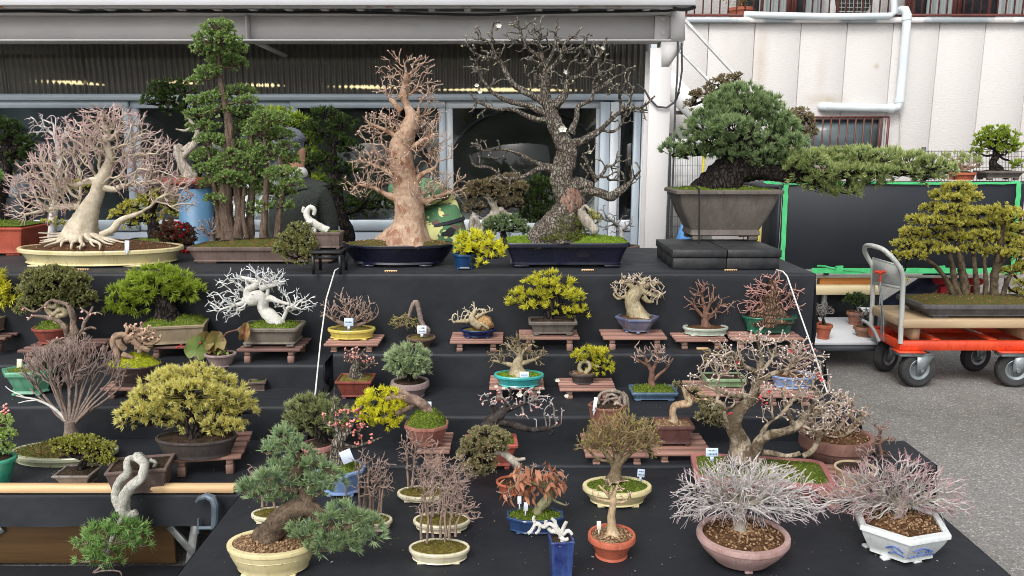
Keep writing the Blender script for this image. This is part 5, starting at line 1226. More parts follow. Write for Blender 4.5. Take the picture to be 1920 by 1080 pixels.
trunk(b, tp, BK_ORANGE, k=22, rough=.06, flare=.22, lobes=6, roots=10, rootlen=24, extra=ex, fine=.025)
twigs(b, [(tp, .22)]+[(e, .1) for e in ex], [(762, 128, 50, 28, 30), (765, 165, 62, 26, 36), (720, 230, 45, 26, 34), (805, 215, 28, 34, 30), (690, 250, 30, 18, 25), (700, 300, 48, 30, 40), (815, 280, 40, 34, 40), (685, 350, 44, 22, 40), (830, 345, 50, 26, 45), (740, 300, 50, 60, 50), (790, 240, 30, 40, 30), (790, 355, 50, 30, 40)], BK_ORANGE, n=800, step=7, r0=.55, pw=2.8, tips=3, tiplen=13, tipspread=.42, tipup=.35, rmax=2.8, bf=.32, jit=.9, buds=(leafm('orange_bud', srgb(214, 186, 168), srgb(190, 150, 130), None, .6, .1), 300, 1.5, 0))

b = Bonsai('little_yellow_pine_bonsai', 'little bright yellow pine in a small blue pot between the two navy trays', 872, 848, 895, 478, 507, ZA, glaze('teal_blue_glaze', srgb(30, 78, 122), srgb(16, 40, 80), .2), 'hex', .9, .8, lip=3, soil='dark', mound=2, group=GRP_T, fh=3)
trunk(b, [(874, 478, 5), (884, 470, 4.5), (896, 474, 4), (905, 480, 3)], BK_DARK, extra=[[(878, 474, 4), (880, 455, 3), (890, 445, 2)]])
needles(b, [(880, 446, 26, 15, 18, -6), (868, 462, 20, 12, 14, -10), (905, 452, 24, 14, 16, -6), (925, 465, 22, 14, 15, -8), (885, 470, 24, 12, 14, -12), (900, 494, 10, 8, 8, -10), (935, 480, 12, 10, 8, -6)], LF_YEL, BK_DARK, L=10, cnt=20, w=1.9, sp=8, spread=.6, trunkpts=[(890, 465, 3), (902, 480, 2)])

b = Bonsai('old_plum_bonsai', 'gnarled old grey plum with white blossoms in a navy rectangular tray', 1058, 946, 1174, 456, 503, ZA, NAVY, 'crect', .44, .90, lip=6, lipo=4, soil='brightmoss', mound=9, group=GRP_T, rimh=8, fh=6, curve=.5, blades=1500, drop=0)
tp = [(1043, 446, 46), (1051, 426, 37), (1062, 402, 29), (1068, 378, 25), (1058, 352, 20), (1054, 330, 19), (1060, 305, 19), (1062, 280, 17), (1052, 258, 15), (1040, 235, 14), (1032, 212, 12), (1025, 190, 10), (1022, 165, 8), (1022, 140, 6), (1018, 110, 4), (1010, 80, 3)]
ex = [[(1072, 350, 15), (1090, 345, 12), (1110, 350, 8)], [(1080, 362, 12), (1100, 358, 10), (1125, 362, 8), (1145, 368, 8), (1170, 352, 6), (1185, 338, 3), (1200, 320, 2)],
      [(1075, 270, 9), (1095, 262, 7), (1120, 248, 5), (1145, 225, 4), (1170, 205, 3), (1205, 200, 2), (1228, 180, 1.5)], [(1070, 250, 7), (1080, 225, 5), (1085, 200, 4), (1110, 185, 3), (1112, 150, 2.2)],
      [(1040, 200, 8), (1060, 175, 6), (1065, 150, 4), (1090, 140, 3), (1120, 110, 2.5), (1138, 70, 2)], [(1025, 195, 7), (1000, 180, 6), (965, 160, 5), (945, 130, 4), (935, 112, 3), (900, 105, 2.5), (880, 90, 2)],
      [(1028, 215, 7), (995, 200, 5), (955, 190, 4), (925, 175, 3), (905, 150, 2.5), (895, 128, 2), (868, 125, 1.5)], [(1030, 225, 6), (1000, 222, 4.5), (960, 205, 3.5), (930, 205, 2.5), (895, 190, 2), (880, 172, 1.6)],
      [(1045, 320, 8), (1015, 315, 5), (985, 330, 3.5), (950, 335, 3), (920, 315, 2.5), (890, 310, 2), (880, 290, 1.5)], [(1040, 315, 6), (1005, 305, 3.5), (975, 290, 3), (945, 280, 2.2), (908, 283, 2), (900, 270, 1.5)], [(1020, 140, 5), (1050, 110, 3.5), (1060, 80, 2.5), (1080, 65, 2)], [(1016, 110, 4), (985, 85, 3), (975, 55, 2), (968, 30, 1.5)], [(1020, 130, 4), (1040, 90, 3), (1042, 60, 2), (1045, 35, 1.5)], [(945, 130, 3), (925, 95, 2.4), (922, 60, 2), (928, 35, 1.5)], [(1120, 340, 5), (1105, 315, 3), (1095, 290, 2)], [(1100, 262, 4), (1120, 245, 3), (1160, 240, 2.4), (1190, 160, 2)]]
trunk(b, tp, BK_PLUM, k=26, rough=.17, flare=.3, lobes=5, extra=ex, fine=.08, roots=8, rootlen=18)
twigs(b, [(tp, .45)]+[(e, .12) for e in ex], [(920, 80, 55, 45, 40), (1000, 60, 60, 32, 40), (1085, 90, 60, 40, 40), (1130, 140, 40, 40, 30), (905, 140, 36, 30, 30), (900, 200, 26, 24, 20), (1165, 160, 30, 50, 30), (1180, 210, 50, 24, 30), (910, 285, 36, 30, 20), (950, 330, 40, 18, 20), (1170, 320, 40, 36, 25), (1030, 120, 60, 60, 40), (1110, 300, 22, 28, 20)], BK_PLUM, n=330, step=7, r0=1.0, tips=2, tiplen=8, rmax=3.2, gn=1.0, bf=.34, jit=1.6, tipspread=.55, tipup=.4, buds=(BUDY, 130, 1.7, 50))
u_ = b.rng.random(900); a_ = b.rng.uniform(math.pi*.95, math.pi*2.05, 900); h_ = u_**1.8*46; R0 = np.interp(h_, [0, 20, 46], [56, 44, 34])
Pm = np.stack([1043+h_*.38+np.cos(a_)*R0, 449-h_, np.sin(a_)*R0*.96], 1); mk_ = b.rng.random(900) < .95-.012*h_; Pm = Pm[mk_]; a_ = a_[mk_]
tufts(b, Pm, np.stack([np.cos(a_[:len(Pm)])*.4, -.5-0*Pm[:, 1], np.sin(a_[:len(Pm)])*.6], 1), 3.6, 4, 1.8, .6, leafm('trunk_moss', tuple(x*.6 for x in srgb(84, 96, 34)), tuple(x*.6 for x in srgb(138, 146, 62)), None, .8, .15), 'trunk_moss')
for x, y, R_ in ((1055, 242, 9), (935, 48, 6), (900, 172, 5), (1062, 135, 6), (1130, 90, 5), (894, 160, 5), (1105, 285, 5), (1060, 300, 0)):
    if R_: flower(b, x, y, -16 if R_ > 8 else -6, R_)
g = G(); g.tube(smooth([b.at(1088, 392, -10), b.at(1094, 408, -14), b.at(1108, 424, -16), b.at(1120, 437, -20)], 4), np.array([9]*4+[11]*4+[9]*4+[5])*b.s, 9); g.tube(smooth([b.at(1090, 395, -14), b.at(1097, 386, -20), b.at(1104, 392, -24), b.at(1108, 397, -24)], 4), np.linspace(4, 1.5, 13)*b.s, 6); g.build('deadwood', BK_DEAD, b.root, True, None)
g = G(); Q = []
for i in range(9):
    for j in range(13): a = -1.5+3.0*j/12; h = -24+48*i/8; w = math.sqrt(max(0, 1-(h/25)**2)); Q.append((1068+math.sin(a)*23*w+2, 376+h, -24.5*math.cos(a)*1.0-2.0+2.2*math.sin(i*1.1+j*1.7)*(w > .5)))
g.grid(mapP(Q, b.Yc, b.s), 9, 13); g.build('torn_heartwood', barkm('torn_pink_wood', srgb(198, 164, 144), srgb(128, 90, 76), None, scale=22, bump=1, bdist=.012, stretch=(3, 3, 1)), b.root, True, None)

b = Bonsai('big_blue_pine_bonsai', 'very big blue green pine with a long branch reaching right in a deep brown pot', 1352, 1257, 1451, 357, 452, ZBLK, GREY_CLAY, 'crect', .62, .66, lip=9, lipo=7, soil='moss', mound=6, group=GRP_T, rimh=7, fh=9, curve=-.35, blades=500, drop=1, rimmat=None)
tp = [(1346, 360, 40), (1362, 334, 33), (1384, 308, 27), (1402, 285, 22), (1405, 260, 16), (1395, 235, 12), (1390, 210, 8), (1392, 180, 5)]
ex = [[(1392, 316, 24), (1430, 320, 19), (1475, 328, 15), (1510, 332, 12), (1550, 332, 9), (1600, 325, 7), (1660, 322, 5), (1730, 325, 3), (1780, 315, 2)], [(1395, 270, 12), (1350, 272, 8), (1300, 285, 5), (1262, 292, 3)], [(1405, 270, 12), (1445, 260, 8), (1480, 262, 5)], [(1510, 333, 8), (1540, 345, 6), (1560, 355, 4)]]
trunk(b, tp, BK_DARK, k=24, rough=.13, flare=.2, extra=ex, fine=.07, twist=.6)
tk = cat_(full4(tp), 10)[:, [0, 1, 3, 2]].tolist()+sum([cat_(full4(e), 10)[:, [0, 1, 3, 2]].tolist() for e in ex], [])
padsh = [(1352, 192, 30, 16, 34), (1432, 192, 30, 16, 34), (1316, 226, 28, 15, 28), (1468, 230, 26, 15, 28), (1392, 178, 44, 20, 40), (1365, 196, 36, 20, 34), (1425, 198, 36, 20, 34), (1392, 208, 46, 22, 44), (1345, 218, 36, 20, 36), (1450, 220, 36, 20, 36), (1320, 240, 38, 17, 34), (1375, 238, 44, 20, 50), (1430, 242, 44, 20, 46), (1476, 244, 28, 18, 30), (1290, 264, 34, 15, 30), (1335, 262, 40, 16, 44), (1390, 266, 36, 16, 54), (1445, 268, 42, 18, 46), (1490, 268, 26, 16, 30), (1265, 284, 26, 12, 22), (1305, 288, 36, 12, 28), (1438, 292, 36, 16, 40), (1480, 296, 30, 16, 34), (1425, 308, 28, 12, 30), (1340, 282, 34, 12, 40), (1395, 288, 34, 12, 44), (1462, 308, 34, 14, 34), (1492, 304, 30, 16, 32), (1360, 292, 20, 8, 40)]
needles(b, padsh, LF_BLUE, BK_DARK, L=12, cnt=24, w=1.75, sp=8.5, spread=.48, upb=1.0, split=True, trunkpts=tk, jit=.9, low=.25, dens=1.15)
padsc = [(1515, 298, 34, 16, 28), (1560, 296, 40, 16, 34), (1610, 294, 40, 15, 36), (1660, 296, 40, 15, 36), (1705, 300, 36, 15, 32), (1745, 308, 32, 15, 28), (1775, 318, 22, 13, 20), (1540, 318, 38, 14, 32), (1590, 318, 38, 14, 34), (1640, 320, 40, 13, 34), (1690, 322, 38, 12, 30), (1735, 330, 28, 11, 22), (1530, 338, 32, 14, 26), (1575, 345, 38, 14, 30), (1545, 352, 26, 10, 22), (1590, 358, 26, 8, 18), (1625, 338, 30, 11, 26), (1500, 318, 26, 16, 26)]
padsc = [(x, y+2, rx*1.08, ry*1.22, rd*1.1) for x, y, rx, ry, rd in padsc]
needles(b, padsc, LF_BGY, BK_DARK, L=11, cnt=24, w=1.75, sp=8.5, spread=.48, upb=1.0, split=True, trunkpts=tk, jit=.9, low=.25, dens=1.15)
g = G(); g.tube(smooth([b.at(1300, 348, -50), b.at(1308, 353, -62), b.at(1311, 362, -66), b.at(1311, 445, -70), b.at(1312, 500, -72), b.at(1312, 585, -90)], 4), .004, 6); setp(g.build('black_rope', mat('rope_black', srgb(30, 30, 32), None, .8), None, True), 'black rope tied over the front of the big brown pot', 'rope')
# small wooden name blocks lying on the top step
for px, py, lb in ((155, 507, 'little wooden name block in front of the cream oval tray'), (733, 510, 'little wooden name block in front of the navy oval tray'), (1102, 508, 'little wooden name block in front of the navy rectangular tray'), (1370, 508, 'little wooden name block in front of the black block stand')):
    p = atZ(px, py, ZA+.002); s_ = scl(p[1], ZA); T = thing('name_block', lb, 'name tag', p, 'wooden name blocks'); g = G(); g.box(p+np.array([0, 0, .004]), (23*s_, .012, .009), bev=.001); g.build('block', PINE_WOOD, T)
    g = G()
    for k in range(5): g.box(p+np.array([(k-2)*4.2*s_, -.0065, .004]), (1.9*s_, .0006, .006))
    g.build('lettering', mat('ink_brown', srgb(70, 52, 36), None, .8), T)
p = atZ(1310, 660, ZB); 
for px, py, zz, lb in ((1317, 655, ZB, 'yellow name block at the edge of the second right step'),):
    p = atZ(px, py, zz+.002); s_ = scl(p[1], zz); T = thing('name_block', lb, 'name tag', p, 'wooden name blocks'); g = G(); g.box(p+np.array([0, 0, .004]), (22*s_, .012, .009), bev=.001); g.build('block', PINE_WOOD, T)

# ================================================================== second step
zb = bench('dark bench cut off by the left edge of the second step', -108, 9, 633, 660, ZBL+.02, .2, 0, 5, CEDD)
b = Bonsai('lime_pine_bonsai', 'lime green pine cut off by the left edge beside the coiled juniper', -45, -95, 2, 602, 632, zb, TAN, 'rect', .65, .9, lip=4, soil='moss', mound=8, group=GRP_B, blades=150)
tp = [(-46, 596, 15), (-42, 580, 11), (-36, 560, 8), (-30, 535, 5)]; trunk(b, tp, BK_DARK, k=14, rough=.14, flare=.3)
needles(b, [(-30, 520, 36, 14), (-5, 535, 26, 15), (14, 552, 24, 14), (-40, 545, 44, 16), (2, 565, 28, 10), (-60, 560, 34, 14)], LF_YG, BK_DARK, L=13, cnt=20, w=2.2, sp=9, spread=.6, upb=.5, trunkpts=tp)
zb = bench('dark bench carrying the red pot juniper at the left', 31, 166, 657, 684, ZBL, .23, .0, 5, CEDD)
b = Bonsai('coiled_juniper_bonsai', 'rounded juniper with a coiled pale trunk in a red clay pot', 100, 62, 132, 619, 650, zb, REDCLAY, 'oval', .75, .68, lip=4, soil='moss', mound=13, group=GRP_B, blades=300)
trunk(b, [(105, 606, 6), (112, 592, 6), (122, 590, 5.5), (122, 582, 5.5), (113, 580, 5.5), (104, 588, 5.5), (95, 588, 5), (88, 578, 5), (93, 573, 5), (103, 575, 4.5), (108, 566, 4), (105, 550, 3)], BK_PALE, rough=.12)
needles(b, [(105, 512, 42, 14), (70, 520, 32, 16), (140, 526, 34, 16), (100, 532, 52, 20), (62, 545, 30, 18), (150, 552, 32, 14), (110, 552, 46, 16), (58, 568, 26, 14), (45, 580, 20, 9), (140, 568, 32, 10), (170, 562, 14, 8), (85, 560, 30, 12)], LF_JUN, BK_DARK, L=4.6, cnt=10, w=2.2, sp=4.8, flat=1, spread=.9, trunkpts=[(106, 560, 3)], dens=1.2)

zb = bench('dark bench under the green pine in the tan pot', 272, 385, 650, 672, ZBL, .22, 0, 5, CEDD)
b = Bonsai('green_pine_bonsai', 'fresh green pine with a thick black trunk in a tan rectangular pot', 320, 272, 386, 612, 650, zb, TAN, 'rect', .62, .92, lip=4, soil='moss', mound=12, group=GRP_B, blades=600, rimh=5, rot=.22, drop=0)
tp = [(318, 606, 24), (314, 590, 20), (308, 572, 17), (300, 555, 13), (295, 535, 8), (290, 515, 5)]
trunk(b, tp, BK_DARK, k=16, rough=.14, flare=.3, fine=.06, extra=[[(305, 560, 8), (270, 562, 5), (235, 575, 3)], [(305, 558, 7), (335, 548, 5), (365, 550, 3)]])
needles(b, [(292, 512, 40, 14), (265, 528, 36, 16), (325, 525, 40, 16), (295, 535, 50, 20), (240, 545, 32, 16), (350, 545, 34, 16), (285, 552, 44, 14), (225, 565, 28, 16), (250, 572, 30, 16), (215, 585, 20, 12), (325, 552, 34, 10)], LF_GRN, BK_DARK, L=13, cnt=20, w=2.2, sp=9, spread=.6, upb=.5, trunkpts=tp, dens=1.05)

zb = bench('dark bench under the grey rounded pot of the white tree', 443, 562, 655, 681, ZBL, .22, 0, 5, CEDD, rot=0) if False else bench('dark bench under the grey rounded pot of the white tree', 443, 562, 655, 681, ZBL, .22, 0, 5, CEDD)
b = Bonsai('lime_white_bonsai', 'chalk white bare tree with a leaning trunk in a grey rounded rectangular pot', 505, 456, 567, 617, 652, zb, clay('taupe_clay', srgb(126, 118, 106), srgb(108, 100, 90)), 'rrect', .68, .88, lip=6, lipo=4, soil='moss', mound=8, group=GRP_B, blades=500, rimh=6, fh=6, curve=-.3)
tp = [(520, 606, 13), (508, 594, 13), (494, 580, 10), (492, 566, 11), (486, 556, 14), (472, 562, 13), (464, 552, 9), (465, 542, 7), (480, 535, 7), (488, 522, 5)]
ex = [[(492, 560, 9), (508, 560, 6), (525, 566, 4), (550, 572, 2.5)], [(464, 555, 7), (455, 568, 5), (440, 572, 3), (415, 580, 2)], [(485, 530, 6), (470, 525, 5), (450, 520, 3)], [(488, 540, 6), (510, 535, 4), (530, 530, 3)], [(524, 600, 5), (532, 607, 3)]]
trunk(b, tp, BK_WHITE, rough=.12, flare=.25, extra=ex, fine=.03)
twigs(b, [(tp, .55)]+[(e, .1) for e in ex], [(472, 520, 54, 20, 30), (500, 525, 40, 18, 25), (430, 560, 46, 24, 28), (425, 580, 34, 18, 20), (550, 565, 42, 22, 26), (545, 580, 36, 12, 20), (515, 520, 32, 14, 20), (440, 530, 36, 14, 22)], BK_WHITE, n=300, step=6, r0=.72, pw=2.6, tips=2, tiplen=10, rmax=3.6, bf=.35, jit=.8, tipup=.1)

zb = bench('reddish bench under the yellow oval pot', 606, 709, 645, 661, ZB, .19)
b = Bonsai('low_maple_bonsai', 'low wide pink brown twiggy maple in a yellow oval pot', 660, 615, 704, 621, 640, zb, YEL, 'oval', .62, .9, lip=4, soil='olive', mound=6, group=GRP_B, rimh=5, fh=3)
tp = [(660, 617, 13), (658, 610, 9), (655, 602, 6)]
ex = [[(656, 612, 6), (640, 606, 4), (620, 596, 2.5), (605, 585, 1.6)], [(660, 608, 5), (672, 595, 3.5), (690, 580, 2)], [(655, 604, 4), (650, 588, 3), (645, 570, 2)], [(664, 612, 5), (682, 606, 3), (703, 596, 2)]]
trunk(b, tp, BK_PINKT, roots=9, rootlen=16, flare=.4, extra=ex)
twigs(b, [(tp, .4)]+[(e, .2) for e in ex], [(650, 570, 34, 24, 24), (620, 585, 20, 20, 20), (690, 580, 24, 26, 20), (660, 590, 46, 20, 28)], BK_PINKT, n=170, step=5, r0=.62, tips=2, tiplen=9, rmax=3, bf=.4, tipup=.35, tipspread=.35)
b.taglabel = 'pale blue tag leaning on the low maple in the yellow pot'; b.tag(654, 604, 17, 15, -16, (196, 214, 230), 0, True, 1)

b = Bonsai('arched_trunk_bonsai', 'olive twiggy bonsai with a tall hooked bare trunk in a small brown bowl', 788, 762, 817, 637, 653, ZB, clay('rough_brown_clay', srgb(116, 92, 78), srgb(92, 72, 60)), 'round', .9, .6, lip=4, soil='olive', mound=5, group=GRP_B, feet=0)
tp = [(795, 632, 6), (803, 618, 5), (796, 614, 5), (789, 600, 4.5), (785, 580, 4.5), (781, 566, 4.5), (775, 570, 4), (769, 585, 3.5), (765, 600, 2.5)]
trunk(b, tp, BK_GREYT, flare=.3)
twigs(b, [(tp[5:], .5)], [(758, 602, 22, 14, 16), (745, 606, 14, 14, 12), (770, 610, 18, 10, 12)], BK_OLIVE, n=130, step=4, inertia=.5, wig=.35, r0=.7, tips=2, tiplen=7, up=.1)
needles(b, [(756, 602, 20, 12, 14, 0), (742, 606, 12, 10, 10, 0), (770, 606, 14, 8, 10, 0)], LF_OLG, BK_OLIVE, L=4, cnt=4, w=1.8, sp=6, flat=1, spread=.9, stems=False)
b.taglabel = 'white tag at the foot of the hooked trunk bonsai'; b.tag(791, 618, 17, 15, -14, (222, 228, 236), 0, True, 2)

zb = bench('reddish bench under the navy oval pot with the tan rock', 843, 943, 640, 660, ZB, .19)
b = Bonsai('rock_maple_bonsai', 'windswept pale twigs over a tan rock in a navy oval pot on its bench', 895, 863, 930, 621, 636, zb, NAVY2, 'oval', .62, .85, lip=3, soil='olive', mound=5, group=GRP_B, fh=3)
g = G(); g.balls([b.at(905, 606, -2), b.at(892, 611, -5)], np.array([[22, 16, 16], [14, 12, 12.]])*b.s); V = g.V; nz = noise1(b.rng, 6, 30, 110); g = G()
U = []
for i in range(11):
    for j in range(18):
        a = math.pi*i/10; t = 2*math.pi*j/17; U.append(b.at(904, 606)+np.array([math.sin(a)*math.cos(t)*22, math.sin(a)*math.sin(t)*16, math.cos(a)*17])*b.s)
U = np.array(U); U += (U-b.at(904, 606))*nz(U)[:, None]*.5; g.grid(U, 11, 18, flip=True); g.build('rock', barkm('tan_rock', srgb(196, 160, 112), srgb(160, 122, 82), None, scale=30, bump=1), b.root, True, None)
tp = [(900, 612, 7, -14), (888, 604, 7, -14), (884, 594, 5, -10), (890, 584, 4, -6)]; ex = [[(888, 600, 5, -12), (870, 602, 3.5, -10), (850, 604, 2, -8)], [(892, 596, 4, -12), (905, 588, 2.5, -6), (918, 584, 1.8)], [(900, 606, 3, -18), (910, 612, 2.5, -16), (916, 616, 1.6, -14)]]
trunk(b, tp, BK_PALE, extra=ex, rough=.14)
twigs(b, [(tp, .4)]+[(e, .2) for e in ex], [(888, 584, 24, 12, 14), (865, 596, 24, 12, 14), (908, 582, 20, 8, 12), (855, 602, 12, 6, 8)], BK_PALE, n=120, step=5, inertia=.7, wig=.35, r0=.8, tips=2, tiplen=8, rmax=3)

zb = bench('reddish bench under the yellow green pine with the grey rectangular pot', 973, 1087, 633, 659, ZB, .21)
b = Bonsai('yellow_green_pine_bonsai', 'layered yellow green pine in a grey brown rectangular pot on a bench', 1036, 991, 1081, 604, 630, zb, GREY_CLAY, 'crect', .55, .84, lip=4, lipo=4, soil='dark', mound=5, group=GRP_B, rimh=6, fh=4, curve=-.2)
tp = [(1030, 600, 10), (1030, 588, 8), (1038, 575, 7), (1045, 560, 6), (1038, 540, 5), (1035, 520, 3)]; ex = [[(1038, 580, 5), (1055, 572, 4), (1080, 580, 3), (1100, 590, 2)], [(1035, 575, 5), (1010, 572, 3.5), (985, 572, 2)]]
trunk(b, tp, BK_DARK, extra=ex, rough=.16, flare=.4, fine=.05, roots=6, rootlen=10)
needles(b, [(1028, 516, 22, 9), (1000, 530, 20, 9), (1052, 530, 24, 9), (1025, 535, 26, 10), (978, 552, 24, 10), (1075, 552, 20, 9), (1010, 556, 30, 11), (1046, 552, 26, 10), (966, 568, 16, 8), (1000, 574, 22, 8), (1090, 584, 20, 10), (1066, 586, 24, 9), (1088, 560, 14, 8), (1030, 574, 16, 6)], LF_YG, BK_DARK, L=10, cnt=22, w=1.7, sp=8, spread=.55, upb=.9, split=True, trunkpts=cat_(full4(tp), 6)[:, [0, 1, 3, 2]].tolist()+[(1090, 586, 2, 0), (990, 572, 2, 0)], jit=.6)

zb = bench('pale bench under the mottled blue hexagonal pot', 1131, 1252, 633, 657, ZB, .21, 0, 3)
b = Bonsai('pale_stump_bonsai', 'fat pale stump with stubby branches in a mottled blue hexagonal pot', 1193, 1153, 1235, 600, 627, zb, BLUEG, 'hex', .85, .62, lip=5, soil='brown', mound=4, group=GRP_B, rimh=4, fh=4, curve=-.3, feet=6, rot=.0)
tp = [(1196, 599, 22), (1193, 588, 17), (1187, 574, 14.5), (1185, 560, 14), (1192, 548, 13), (1200, 540, 9)]
ex = [[(1186, 562, 7), (1172, 556, 4), (1158, 560, 2.5), (1150, 552, 1.8)], [(1192, 545, 7), (1180, 534, 4.5), (1165, 526, 3)], [(1200, 545, 8), (1215, 550, 5), (1232, 556, 3), (1240, 552, 2)], [(1200, 540, 6), (1206, 528, 4), (1212, 520, 2.5)], [(1205, 555, 6), (1215, 565, 4), (1226, 565, 2.4)], [(1200, 542, 6), (1222, 532, 3.5), (1238, 530, 2)]]
trunk(b, tp, BK_PALE, k=18, rough=.08, flare=.3, extra=ex, roots=7, rootlen=8)
twigs(b, [(tp, .6)]+[(e, .3) for e in ex], [(1200, 528, 40, 13, 24), (1160, 540, 18, 14, 14), (1232, 548, 22, 16, 18), (1180, 525, 24, 10, 16)], barkm('pale_twig', srgb(206, 190, 164), srgb(150, 130, 108), srgb(210, 196, 178), scale=40), n=130, step=5, r0=.8, tips=2, tiplen=8, rmax=3, bf=.3, jit=.9, tipup=.15)

zb = bench('reddish bench under the pale celadon oval pot', 1267, 1366, 637, 656, ZB, .19)
b = Bonsai('upright_twiggy_bonsai', 'upright red brown twiggy tree in a flat celadon oval pot', 1322, 1280, 1365, 618, 632, zb, CELADON, 'oval', .62, .94, lip=4, soil='brown', mound=5, group=GRP_B, rimh=4, fh=2)
tp = [(1323, 612, 9), (1322, 602, 6.5), (1324, 590, 5.5), (1320, 572, 3.5), (1316, 550, 2.5), (1322, 530, 1.5)]; ex = [[(1324, 600, 4.5), (1336, 588, 3), (1350, 574, 2)], [(1320, 596, 4), (1308, 582, 3), (1295, 566, 2)], [(1322, 588, 4), (1332, 568, 2.6), (1338, 545, 1.6)]]
trunk(b, tp, BK_RED, extra=ex, flare=.4, roots=7, rootlen=10)
twigs(b, [(tp, .4)]+[(e, .4) for e in ex], [(1322, 548, 30, 28, 26), (1300, 558, 20, 22, 18), (1352, 570, 22, 22, 18), (1330, 575, 40, 20, 26)], BK_RED, n=75, step=5, r0=.75, tips=2, tiplen=10, rmax=3, tipspread=.35, bf=.4, tipup=.4)

zb = bench('pale bench under the dark green oval pot', 1373, 1508, 634, 655, ZB, .21, 0, 4)
b = Bonsai('mound_trunk_bonsai', 'broad tapering brown mound trunk with pink twigs in a dark green oval pot', 1442, 1391, 1494, 598, 628, zb, DGREEN, 'oval', .55, .80, lip=3, lipo=1, soil='brown', mound=6, group=GRP_B, rimh=3, fh=3, curve=.3)
tp = [(1443, 598, 34), (1446, 590, 28), (1446, 578, 20), (1448, 564, 15), (1452, 550, 11), (1448, 537, 7), (1446, 524, 4)]
trunk(b, tp, barkm('brown_mound_bark', srgb(150, 122, 98), srgb(98, 76, 60), None, scale=40, bump=1, bdist=.012, crack=70), k=22, rough=.2, flare=.25, fine=.10, roots=9, rootlen=14)
twigs(b, [(tp, .1)], [(1446, 525, 28, 10, 20), (1440, 545, 42, 14, 30), (1410, 575, 30, 12, 22), (1475, 570, 32, 12, 24), (1400, 585, 16, 6, 12), (1485, 548, 20, 10, 14), (1415, 550, 20, 12, 16)], barkm('pink_twig', srgb(170, 130, 116), srgb(140, 104, 92), srgb(212, 164, 158), scale=40), n=230, step=5, r0=.62, tips=2, tiplen=10, rmax=2.2, bf=.25, tipup=.25, tipspread=.4)
# ================================================================== third step
b = Bonsai('leaning_plum_bonsai', 'old gnarled plum with white branches and pink buds in a pale green pot', 55, 4, 104, 700, 745, ZCL, LGREEN, 'hex', .62, .7, lip=8, lipo=5, soil='moss', mound=5, group=GRP_B, rimh=8, fh=5, curve=-.3)
tp = [(64, 694, 14), (76, 676, 13), (92, 660, 13), (110, 650, 12), (130, 648, 13), (140, 630, 11), (138, 612, 6), (136, 592, 5.5), (128, 572, 4)]
ex = [[(128, 636, 6), (122, 614, 5), (105, 600, 4), (80, 594, 3.4), (60, 592, 2)], [(128, 572, 4), (105, 565, 3.5), (95, 564, 3), (78, 578, 2.5), (62, 584, 2), (40, 574, 1.5)], [(142, 640, 5), (150, 625, 3.5), (155, 618, 3.5), (158, 605, 3.2), (166, 592, 3), (164, 586, 2), (150, 577, 1.5)], [(166, 592, 2.5), (172, 580, 2), (174, 574, 1.4)], [(155, 618, 3), (172, 614, 2.4), (180, 617, 2)], [(152, 624, 3), (160, 626, 2.6), (157, 633, 2)], [(120, 650, 6, -8), (108, 638, 4, -12), (98, 640, 3, -12)], [(60, 594, 2.5), (52, 600, 2)], [(166, 590, 2), (182, 586, 1.5), (192, 590, 1)]]
trunk(b, tp, barkm('gnarled_plum', srgb(170, 150, 134), srgb(86, 72, 62), srgb(206, 194, 188), scale=30, bump=1), rough=.2, extra=ex, fine=.06, flare=.2)
twigs(b, [(e, .4) for e in ex], [(70, 585, 30, 10, 14), (165, 590, 20, 12, 12), (110, 635, 20, 8, 12)], BK_FINE, n=26, step=5, wig=.5, r0=1, tips=1, tiplen=5, buds=(BUDP, 40, 2.0, 24))
b.taglabel = 'cream tag standing in the pale green pot at the left'; b.tag(36, 682, 9, 18, 4, (232, 224, 190))

zb = bench('reddish bench under the brown oval pot with bright moss', 186, 300, 728, 749, ZCL, .22)
b = Bonsai('coiled_root_bonsai', 'thick coiled bare roots over a bright yellow moss mound in a brown oval pot', 250, 200, 303, 691, 726, zb, clay('bronze_clay', srgb(70, 54, 50), srgb(50, 40, 38), .4), 'oval', .62, .75, lip=3, soil='yellowmoss', mound=20, group=GRP_B, rimh=4, feet=0, blades=900, curve=-.4, drop=1, rimmat=None)
tp = [(222, 680, 6, -14), (219, 660, 6, -12), (213, 645, 6.5, -10), (216, 632, 6.5, -6), (228, 628, 6, 0), (240, 632, 6, 2), (246, 642, 6, 0)]
ex = [[(222, 636, 6, -8), (226, 648, 6, -10), (236, 656, 5, -8)], [(230, 664, 5, -14), (240, 668, 5, -14), (250, 672, 4, -12)], [(280, 658, 5, -8), (266, 652, 5, -10), (255, 652, 5, -6)], [(236, 640, 7, 0), (248, 632, 8, 2), (262, 630, 8, 4), (268, 642, 6, 2)], [(250, 640, 6, -6), (262, 650, 5, -10), (262, 662, 4, -12)], [(270, 644, 4, -4), (285, 645, 3, -4), (296, 640, 2, -4), (302, 634, 1.5, -4)]]
trunk(b, tp, BK_TAN, rough=.14, extra=ex)
twigs(b, [(ex[3], .2), (tp, .5)], [(262, 620, 24, 14, 18), (280, 630, 20, 12, 14), (245, 612, 14, 10, 12)], BK_TAN, n=110, step=4, wig=.5, r0=1.1, tips=2, tiplen=5, rmax=3.5, buds=(leafm('tan_bud', srgb(206, 176, 152), srgb(170, 134, 116), None, .7, .1), 90, 2.2, 60))

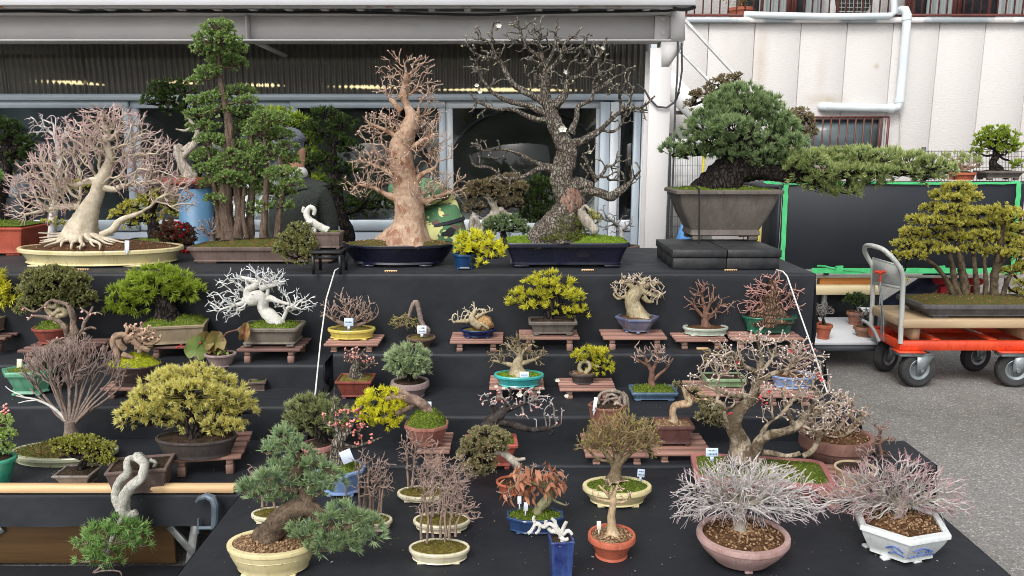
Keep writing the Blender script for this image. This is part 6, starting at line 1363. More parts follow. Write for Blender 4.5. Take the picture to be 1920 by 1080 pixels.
b = Bonsai('round_leaf_plant', 'plant with big round green and red leaves in a small grey pot', 412, 384, 443, 668, 690, ZBL-.01, GREYP, 'oval', .8, .7, lip=4, soil='dark', mound=2, group=GRP_B, feet=0)
LEAFS = [(368, 655, 26, 30, 10, 0), (405, 642, 22, 26, -14, 1), (384, 640, 20, 22, 20, 1), (458, 625, 12, 24, 10, 2), (418, 668, 14, 14, 30, 3), (408, 676, 15, 12, -30, 3), (398, 652, 14, 18, 0, 1)]
ms = [leafm('leaf_green_red', srgb(96, 122, 62), srgb(128, 146, 82), srgb(120, 100, 70), .45, .25), leafm('leaf_bronze', srgb(112, 110, 58), srgb(136, 118, 72), srgb(128, 92, 66), .45, .25), leafm('leaf_red', srgb(150, 96, 80), srgb(118, 116, 58), srgb(120, 100, 56), .45, .25), leafm('leaf_bright', srgb(140, 178, 66), srgb(170, 200, 86), srgb(180, 206, 100), .45, .25)]
for i, (x, y, w, h, an, mi) in enumerate(LEAFS):
    w *= .86; h *= .86; a = math.radians(an); n = 26; V = [(x, y, -5+i*1.5)]; t_ = [0]
    for k in range(n):
        th = 2*math.pi*k/n; rr = 1-.55*max(0, math.cos(th-math.pi/2))**8+.05*math.sin(7*th+i)+.03*math.sin(13*th); q = np.array([math.cos(th)*w*rr, math.sin(th)*h*rr]); V.append((x+q[0]*math.cos(a)-q[1]*math.sin(a), y+q[0]*math.sin(a)+q[1]*math.cos(a), -8+i*1.5+8*math.cos(2*th+i)+3*math.sin(5*th+i)+2*math.sin(11*th))); t_.append(.9)
    f = [[0, 1+k, 1+(k+1) % n] for k in range(n)]; mk('leaf', mapP(V, b.Yc, b.s), [f], ms[mi], b.root, True, {'v': np.abs(np.sin(np.arange(n+1)*1.9))*.9, 't': np.array(t_)*.3}, None)
trunk(b, [(412, 680, 2), (400, 660, 1.8), (380, 650, 1.5)], BK_RED, extra=[[(414, 680, 2), (418, 640, 1.8), (410, 622, 1.5), (418, 632, 1.4)], [(416, 678, 2), (420, 630, 1.6), (446, 618, 1.5), (458, 612, 1.5)], [(412, 680, 1.6), (408, 650, 1.4), (398, 638, 1.2)], [(415, 680, 1.6), (425, 655, 1.4), (420, 640, 1.2)]], name='stems')
g = G(); g.balls(mapP([(x, y, -10) for x, y in ((372, 640), (376, 643), (336, 650), (342, 652), (340, 647), (332, 652))], b.Yc, b.s), 2.4*b.s); g.build('berries', BUDR, b.root, True, None, 'stuff', attr='v')
Bonsai('empty_small_pot', 'small square brown pot half hidden behind the golden pine', 484, 466, 499, 717, 734, ZCL, BROWN_CLAY, 'rect', .8, .85, lip=3, soil='moss', mound=1, group=GRP_B, feet=0, rot=.2, cat='plant pot')

b = Bonsai('pink_bud_plum_bonsai', 'short dark plum stump with pink buds in a red rectangular pot', 667, 634, 701, 716, 749, ZC, REDCLAY, 'rect', .85, .72, lip=3, soil='olive', mound=6, group=GRP_B, fh=4, footmat=PINKC)
tp = [(668, 710, 15), (666, 698, 12), (670, 684, 9), (674, 672, 6)]; ex = [[(670, 682, 4), (655, 678, 2.4), (643, 676, 1.6)], [(674, 678, 4), (690, 684, 2.5), (702, 678, 1.6)], [(672, 674, 4), (668, 662, 2.5), (656, 658, 1.5)], [(676, 672, 3), (682, 658, 2), (690, 650, 1.2)], [(674, 690, 4), (684, 692, 2.6), (692, 684, 1.5)]]
trunk(b, tp, BK_PLUM, extra=ex, rough=.18, flare=.3, fine=.06)
twigs(b, [(e, .3) for e in ex], [(668, 664, 30, 14, 18), (650, 672, 12, 10, 10), (692, 676, 14, 12, 10)], BK_RED, n=46, step=5, wig=.3, r0=.8, tips=2, tiplen=9, up=.2, buds=(BUDP, 60, 1.9, 26))

b = Bonsai('blue_ball_pine_bonsai', 'ball shaped blue grey pine in a round grey pink pot', 769, 733, 805, 724, 749, ZC, GREYP, 'round', .95, .74, lip=6, lipo=3, soil='dark', mound=3, group=GRP_B, rimh=10, feet=0)
trunk(b, [(770, 720, 8), (768, 708, 6), (765, 695, 4)], BK_DARK)
needles(b, [(764, 662, 34, 18, 30, 0), (745, 674, 24, 16, 24, -2), (785, 672, 22, 18, 24, -2), (764, 682, 38, 16, 30, -6), (742, 690, 20, 10, 16, -6), (784, 694, 22, 12, 18, -6), (764, 698, 26, 8, 18, -8)], leafm('blue_grey_needle', srgb(98, 122, 92), srgb(152, 168, 128), srgb(186, 198, 156)), BK_DARK, L=11, cnt=22, w=1.9, sp=8, spread=.45, upb=.35, trunkpts=[(765, 695, 4)], lump=.05)

zb = bench('reddish bench under the turquoise oval pot', 917, 1021, 727, 752, ZC, .19)
b = Bonsai('turquoise_pot_bonsai', 'pale twiggy tree in a turquoise oval pot with bright moss', 972, 926, 1020, 709, 730, zb, TURQ, 'oval', .62, .8, lip=4, soil='brightmoss', mound=4, group=GRP_B, rimh=5, fh=3, blades=500)
tp = [(972, 704, 18), (970, 694, 13), (970, 682, 9), (975, 668, 6), (972, 650, 4)]; ex = [[(968, 688, 6), (950, 682, 3.5), (925, 676, 2)], [(974, 682, 6), (990, 678, 4), (1012, 670, 2)], [(974, 670, 4), (985, 655, 2.5), (998, 645, 1.6)], [(972, 665, 4), (958, 652, 2.5), (946, 642, 1.6)]]
trunk(b, tp, BK_PALE, extra=ex, flare=.4, roots=8, rootlen=12)
twigs(b, [(tp, .4)]+[(e, .2) for e in ex], [(970, 645, 34, 18, 26), (940, 665, 24, 12, 18), (1000, 665, 26, 12, 20), (985, 645, 24, 18, 20), (930, 676, 18, 6, 10), (1010, 674, 18, 8, 12)], BK_OLIVE, n=130, step=5, r0=.68, tips=2, tiplen=9, rmax=3, bf=.35, tipup=.2)
b.taglabel = 'pale blue tag in the turquoise oval pot'; b.tag(983, 703, 17, 12, -22, (206, 222, 240), lines=1)

zb = bench('reddish bench with many slats under the small yellow pine', 1049, 1156, 729, 749, ZC, .2, 0, 6)
b = Bonsai('small_yellow_pine_bonsai', 'small bright yellow green pine with looping roots in a dark oval pot', 1093, 1067, 1119, 704, 721, zb, DKCLAY, 'oval', .75, .75, lip=3, soil='gravel', mound=4, group=GRP_B, feet=0, grains=60)
tp = [(1092, 701, 5), (1086, 690, 4), (1090, 680, 3.5), (1100, 676, 3)]; trunk(b, tp, BK_PALE, extra=[[(1098, 700, 4, -5), (1106, 690, 4, -6), (1104, 680, 3.5, -5), (1095, 678, 3, -3)], [(1100, 682, 3), (1115, 685, 2.4), (1128, 690, 2)]])
needles(b, [(1108, 662, 28, 12), (1090, 668, 16, 9), (1128, 668, 18, 11), (1112, 674, 22, 8), (1132, 686, 18, 10), (1120, 694, 18, 7)], LF_YG, BK_DARK, L=9, cnt=20, w=1.7, sp=7.5, spread=.55, trunkpts=[(1100, 678, 3), (1125, 690, 2)])

b = Bonsai('slate_tray_bonsai', 'slim reddish trunk with open twigs in a slate blue rectangular tray', 1223, 1181, 1267, 737, 753, ZC, SLATE, 'crect', .62, .88, lip=4, soil='moss', mound=9, group=GRP_B, rimh=5, fh=3, blades=500)
tp = [(1223, 728, 8), (1221, 714, 5.5), (1222, 698, 5), (1215, 682, 3.5), (1206, 665, 2.5)]; ex = [[(1222, 716, 4), (1236, 702, 3), (1250, 690, 2.2), (1262, 672, 1.5)], [(1222, 698, 4), (1230, 680, 3), (1235, 660, 2)], [(1216, 686, 3), (1198, 676, 2.2), (1182, 668, 1.5)]]
trunk(b, tp, BK_RED, extra=ex, flare=.4, roots=6, rootlen=8)
twigs(b, [(tp, .5)]+[(e, .4) for e in ex], [(1218, 656, 34, 16, 22), (1192, 664, 20, 14, 16), (1248, 668, 18, 18, 16), (1228, 668, 26, 16, 20)], BK_PINKT, n=60, step=5, r0=.78, tips=2, tiplen=9, rmax=2.6, bf=.35, tipup=.3)

zb = bench('reddish bench with many slats behind the big budding tree', 1297, 1404, 739, 759, ZC, .2, 0, 6)
b = Bonsai('sage_tray_bonsai', 'dark red twiggy bush in a sage green rectangular tray half hidden by white buds', 1357, 1319, 1395, 711, 727, zb, SAGE, 'crect', .62, .9, lip=3, soil='dark', mound=4, group=GRP_B, fh=2, rimh=6)
tp = [(1360, 706, 8), (1360, 694, 5), (1358, 680, 3)]; trunk(b, tp, BK_RED, flare=.3); twigs(b, [(tp, .3)], [(1345, 670, 34, 20, 24), (1375, 680, 24, 18, 18), (1330, 678, 20, 12, 14)], BK_OLIVE, n=120, step=5, inertia=.8, up=.3, r0=.7, tips=2, tiplen=8)
zb = bench('red tinted bench at the right end of the third step', 1432, 1534, 741, 762, ZC, .2, 0, 5)
b = Bonsai('pale_blue_tray_bonsai', 'sparse twiggy plant in a pale blue oval tray at the right end', 1480, 1444, 1528, 710, 730, zb, PBLUE, 'oval', .68, .82, lip=4, soil='brown', mound=3, group=GRP_B, feet=0, rimh=3, rimmat=None)
tp = [(1472, 705, 5), (1478, 690, 3.5), (1490, 670, 2)]; trunk(b, tp, BK_TAN, flare=.3, extra=[[(1474, 700, 3), (1500, 690, 2), (1520, 680, 1.4)]]); twigs(b, [(tp, .3)], [(1485, 668, 26, 24, 20), (1508, 660, 24, 26, 18), (1460, 680, 18, 16, 14)], BK_PINKT, n=130, step=5, inertia=.7, up=.3, r0=.7, tips=2, tiplen=8, buds=(BUDP, 40, 1.6, 0))

# ================================================================== lowest step, left
b = Bonsai('turquoise_edge_bonsai', 'light green leafy bonsai in a turquoise bowl cut by the left edge', -8, -55, 30, 870, 915, ZDL, glaze('jade_glaze', srgb(74, 170, 142), srgb(52, 140, 116), .22), 'oval', .75, .6, lip=7, soil='dark', mound=3, group=GRP_B, feet=0, rimh=6)
trunk(b, [(-12, 862, 7), (-14, 840, 5), (-8, 815, 4)], BK_DARK); needles(b, [(0, 790, 26, 16), (10, 812, 20, 12), (-20, 820, 30, 16), (14, 836, 16, 9), (-5, 842, 26, 8)], LF_LG, BK_DARK, L=5, cnt=9, w=3.4, sp=6, flat=1, spread=.9, trunkpts=[(-8, 820, 4)])
trunk(b, [(-6, 858, 3, 20), (4, 800, 2.4, 22), (8, 780, 2, 22), (12, 762, 1.4, 22)], BK_RED, name='plum_shoot'); g = G(); g.balls(mapP([(9+3*math.sin(i*2), 776-i*2.6, 20) for i in range(8)]+[(16, 770, 20), (3, 772, 20)], b.Yc, b.s), 2.6*b.s, np.linspace(0, 1, 10)); g.build('buds', BUDP, b.root, True, None, 'stuff', attr='v')

b = Bonsai('broom_bonsai', 'grey broom shaped tree of dense upright twigs in a wide pale green oval tray', 124, 24, 222, 862, 877, ZDL, OLTR, 'oval', .5, .9, lip=8, lipo=4, soil='mixmoss', mound=12, group=GRP_B, rimh=7, feet=0, blades=1400, drop=1, grains=160)
tp = [(133, 815, 11), (132, 802, 10), (133, 788, 10)]
rng0 = b.rng; ex = []
for i in range(20):
    u = (i+.5)/20*2-1; xt = 138+u*88+rng0.normal()*6; yt = 690+abs(u)**1.5*42+rng0.normal()*6; dz = rng0.normal()*16
    ex.append([(133+u*8+(xt-133-u*8)*q+rng0.normal()*1.2, 794+(yt-794)*q, 3.4-2.2*q, dz*q) for q in (0, .25, .5, .75, 1)])
trunk(b, tp, BK_GREYT, flare=.25, extra=ex, rough=.1, roots=7, rootlen=12)
twigs(b, [(e, .3) for e in ex], [(75, 680, 30, 26, 24), (110, 668, 34, 24, 28), (150, 660, 34, 24, 28), (190, 678, 34, 24, 24), (218, 702, 22, 18, 16), (62, 706, 24, 20, 16), (135, 700, 50, 26, 28)], BK_GREYT, n=480, step=7, r0=.52, pw=2.9, tips=3, tiplen=15, tipspread=.2, rmax=1.7, bf=.7, tipup=.25)
trunk(b, [(128, 790, 4), (100, 765, 2.6), (70, 750, 2), (45, 745, 1.6), (30, 742, 1)], BK_FINE, extra=[[(70, 750, 1.6), (50, 752, 1.2), (34, 756, .9)], [(45, 744, 1.4), (20, 732, 1.1), (10, 724, .9)]], name='side_branch')

b = Bonsai('tiny_olive_bonsai', 'tiny olive leaved tree in a small square grey pot in front of the broom tree', 148, 113, 182, 893, 919, ZDL, clay('grey_clay', srgb(134, 126, 118), srgb(112, 104, 98)), 'rect', .8, .72, lip=4, lipo=3, soil='dark', mound=7, group=GRP_B, rimh=4, fh=5)
trunk(b, [(150, 890, 10), (154, 874, 7), (158, 862, 5.5), (150, 856, 4)], BK_DARK, flare=.5, extra=[[(152, 860, 3.5), (135, 856, 2.6), (112, 858, 2)], [(158, 864, 4), (172, 858, 2.6), (190, 860, 2)]])
needles(b, [(135, 826, 28, 11), (105, 832, 14, 9), (165, 828, 28, 12), (150, 838, 36, 10), (118, 844, 18, 8), (190, 846, 26, 12), (205, 838, 16, 10), (180, 862, 26, 9), (200, 862, 18, 10), (128, 834, 22, 10)], LF_OLG, BK_DARK, L=4.6, cnt=9, w=2.8, sp=5.2, flat=1, spread=.95, trunkpts=[(150, 858, 3), (170, 860, 2)])

zb = bench('reddish bench under the golden dome pine', 306, 402+36, 860, 893, ZDL, .27, .16, 5)
b = Bonsai('golden_pine_bonsai', 'large golden dome shaped pine in a dark oval pot on a bench', 370, 294, 445, 833, 864, zb, DKCLAY, 'oval', .55, .82, lip=5, lipo=2, soil='dark', mound=4, group=GRP_B, rimh=4, feet=0, curve=-.2, drop=2)
trunk(b, [(368, 826, 20), (366, 812, 17), (360, 790, 13), (355, 760, 9), (355, 730, 5)], BK_DARK, rough=.15, flare=.3, fine=.06, extra=[[(362, 796, 8), (320, 790, 5), (280, 792, 3)], [(366, 790, 8), (410, 785, 5), (450, 775, 3)]])
needles(b, [(355, 705, 62, 20), (310, 722, 48, 22), (405, 725, 48, 22), (355, 738, 70, 26), (290, 748, 42, 22), (430, 752, 46, 22), (340, 765, 60, 22), (400, 772, 52, 20), (262, 772, 40, 18), (455, 770, 34, 16), (300, 782, 36, 14), (245, 788, 28, 12), (350, 795, 44, 13), (415, 798, 40, 14), (385, 812, 30, 10), (440, 800, 22, 12)], LF_GOLD, BK_DARK, L=12, cnt=20, w=1.9, sp=8.5, spread=.58, upb=.5, trunkpts=[(355, 760, 9), (300, 790, 4), (420, 785, 4), (362, 800, 8)], dens=1.15, jit=.6)

b = Bonsai('cascade_pine_bonsai', 'cascading green pine with silver twin trunks spilling from a square brown pot', 250, 212, 318, 884, 930, ZDL, BROWN_CLAY, 'rect', .72, .84, lip=6, lipo=2, soil='dark', mound=3, group=GRP_B, rimh=5, fh=4, rot=.2)
tp = [(274, 872, 8, 0), (266, 862, 9, -20), (256, 856, 8, -34), (268, 866, 8, -46), (270, 880, 8, -56), (264, 898, 9, -62), (248, 910, 9, -66), (236, 926, 10, -70), (232, 945, 11, -72), (234, 960, 10, -72), (246, 965, 8, -70), (256, 960, 6, -68)]
ex = [[(262, 858, 7, -30), (240, 862, 6, -44), (238, 872, 6, -52), (238, 888, 6.5, -60), (226, 900, 7, -66), (218, 915, 7, -68), (217, 935, 7, -70), (226, 955, 8, -72)], [(236, 960, 7, -70), (222, 985, 5, -70), (210, 1010, 4, -68), (200, 1040, 3, -66)], [(280, 862, 4, -18), (292, 868, 3.4, -16), (286, 878, 2.6, -14)]]
trunk(b, tp, barkm('silver_bark', srgb(206, 204, 194), srgb(160, 158, 146), None, scale=24, bump=.7), rough=.14, extra=ex, k=14)
trunk(b, [(205, 1040, 3, -66), (190, 1062, 2, -66), (175, 1074, 1.6, -66), (195, 1070, 1.6, -66), (225, 1072, 1.4, -66), (228, 1088, 1.2, -66)], BK_GREYT, name='lower_branch')
needles(b, [(228, 985, 36, 15, 26, -72), (190, 1000, 34, 16, 26, -70), (250, 995, 30, 16, 24, -68), (215, 1012, 44, 16, 30, -72), (165, 1015, 30, 14, 22, -68), (255, 1022, 26, 10, 20, -66), (190, 1036, 40, 14, 26, -70), (170, 1048, 28, 12, 20, -68), (205, 1052, 24, 8, 18, -68)], LF_MGR, BK_GREYT, L=17, cnt=15, w=1.6, sp=10, spread=.62, upb=.5, trunkpts=[(225, 980, 5, -70), (205, 1025, 3, -68)])

# ================================================================== lowest step, right, and the front table
b = Bonsai('dark_green_pine_bonsai', 'rounded grey green pine in a round red brown pot behind the red budded plum', 596, 566, 628, 842, 868, ZE, PINKC, 'round', .9, .8, lip=5, soil='dark', mound=10, group=GRP_F, rimh=9, feet=0)
trunk(b, [(606, 836, 11), (604, 820, 9), (598, 800, 7), (594, 780, 5)], BK_DARK, rough=.15, flare=.3)
needles(b, [(590, 755, 40, 16), (560, 770, 28, 16), (618, 768, 28, 16), (590, 778, 46, 18), (555, 790, 24, 14), (625, 790, 24, 14), (590, 798, 42, 13), (560, 806, 24, 9), (618, 806, 24, 10)], leafm('grey_green_needle', srgb(78, 92, 58), srgb(134, 142, 92), srgb(164, 168, 120)), BK_DARK, L=12, cnt=20, w=1.9, sp=8.5, spread=.5, upb=.4, trunkpts=[(596, 790, 5)], lump=.06)

b = Bonsai('red_bud_plum_bonsai', 'thick grey plum trunk with red buds in a pale blue pot', 642, 598, 684, 890, 936, ZE, PBLUE, 'oct', .85, .74, lip=5, lipo=3, soil='moss', mound=14, group=GRP_F, rimh=6, fh=6, blades=300)
tp = [(634, 876, 18), (636, 855, 15), (634, 835, 13), (638, 815, 9), (630, 798, 6)]; ex = [[(640, 826, 8), (652, 810, 5), (660, 795, 3.5), (672, 775, 2), (678, 760, 1.5)], [(630, 800, 4), (616, 796, 3), (606, 790, 2)], [(642, 834, 6), (662, 838, 3.5), (690, 830, 2.4), (716, 820, 1.5)], [(632, 798, 4), (626, 780, 2.6), (622, 765, 2)], [(628, 770, 2), (627, 745, 1.6), (627, 724, 1.2)], [(640, 820, 4), (655, 812, 3), (675, 808, 2)]]
trunk(b, tp, BK_PLUM, rough=.16, extra=ex, flare=.2, fine=.06)
twigs(b, [(e, .3) for e in ex], [(640, 790, 36, 24, 20), (668, 805, 24, 20, 16), (680, 822, 24, 10, 12), (665, 770, 16, 20, 10)], BK_RED, n=46, step=5, wig=.4, r0=.8, tips=2, tiplen=8, buds=(leafm('salmon_bud', srgb(196, 92, 82), srgb(222, 152, 136), None, .6, .1), 80, 2.6, 60))
b.taglabel = 'large white triangular tag on the red budded plum trunk'; b.tag(650, 856, 22, 24, -24, (206, 218, 234), -24, False)

zb = bench('bench under the leaning yellow pine', 782, 843, 846, 884, ZE, .2, 0, 6)
b = Bonsai('leaning_yellow_pine_bonsai', 'bright yellow pine hanging left from a bare leaning trunk over a moss mound', 798, 760, 840, 805, 842, zb, clay('rose_clay', srgb(164, 110, 96), srgb(136, 88, 76)), 'oct', .85, .72, lip=4, lipo=1, soil='moss', mound=28, group=GRP_F, rimh=6, feet=4, fh=4, blades=900, drop=1, seed=77)
tp = [(806, 784, 11), (800, 768, 10), (788, 756, 10), (772, 748, 10), (758, 742, 9), (742, 742, 7), (725, 748, 5)]; trunk(b, tp, barkm('pink_grey_bark', srgb(186, 160, 144), srgb(96, 76, 66), None, scale=22, bump=.9), rough=.16, flare=.3, extra=[[(778, 758, 6), (760, 768, 5), (742, 776, 4)]])
needles(b, [(712, 740, 24, 11), (735, 742, 20, 12), (700, 756, 24, 13), (730, 762, 26, 13), (680, 768, 18, 12), (710, 776, 30, 14), (690, 786, 22, 10), (740, 784, 14, 9), (722, 796, 24, 8), (672, 772, 10, 12)], LF_YEL, BK_DARK, L=12, cnt=20, w=2.0, sp=9, spread=.6, upb=.4, trunkpts=[(740, 745, 6), (742, 774, 4), (725, 750, 5)])
b.taglabel = 'pale tag behind the bare trunk of the leaning yellow pine'; b.tag(805, 762, 8, 18, 12, (214, 226, 236))

b = Bonsai('black_trunk_plum_bonsai', 'black trunked plum with silver twigs and pink flowers in a salmon rectangular pot', 920, 872, 970, 836, 883, ZE, clay('salmon_clay', srgb(186, 98, 84), srgb(166, 84, 72), .5), 'crect', .62, .72, lip=7, lipo=3, soil='moss', mound=6, group=GRP_F, rimh=6, fh=8, rot=.06)
tp = [(906, 822, 16), (910, 806, 14), (920, 792, 14), (934, 780, 11), (945, 768, 8)]; ex = [[(928, 788, 9), (950, 794, 7), (975, 800, 6), (1000, 806, 5), (1030, 802, 4), (1052, 796, 2.5)], [(936, 776, 6), (925, 762, 4), (915, 745, 2.4)], [(945, 770, 6), (968, 762, 4), (990, 755, 2.4)], [(945, 766, 5), (955, 745, 3), (958, 728, 2)], [(910, 812, 5), (900, 808, 3)], [(1030, 802, 3), (1038, 810, 2.4), (1030, 815, 2)]]
trunk(b, tp, BK_BLACK, rough=.18, extra=ex, flare=.3, fine=.06)
twigs(b, [(e, .2) for e in ex[1:4]]+[(ex[0], .5)], [(945, 750, 44, 22, 26), (1000, 760, 48, 20, 26), (990, 740, 40, 18, 24), (1035, 770, 22, 22, 16), (915, 748, 18, 20, 14)], barkm('silver_plum_twig', srgb(150, 142, 138), srgb(96, 88, 84), srgb(204, 198, 196), scale=40), n=170, step=6, inertia=.6, wig=.4, r0=.85, tips=2, tiplen=8, rmax=3.2, buds=(BUDP, 26, 2.6, 0))
for x, y, R_ in ((974, 740, 7), (944, 727, 4), (1045, 713, 5), (1062, 742, 5), (930, 724, 4), (1010, 735, 4)): flower(b, x, y, -6, R_)

b = Bonsai('semi_cascade_juniper_bonsai', 'grey olive juniper leaning left on pale deadwood in a small heart shaped red pot', 957, 930, 986, 912, 933, ZE, TERRA, 'round', .9, .8, lip=4, soil='dark', mound=2, group=GRP_F, feet=3, fh=3)
tp = [(972, 905, 8), (974, 886, 8), (966, 868, 8), (952, 856, 7), (938, 848, 5.5), (924, 852, 4), (915, 860, 3)]; trunk(b, tp, BK_DEAD, rough=.16, extra=[[(958, 858, 5), (970, 862, 4), (985, 860, 3)], [(938, 850, 4), (930, 838, 3), (936, 832, 2)]], twist=.8)
needles(b, [(910, 812, 28, 14), (940, 822, 20, 14), (890, 832, 26, 18), (920, 838, 30, 18), (880, 852, 24, 18), (905, 862, 28, 18), (885, 878, 24, 13), (912, 880, 20, 10), (895, 888, 14, 8), (935, 845, 12, 8)], LF_GRJ, BK_DARK, L=5, cnt=10, w=2.3, sp=5, flat=1, spread=.95, trunkpts=[(920, 855, 3)], dens=1.15)

zb = bench('reddish bench behind the olive broom tree', 1097, 1218, 853, 877, ZE, .24, 0, 5)
b = Bonsai('root_arch_bonsai', 'tangle of arched grey roots in a tall red brown pot behind the olive broom tree', 1140, 1102, 1176, 768, 838, zb, clay('rust_clay', srgb(136, 90, 76), srgb(112, 74, 62)), 'hex', .85, .74, lip=4, soil='dark', mound=6, group=GRP_F, fh=4, rimh=4)
ex = [[(1170, 772, 4), (1172, 752, 4), (1166, 738, 3.6), (1150, 733, 3.4), (1130, 736, 3), (1122, 748, 3), (1124, 764, 3)], [(1160, 770, 3), (1162, 752, 3), (1150, 740, 3), (1138, 742, 2.6), (1134, 756, 2.4)], [(1152, 768, 3), (1154, 754, 2.6), (1144, 748, 2.2), (1140, 760, 2)], [(1178, 770, 2.6, 6), (1176, 745, 2.4, 6), (1168, 735, 2.2, 6)], [(1146, 766, 2.6, -6), (1156, 756, 2.6, -8), (1168, 762, 2.4, -6)], [(1128, 762, 2.2, -6), (1140, 750, 2.2, -6), (1158, 746, 2, -4)]]
trunk(b, [(1150, 770, 7), (1152, 760, 5), (1160, 750, 4), (1166, 742, 3)], barkm('grey_root', srgb(188, 174, 158), srgb(116, 100, 90), None, scale=26, bump=.9), rough=.16, extra=ex)
b.taglabel = 'white tag leaning in the tall pot of arched roots'; b.tag(1116, 758, 7, 26, -18, (224, 230, 234), 8)

zb = bench('reddish bench with wide slats under the purple brown pot', 1226, 1337, 850, 873, ZE, .25, 0, 5)
b = Bonsai('twisted_juniper_bonsai', 'twisted cream trunk with an olive juniper tail in a purple brown rectangular pot', 1260, 1225, 1297, 800, 838, zb, PURP, 'rect', .72, .84, lip=4, lipo=2, soil='gravel', mound=4, group=GRP_F, rimh=6, fh=5, grains=60)
tp = [(1260, 796, 10), (1264, 786, 8), (1261, 774, 7), (1266, 762, 7), (1282, 758, 7), (1292, 756, 7), (1290, 745, 7), (1284, 735, 5), (1280, 725, 3)]; ex = [[(1292, 752, 4), (1305, 748, 3), (1330, 752, 3), (1350, 775, 2)], [(1256, 798, 6), (1248, 798, 4), (1240, 800, 2)], [(1288, 738, 4), (1296, 748, 4), (1302, 752, 3)]]
trunk(b, tp, barkm('cream_twisted_wood', srgb(222, 204, 172), srgb(160, 122, 90), None, scale=14, bump=.8, stretch=(3, 3, 1)), rough=.18, twist=1.2, extra=ex)
needles(b, [(1275, 722, 14, 6), (1300, 735, 16, 8), (1318, 752, 20, 12), (1336, 765, 22, 14), (1325, 782, 22, 12), (1345, 788, 20, 12), (1340, 775, 20, 12), (1350, 796, 12, 6)], LF_GRJ, BK_DARK, L=5, cnt=9, w=2.2, sp=5.2, flat=1, spread=.95, trunkpts=[(1320, 752, 3), (1345, 772, 2)])

b = Bonsai('white_bud_giant_bonsai', 'large budding tree with a thick pale curved trunk in a pink oblong pot', 1425, 1300, 1548, 905, 935, ZE, clay('pink_clay', srgb(172, 112, 106), srgb(150, 94, 90), .55), 'rrect', .5, .82, lip=10, lipo=2, soil='moss', mound=8, group=GRP_F, rimh=10, feet=4, rot=-.16, blades=900, drop=2, grains=150)
tp = [(1392, 858, 24), (1388, 838, 19), (1382, 818, 15), (1376, 798, 14), (1382, 776, 12.5), (1398, 758, 10.5), (1412, 740, 9), (1418, 720, 7.5), (1425, 702, 6), (1422, 680, 4)]
ex = [[(1408, 858, 13), (1424, 828, 9.5), (1445, 815, 8.5), (1475, 808, 7.5), (1495, 798, 7.5), (1508, 780, 5), (1525, 760, 4), (1535, 735, 2.5)], [(1425, 828, 6), (1430, 812, 5), (1440, 795, 3), (1462, 780, 2)], [(1500, 850, 4), (1475, 855, 4), (1450, 850, 5), (1430, 848, 6)], [(1505, 855, 5), (1520, 848, 5), (1530, 835, 5), (1538, 815, 3)], [(1490, 800, 6), (1480, 780, 4), (1470, 755, 3)], [(1380, 800, 6), (1365, 790, 4), (1358, 775, 3), (1365, 765, 2.5), (1375, 764, 2)], [(1415, 745, 6), (1385, 742, 4), (1360, 738, 3), (1330, 725, 2)], [(1422, 715, 6), (1450, 700, 4), (1480, 690, 3), (1510, 660, 2)], [(1420, 700, 5), (1395, 685, 3.5), (1370, 668, 2.5), (1350, 650, 1.8)], [(1425, 690, 5), (1428, 665, 3), (1420, 640, 2), (1420, 620, 1.5)], [(1425, 700, 4), (1445, 675, 3), (1455, 650, 2)], [(1345, 735, 3), (1320, 715, 2), (1312, 690, 1.5)]]
trunk(b, tp, barkm('pale_patchy_bark', srgb(192, 178, 156), srgb(98, 84, 66), srgb(150, 130, 110), scale=14, bump=1, lo=.40, hi=.56, bdist=.01), k=20, rough=.12, extra=ex, flare=.3, fine=.05, roots=8, rootlen=22)
twigs(b, [(tp, .6)]+[(e, .25) for e in ex], [(1420, 645, 34, 28, 26), (1370, 660, 44, 34, 34), (1340, 690, 32, 28, 26), (1310, 715, 22, 20, 18), (1460, 660, 44, 36, 34), (1510, 680, 36, 40, 30), (1530, 730, 36, 34, 30), (1560, 760, 30, 26, 24), (1490, 740, 40, 40, 34), (1425, 720, 50, 40, 40), (1445, 775, 26, 16, 20), (1360, 745, 30, 18, 20), (1530, 790, 40, 30, 26)], barkm('bud_twig', srgb(184, 166, 146), srgb(132, 116, 98), srgb(208, 194, 182), scale=40, dark=0), n=480, step=6, r0=.68, tips=2, tiplen=12, rmax=3.6, bf=.3, jit=1.3, gn=2.2, tipup=.25, buds=(leafm('silky_bud', srgb(208, 194, 186), srgb(178, 160, 154), None, .7, .1), 320, 2.1, 0))
g = G(); r_ = b.rng; P_ = b.tipsE[r_.choice(len(b.tipsE), 9)]; P_ = np.array([(1384, 685, -8), (1375, 775, -22), (1478, 650, -8), (1428, 748, -20), (1432, 755, -20), (1520, 745, -10), (1534, 705, -8), (1440, 742, -16)])
d = r_.normal(size=P_.shape); tufts(b, np.repeat(P_, 3, 0)+r_.normal(size=(24, 3))*3, np.repeat(d/np.linalg.norm(d, axis=1, keepdims=True), 3, 0), 10, 1, 5, .3, leafm('red_leaf_remnant', srgb(176, 52, 60), srgb(206, 90, 84), None, .5, .3), 'red_leaves', flat=1)
b.taglabel = 'pale blue tag with dark writing in the pink oblong pot'; b.tag(1335, 848, 22, 15, -70, (200, 222, 240), 0, True, 2)

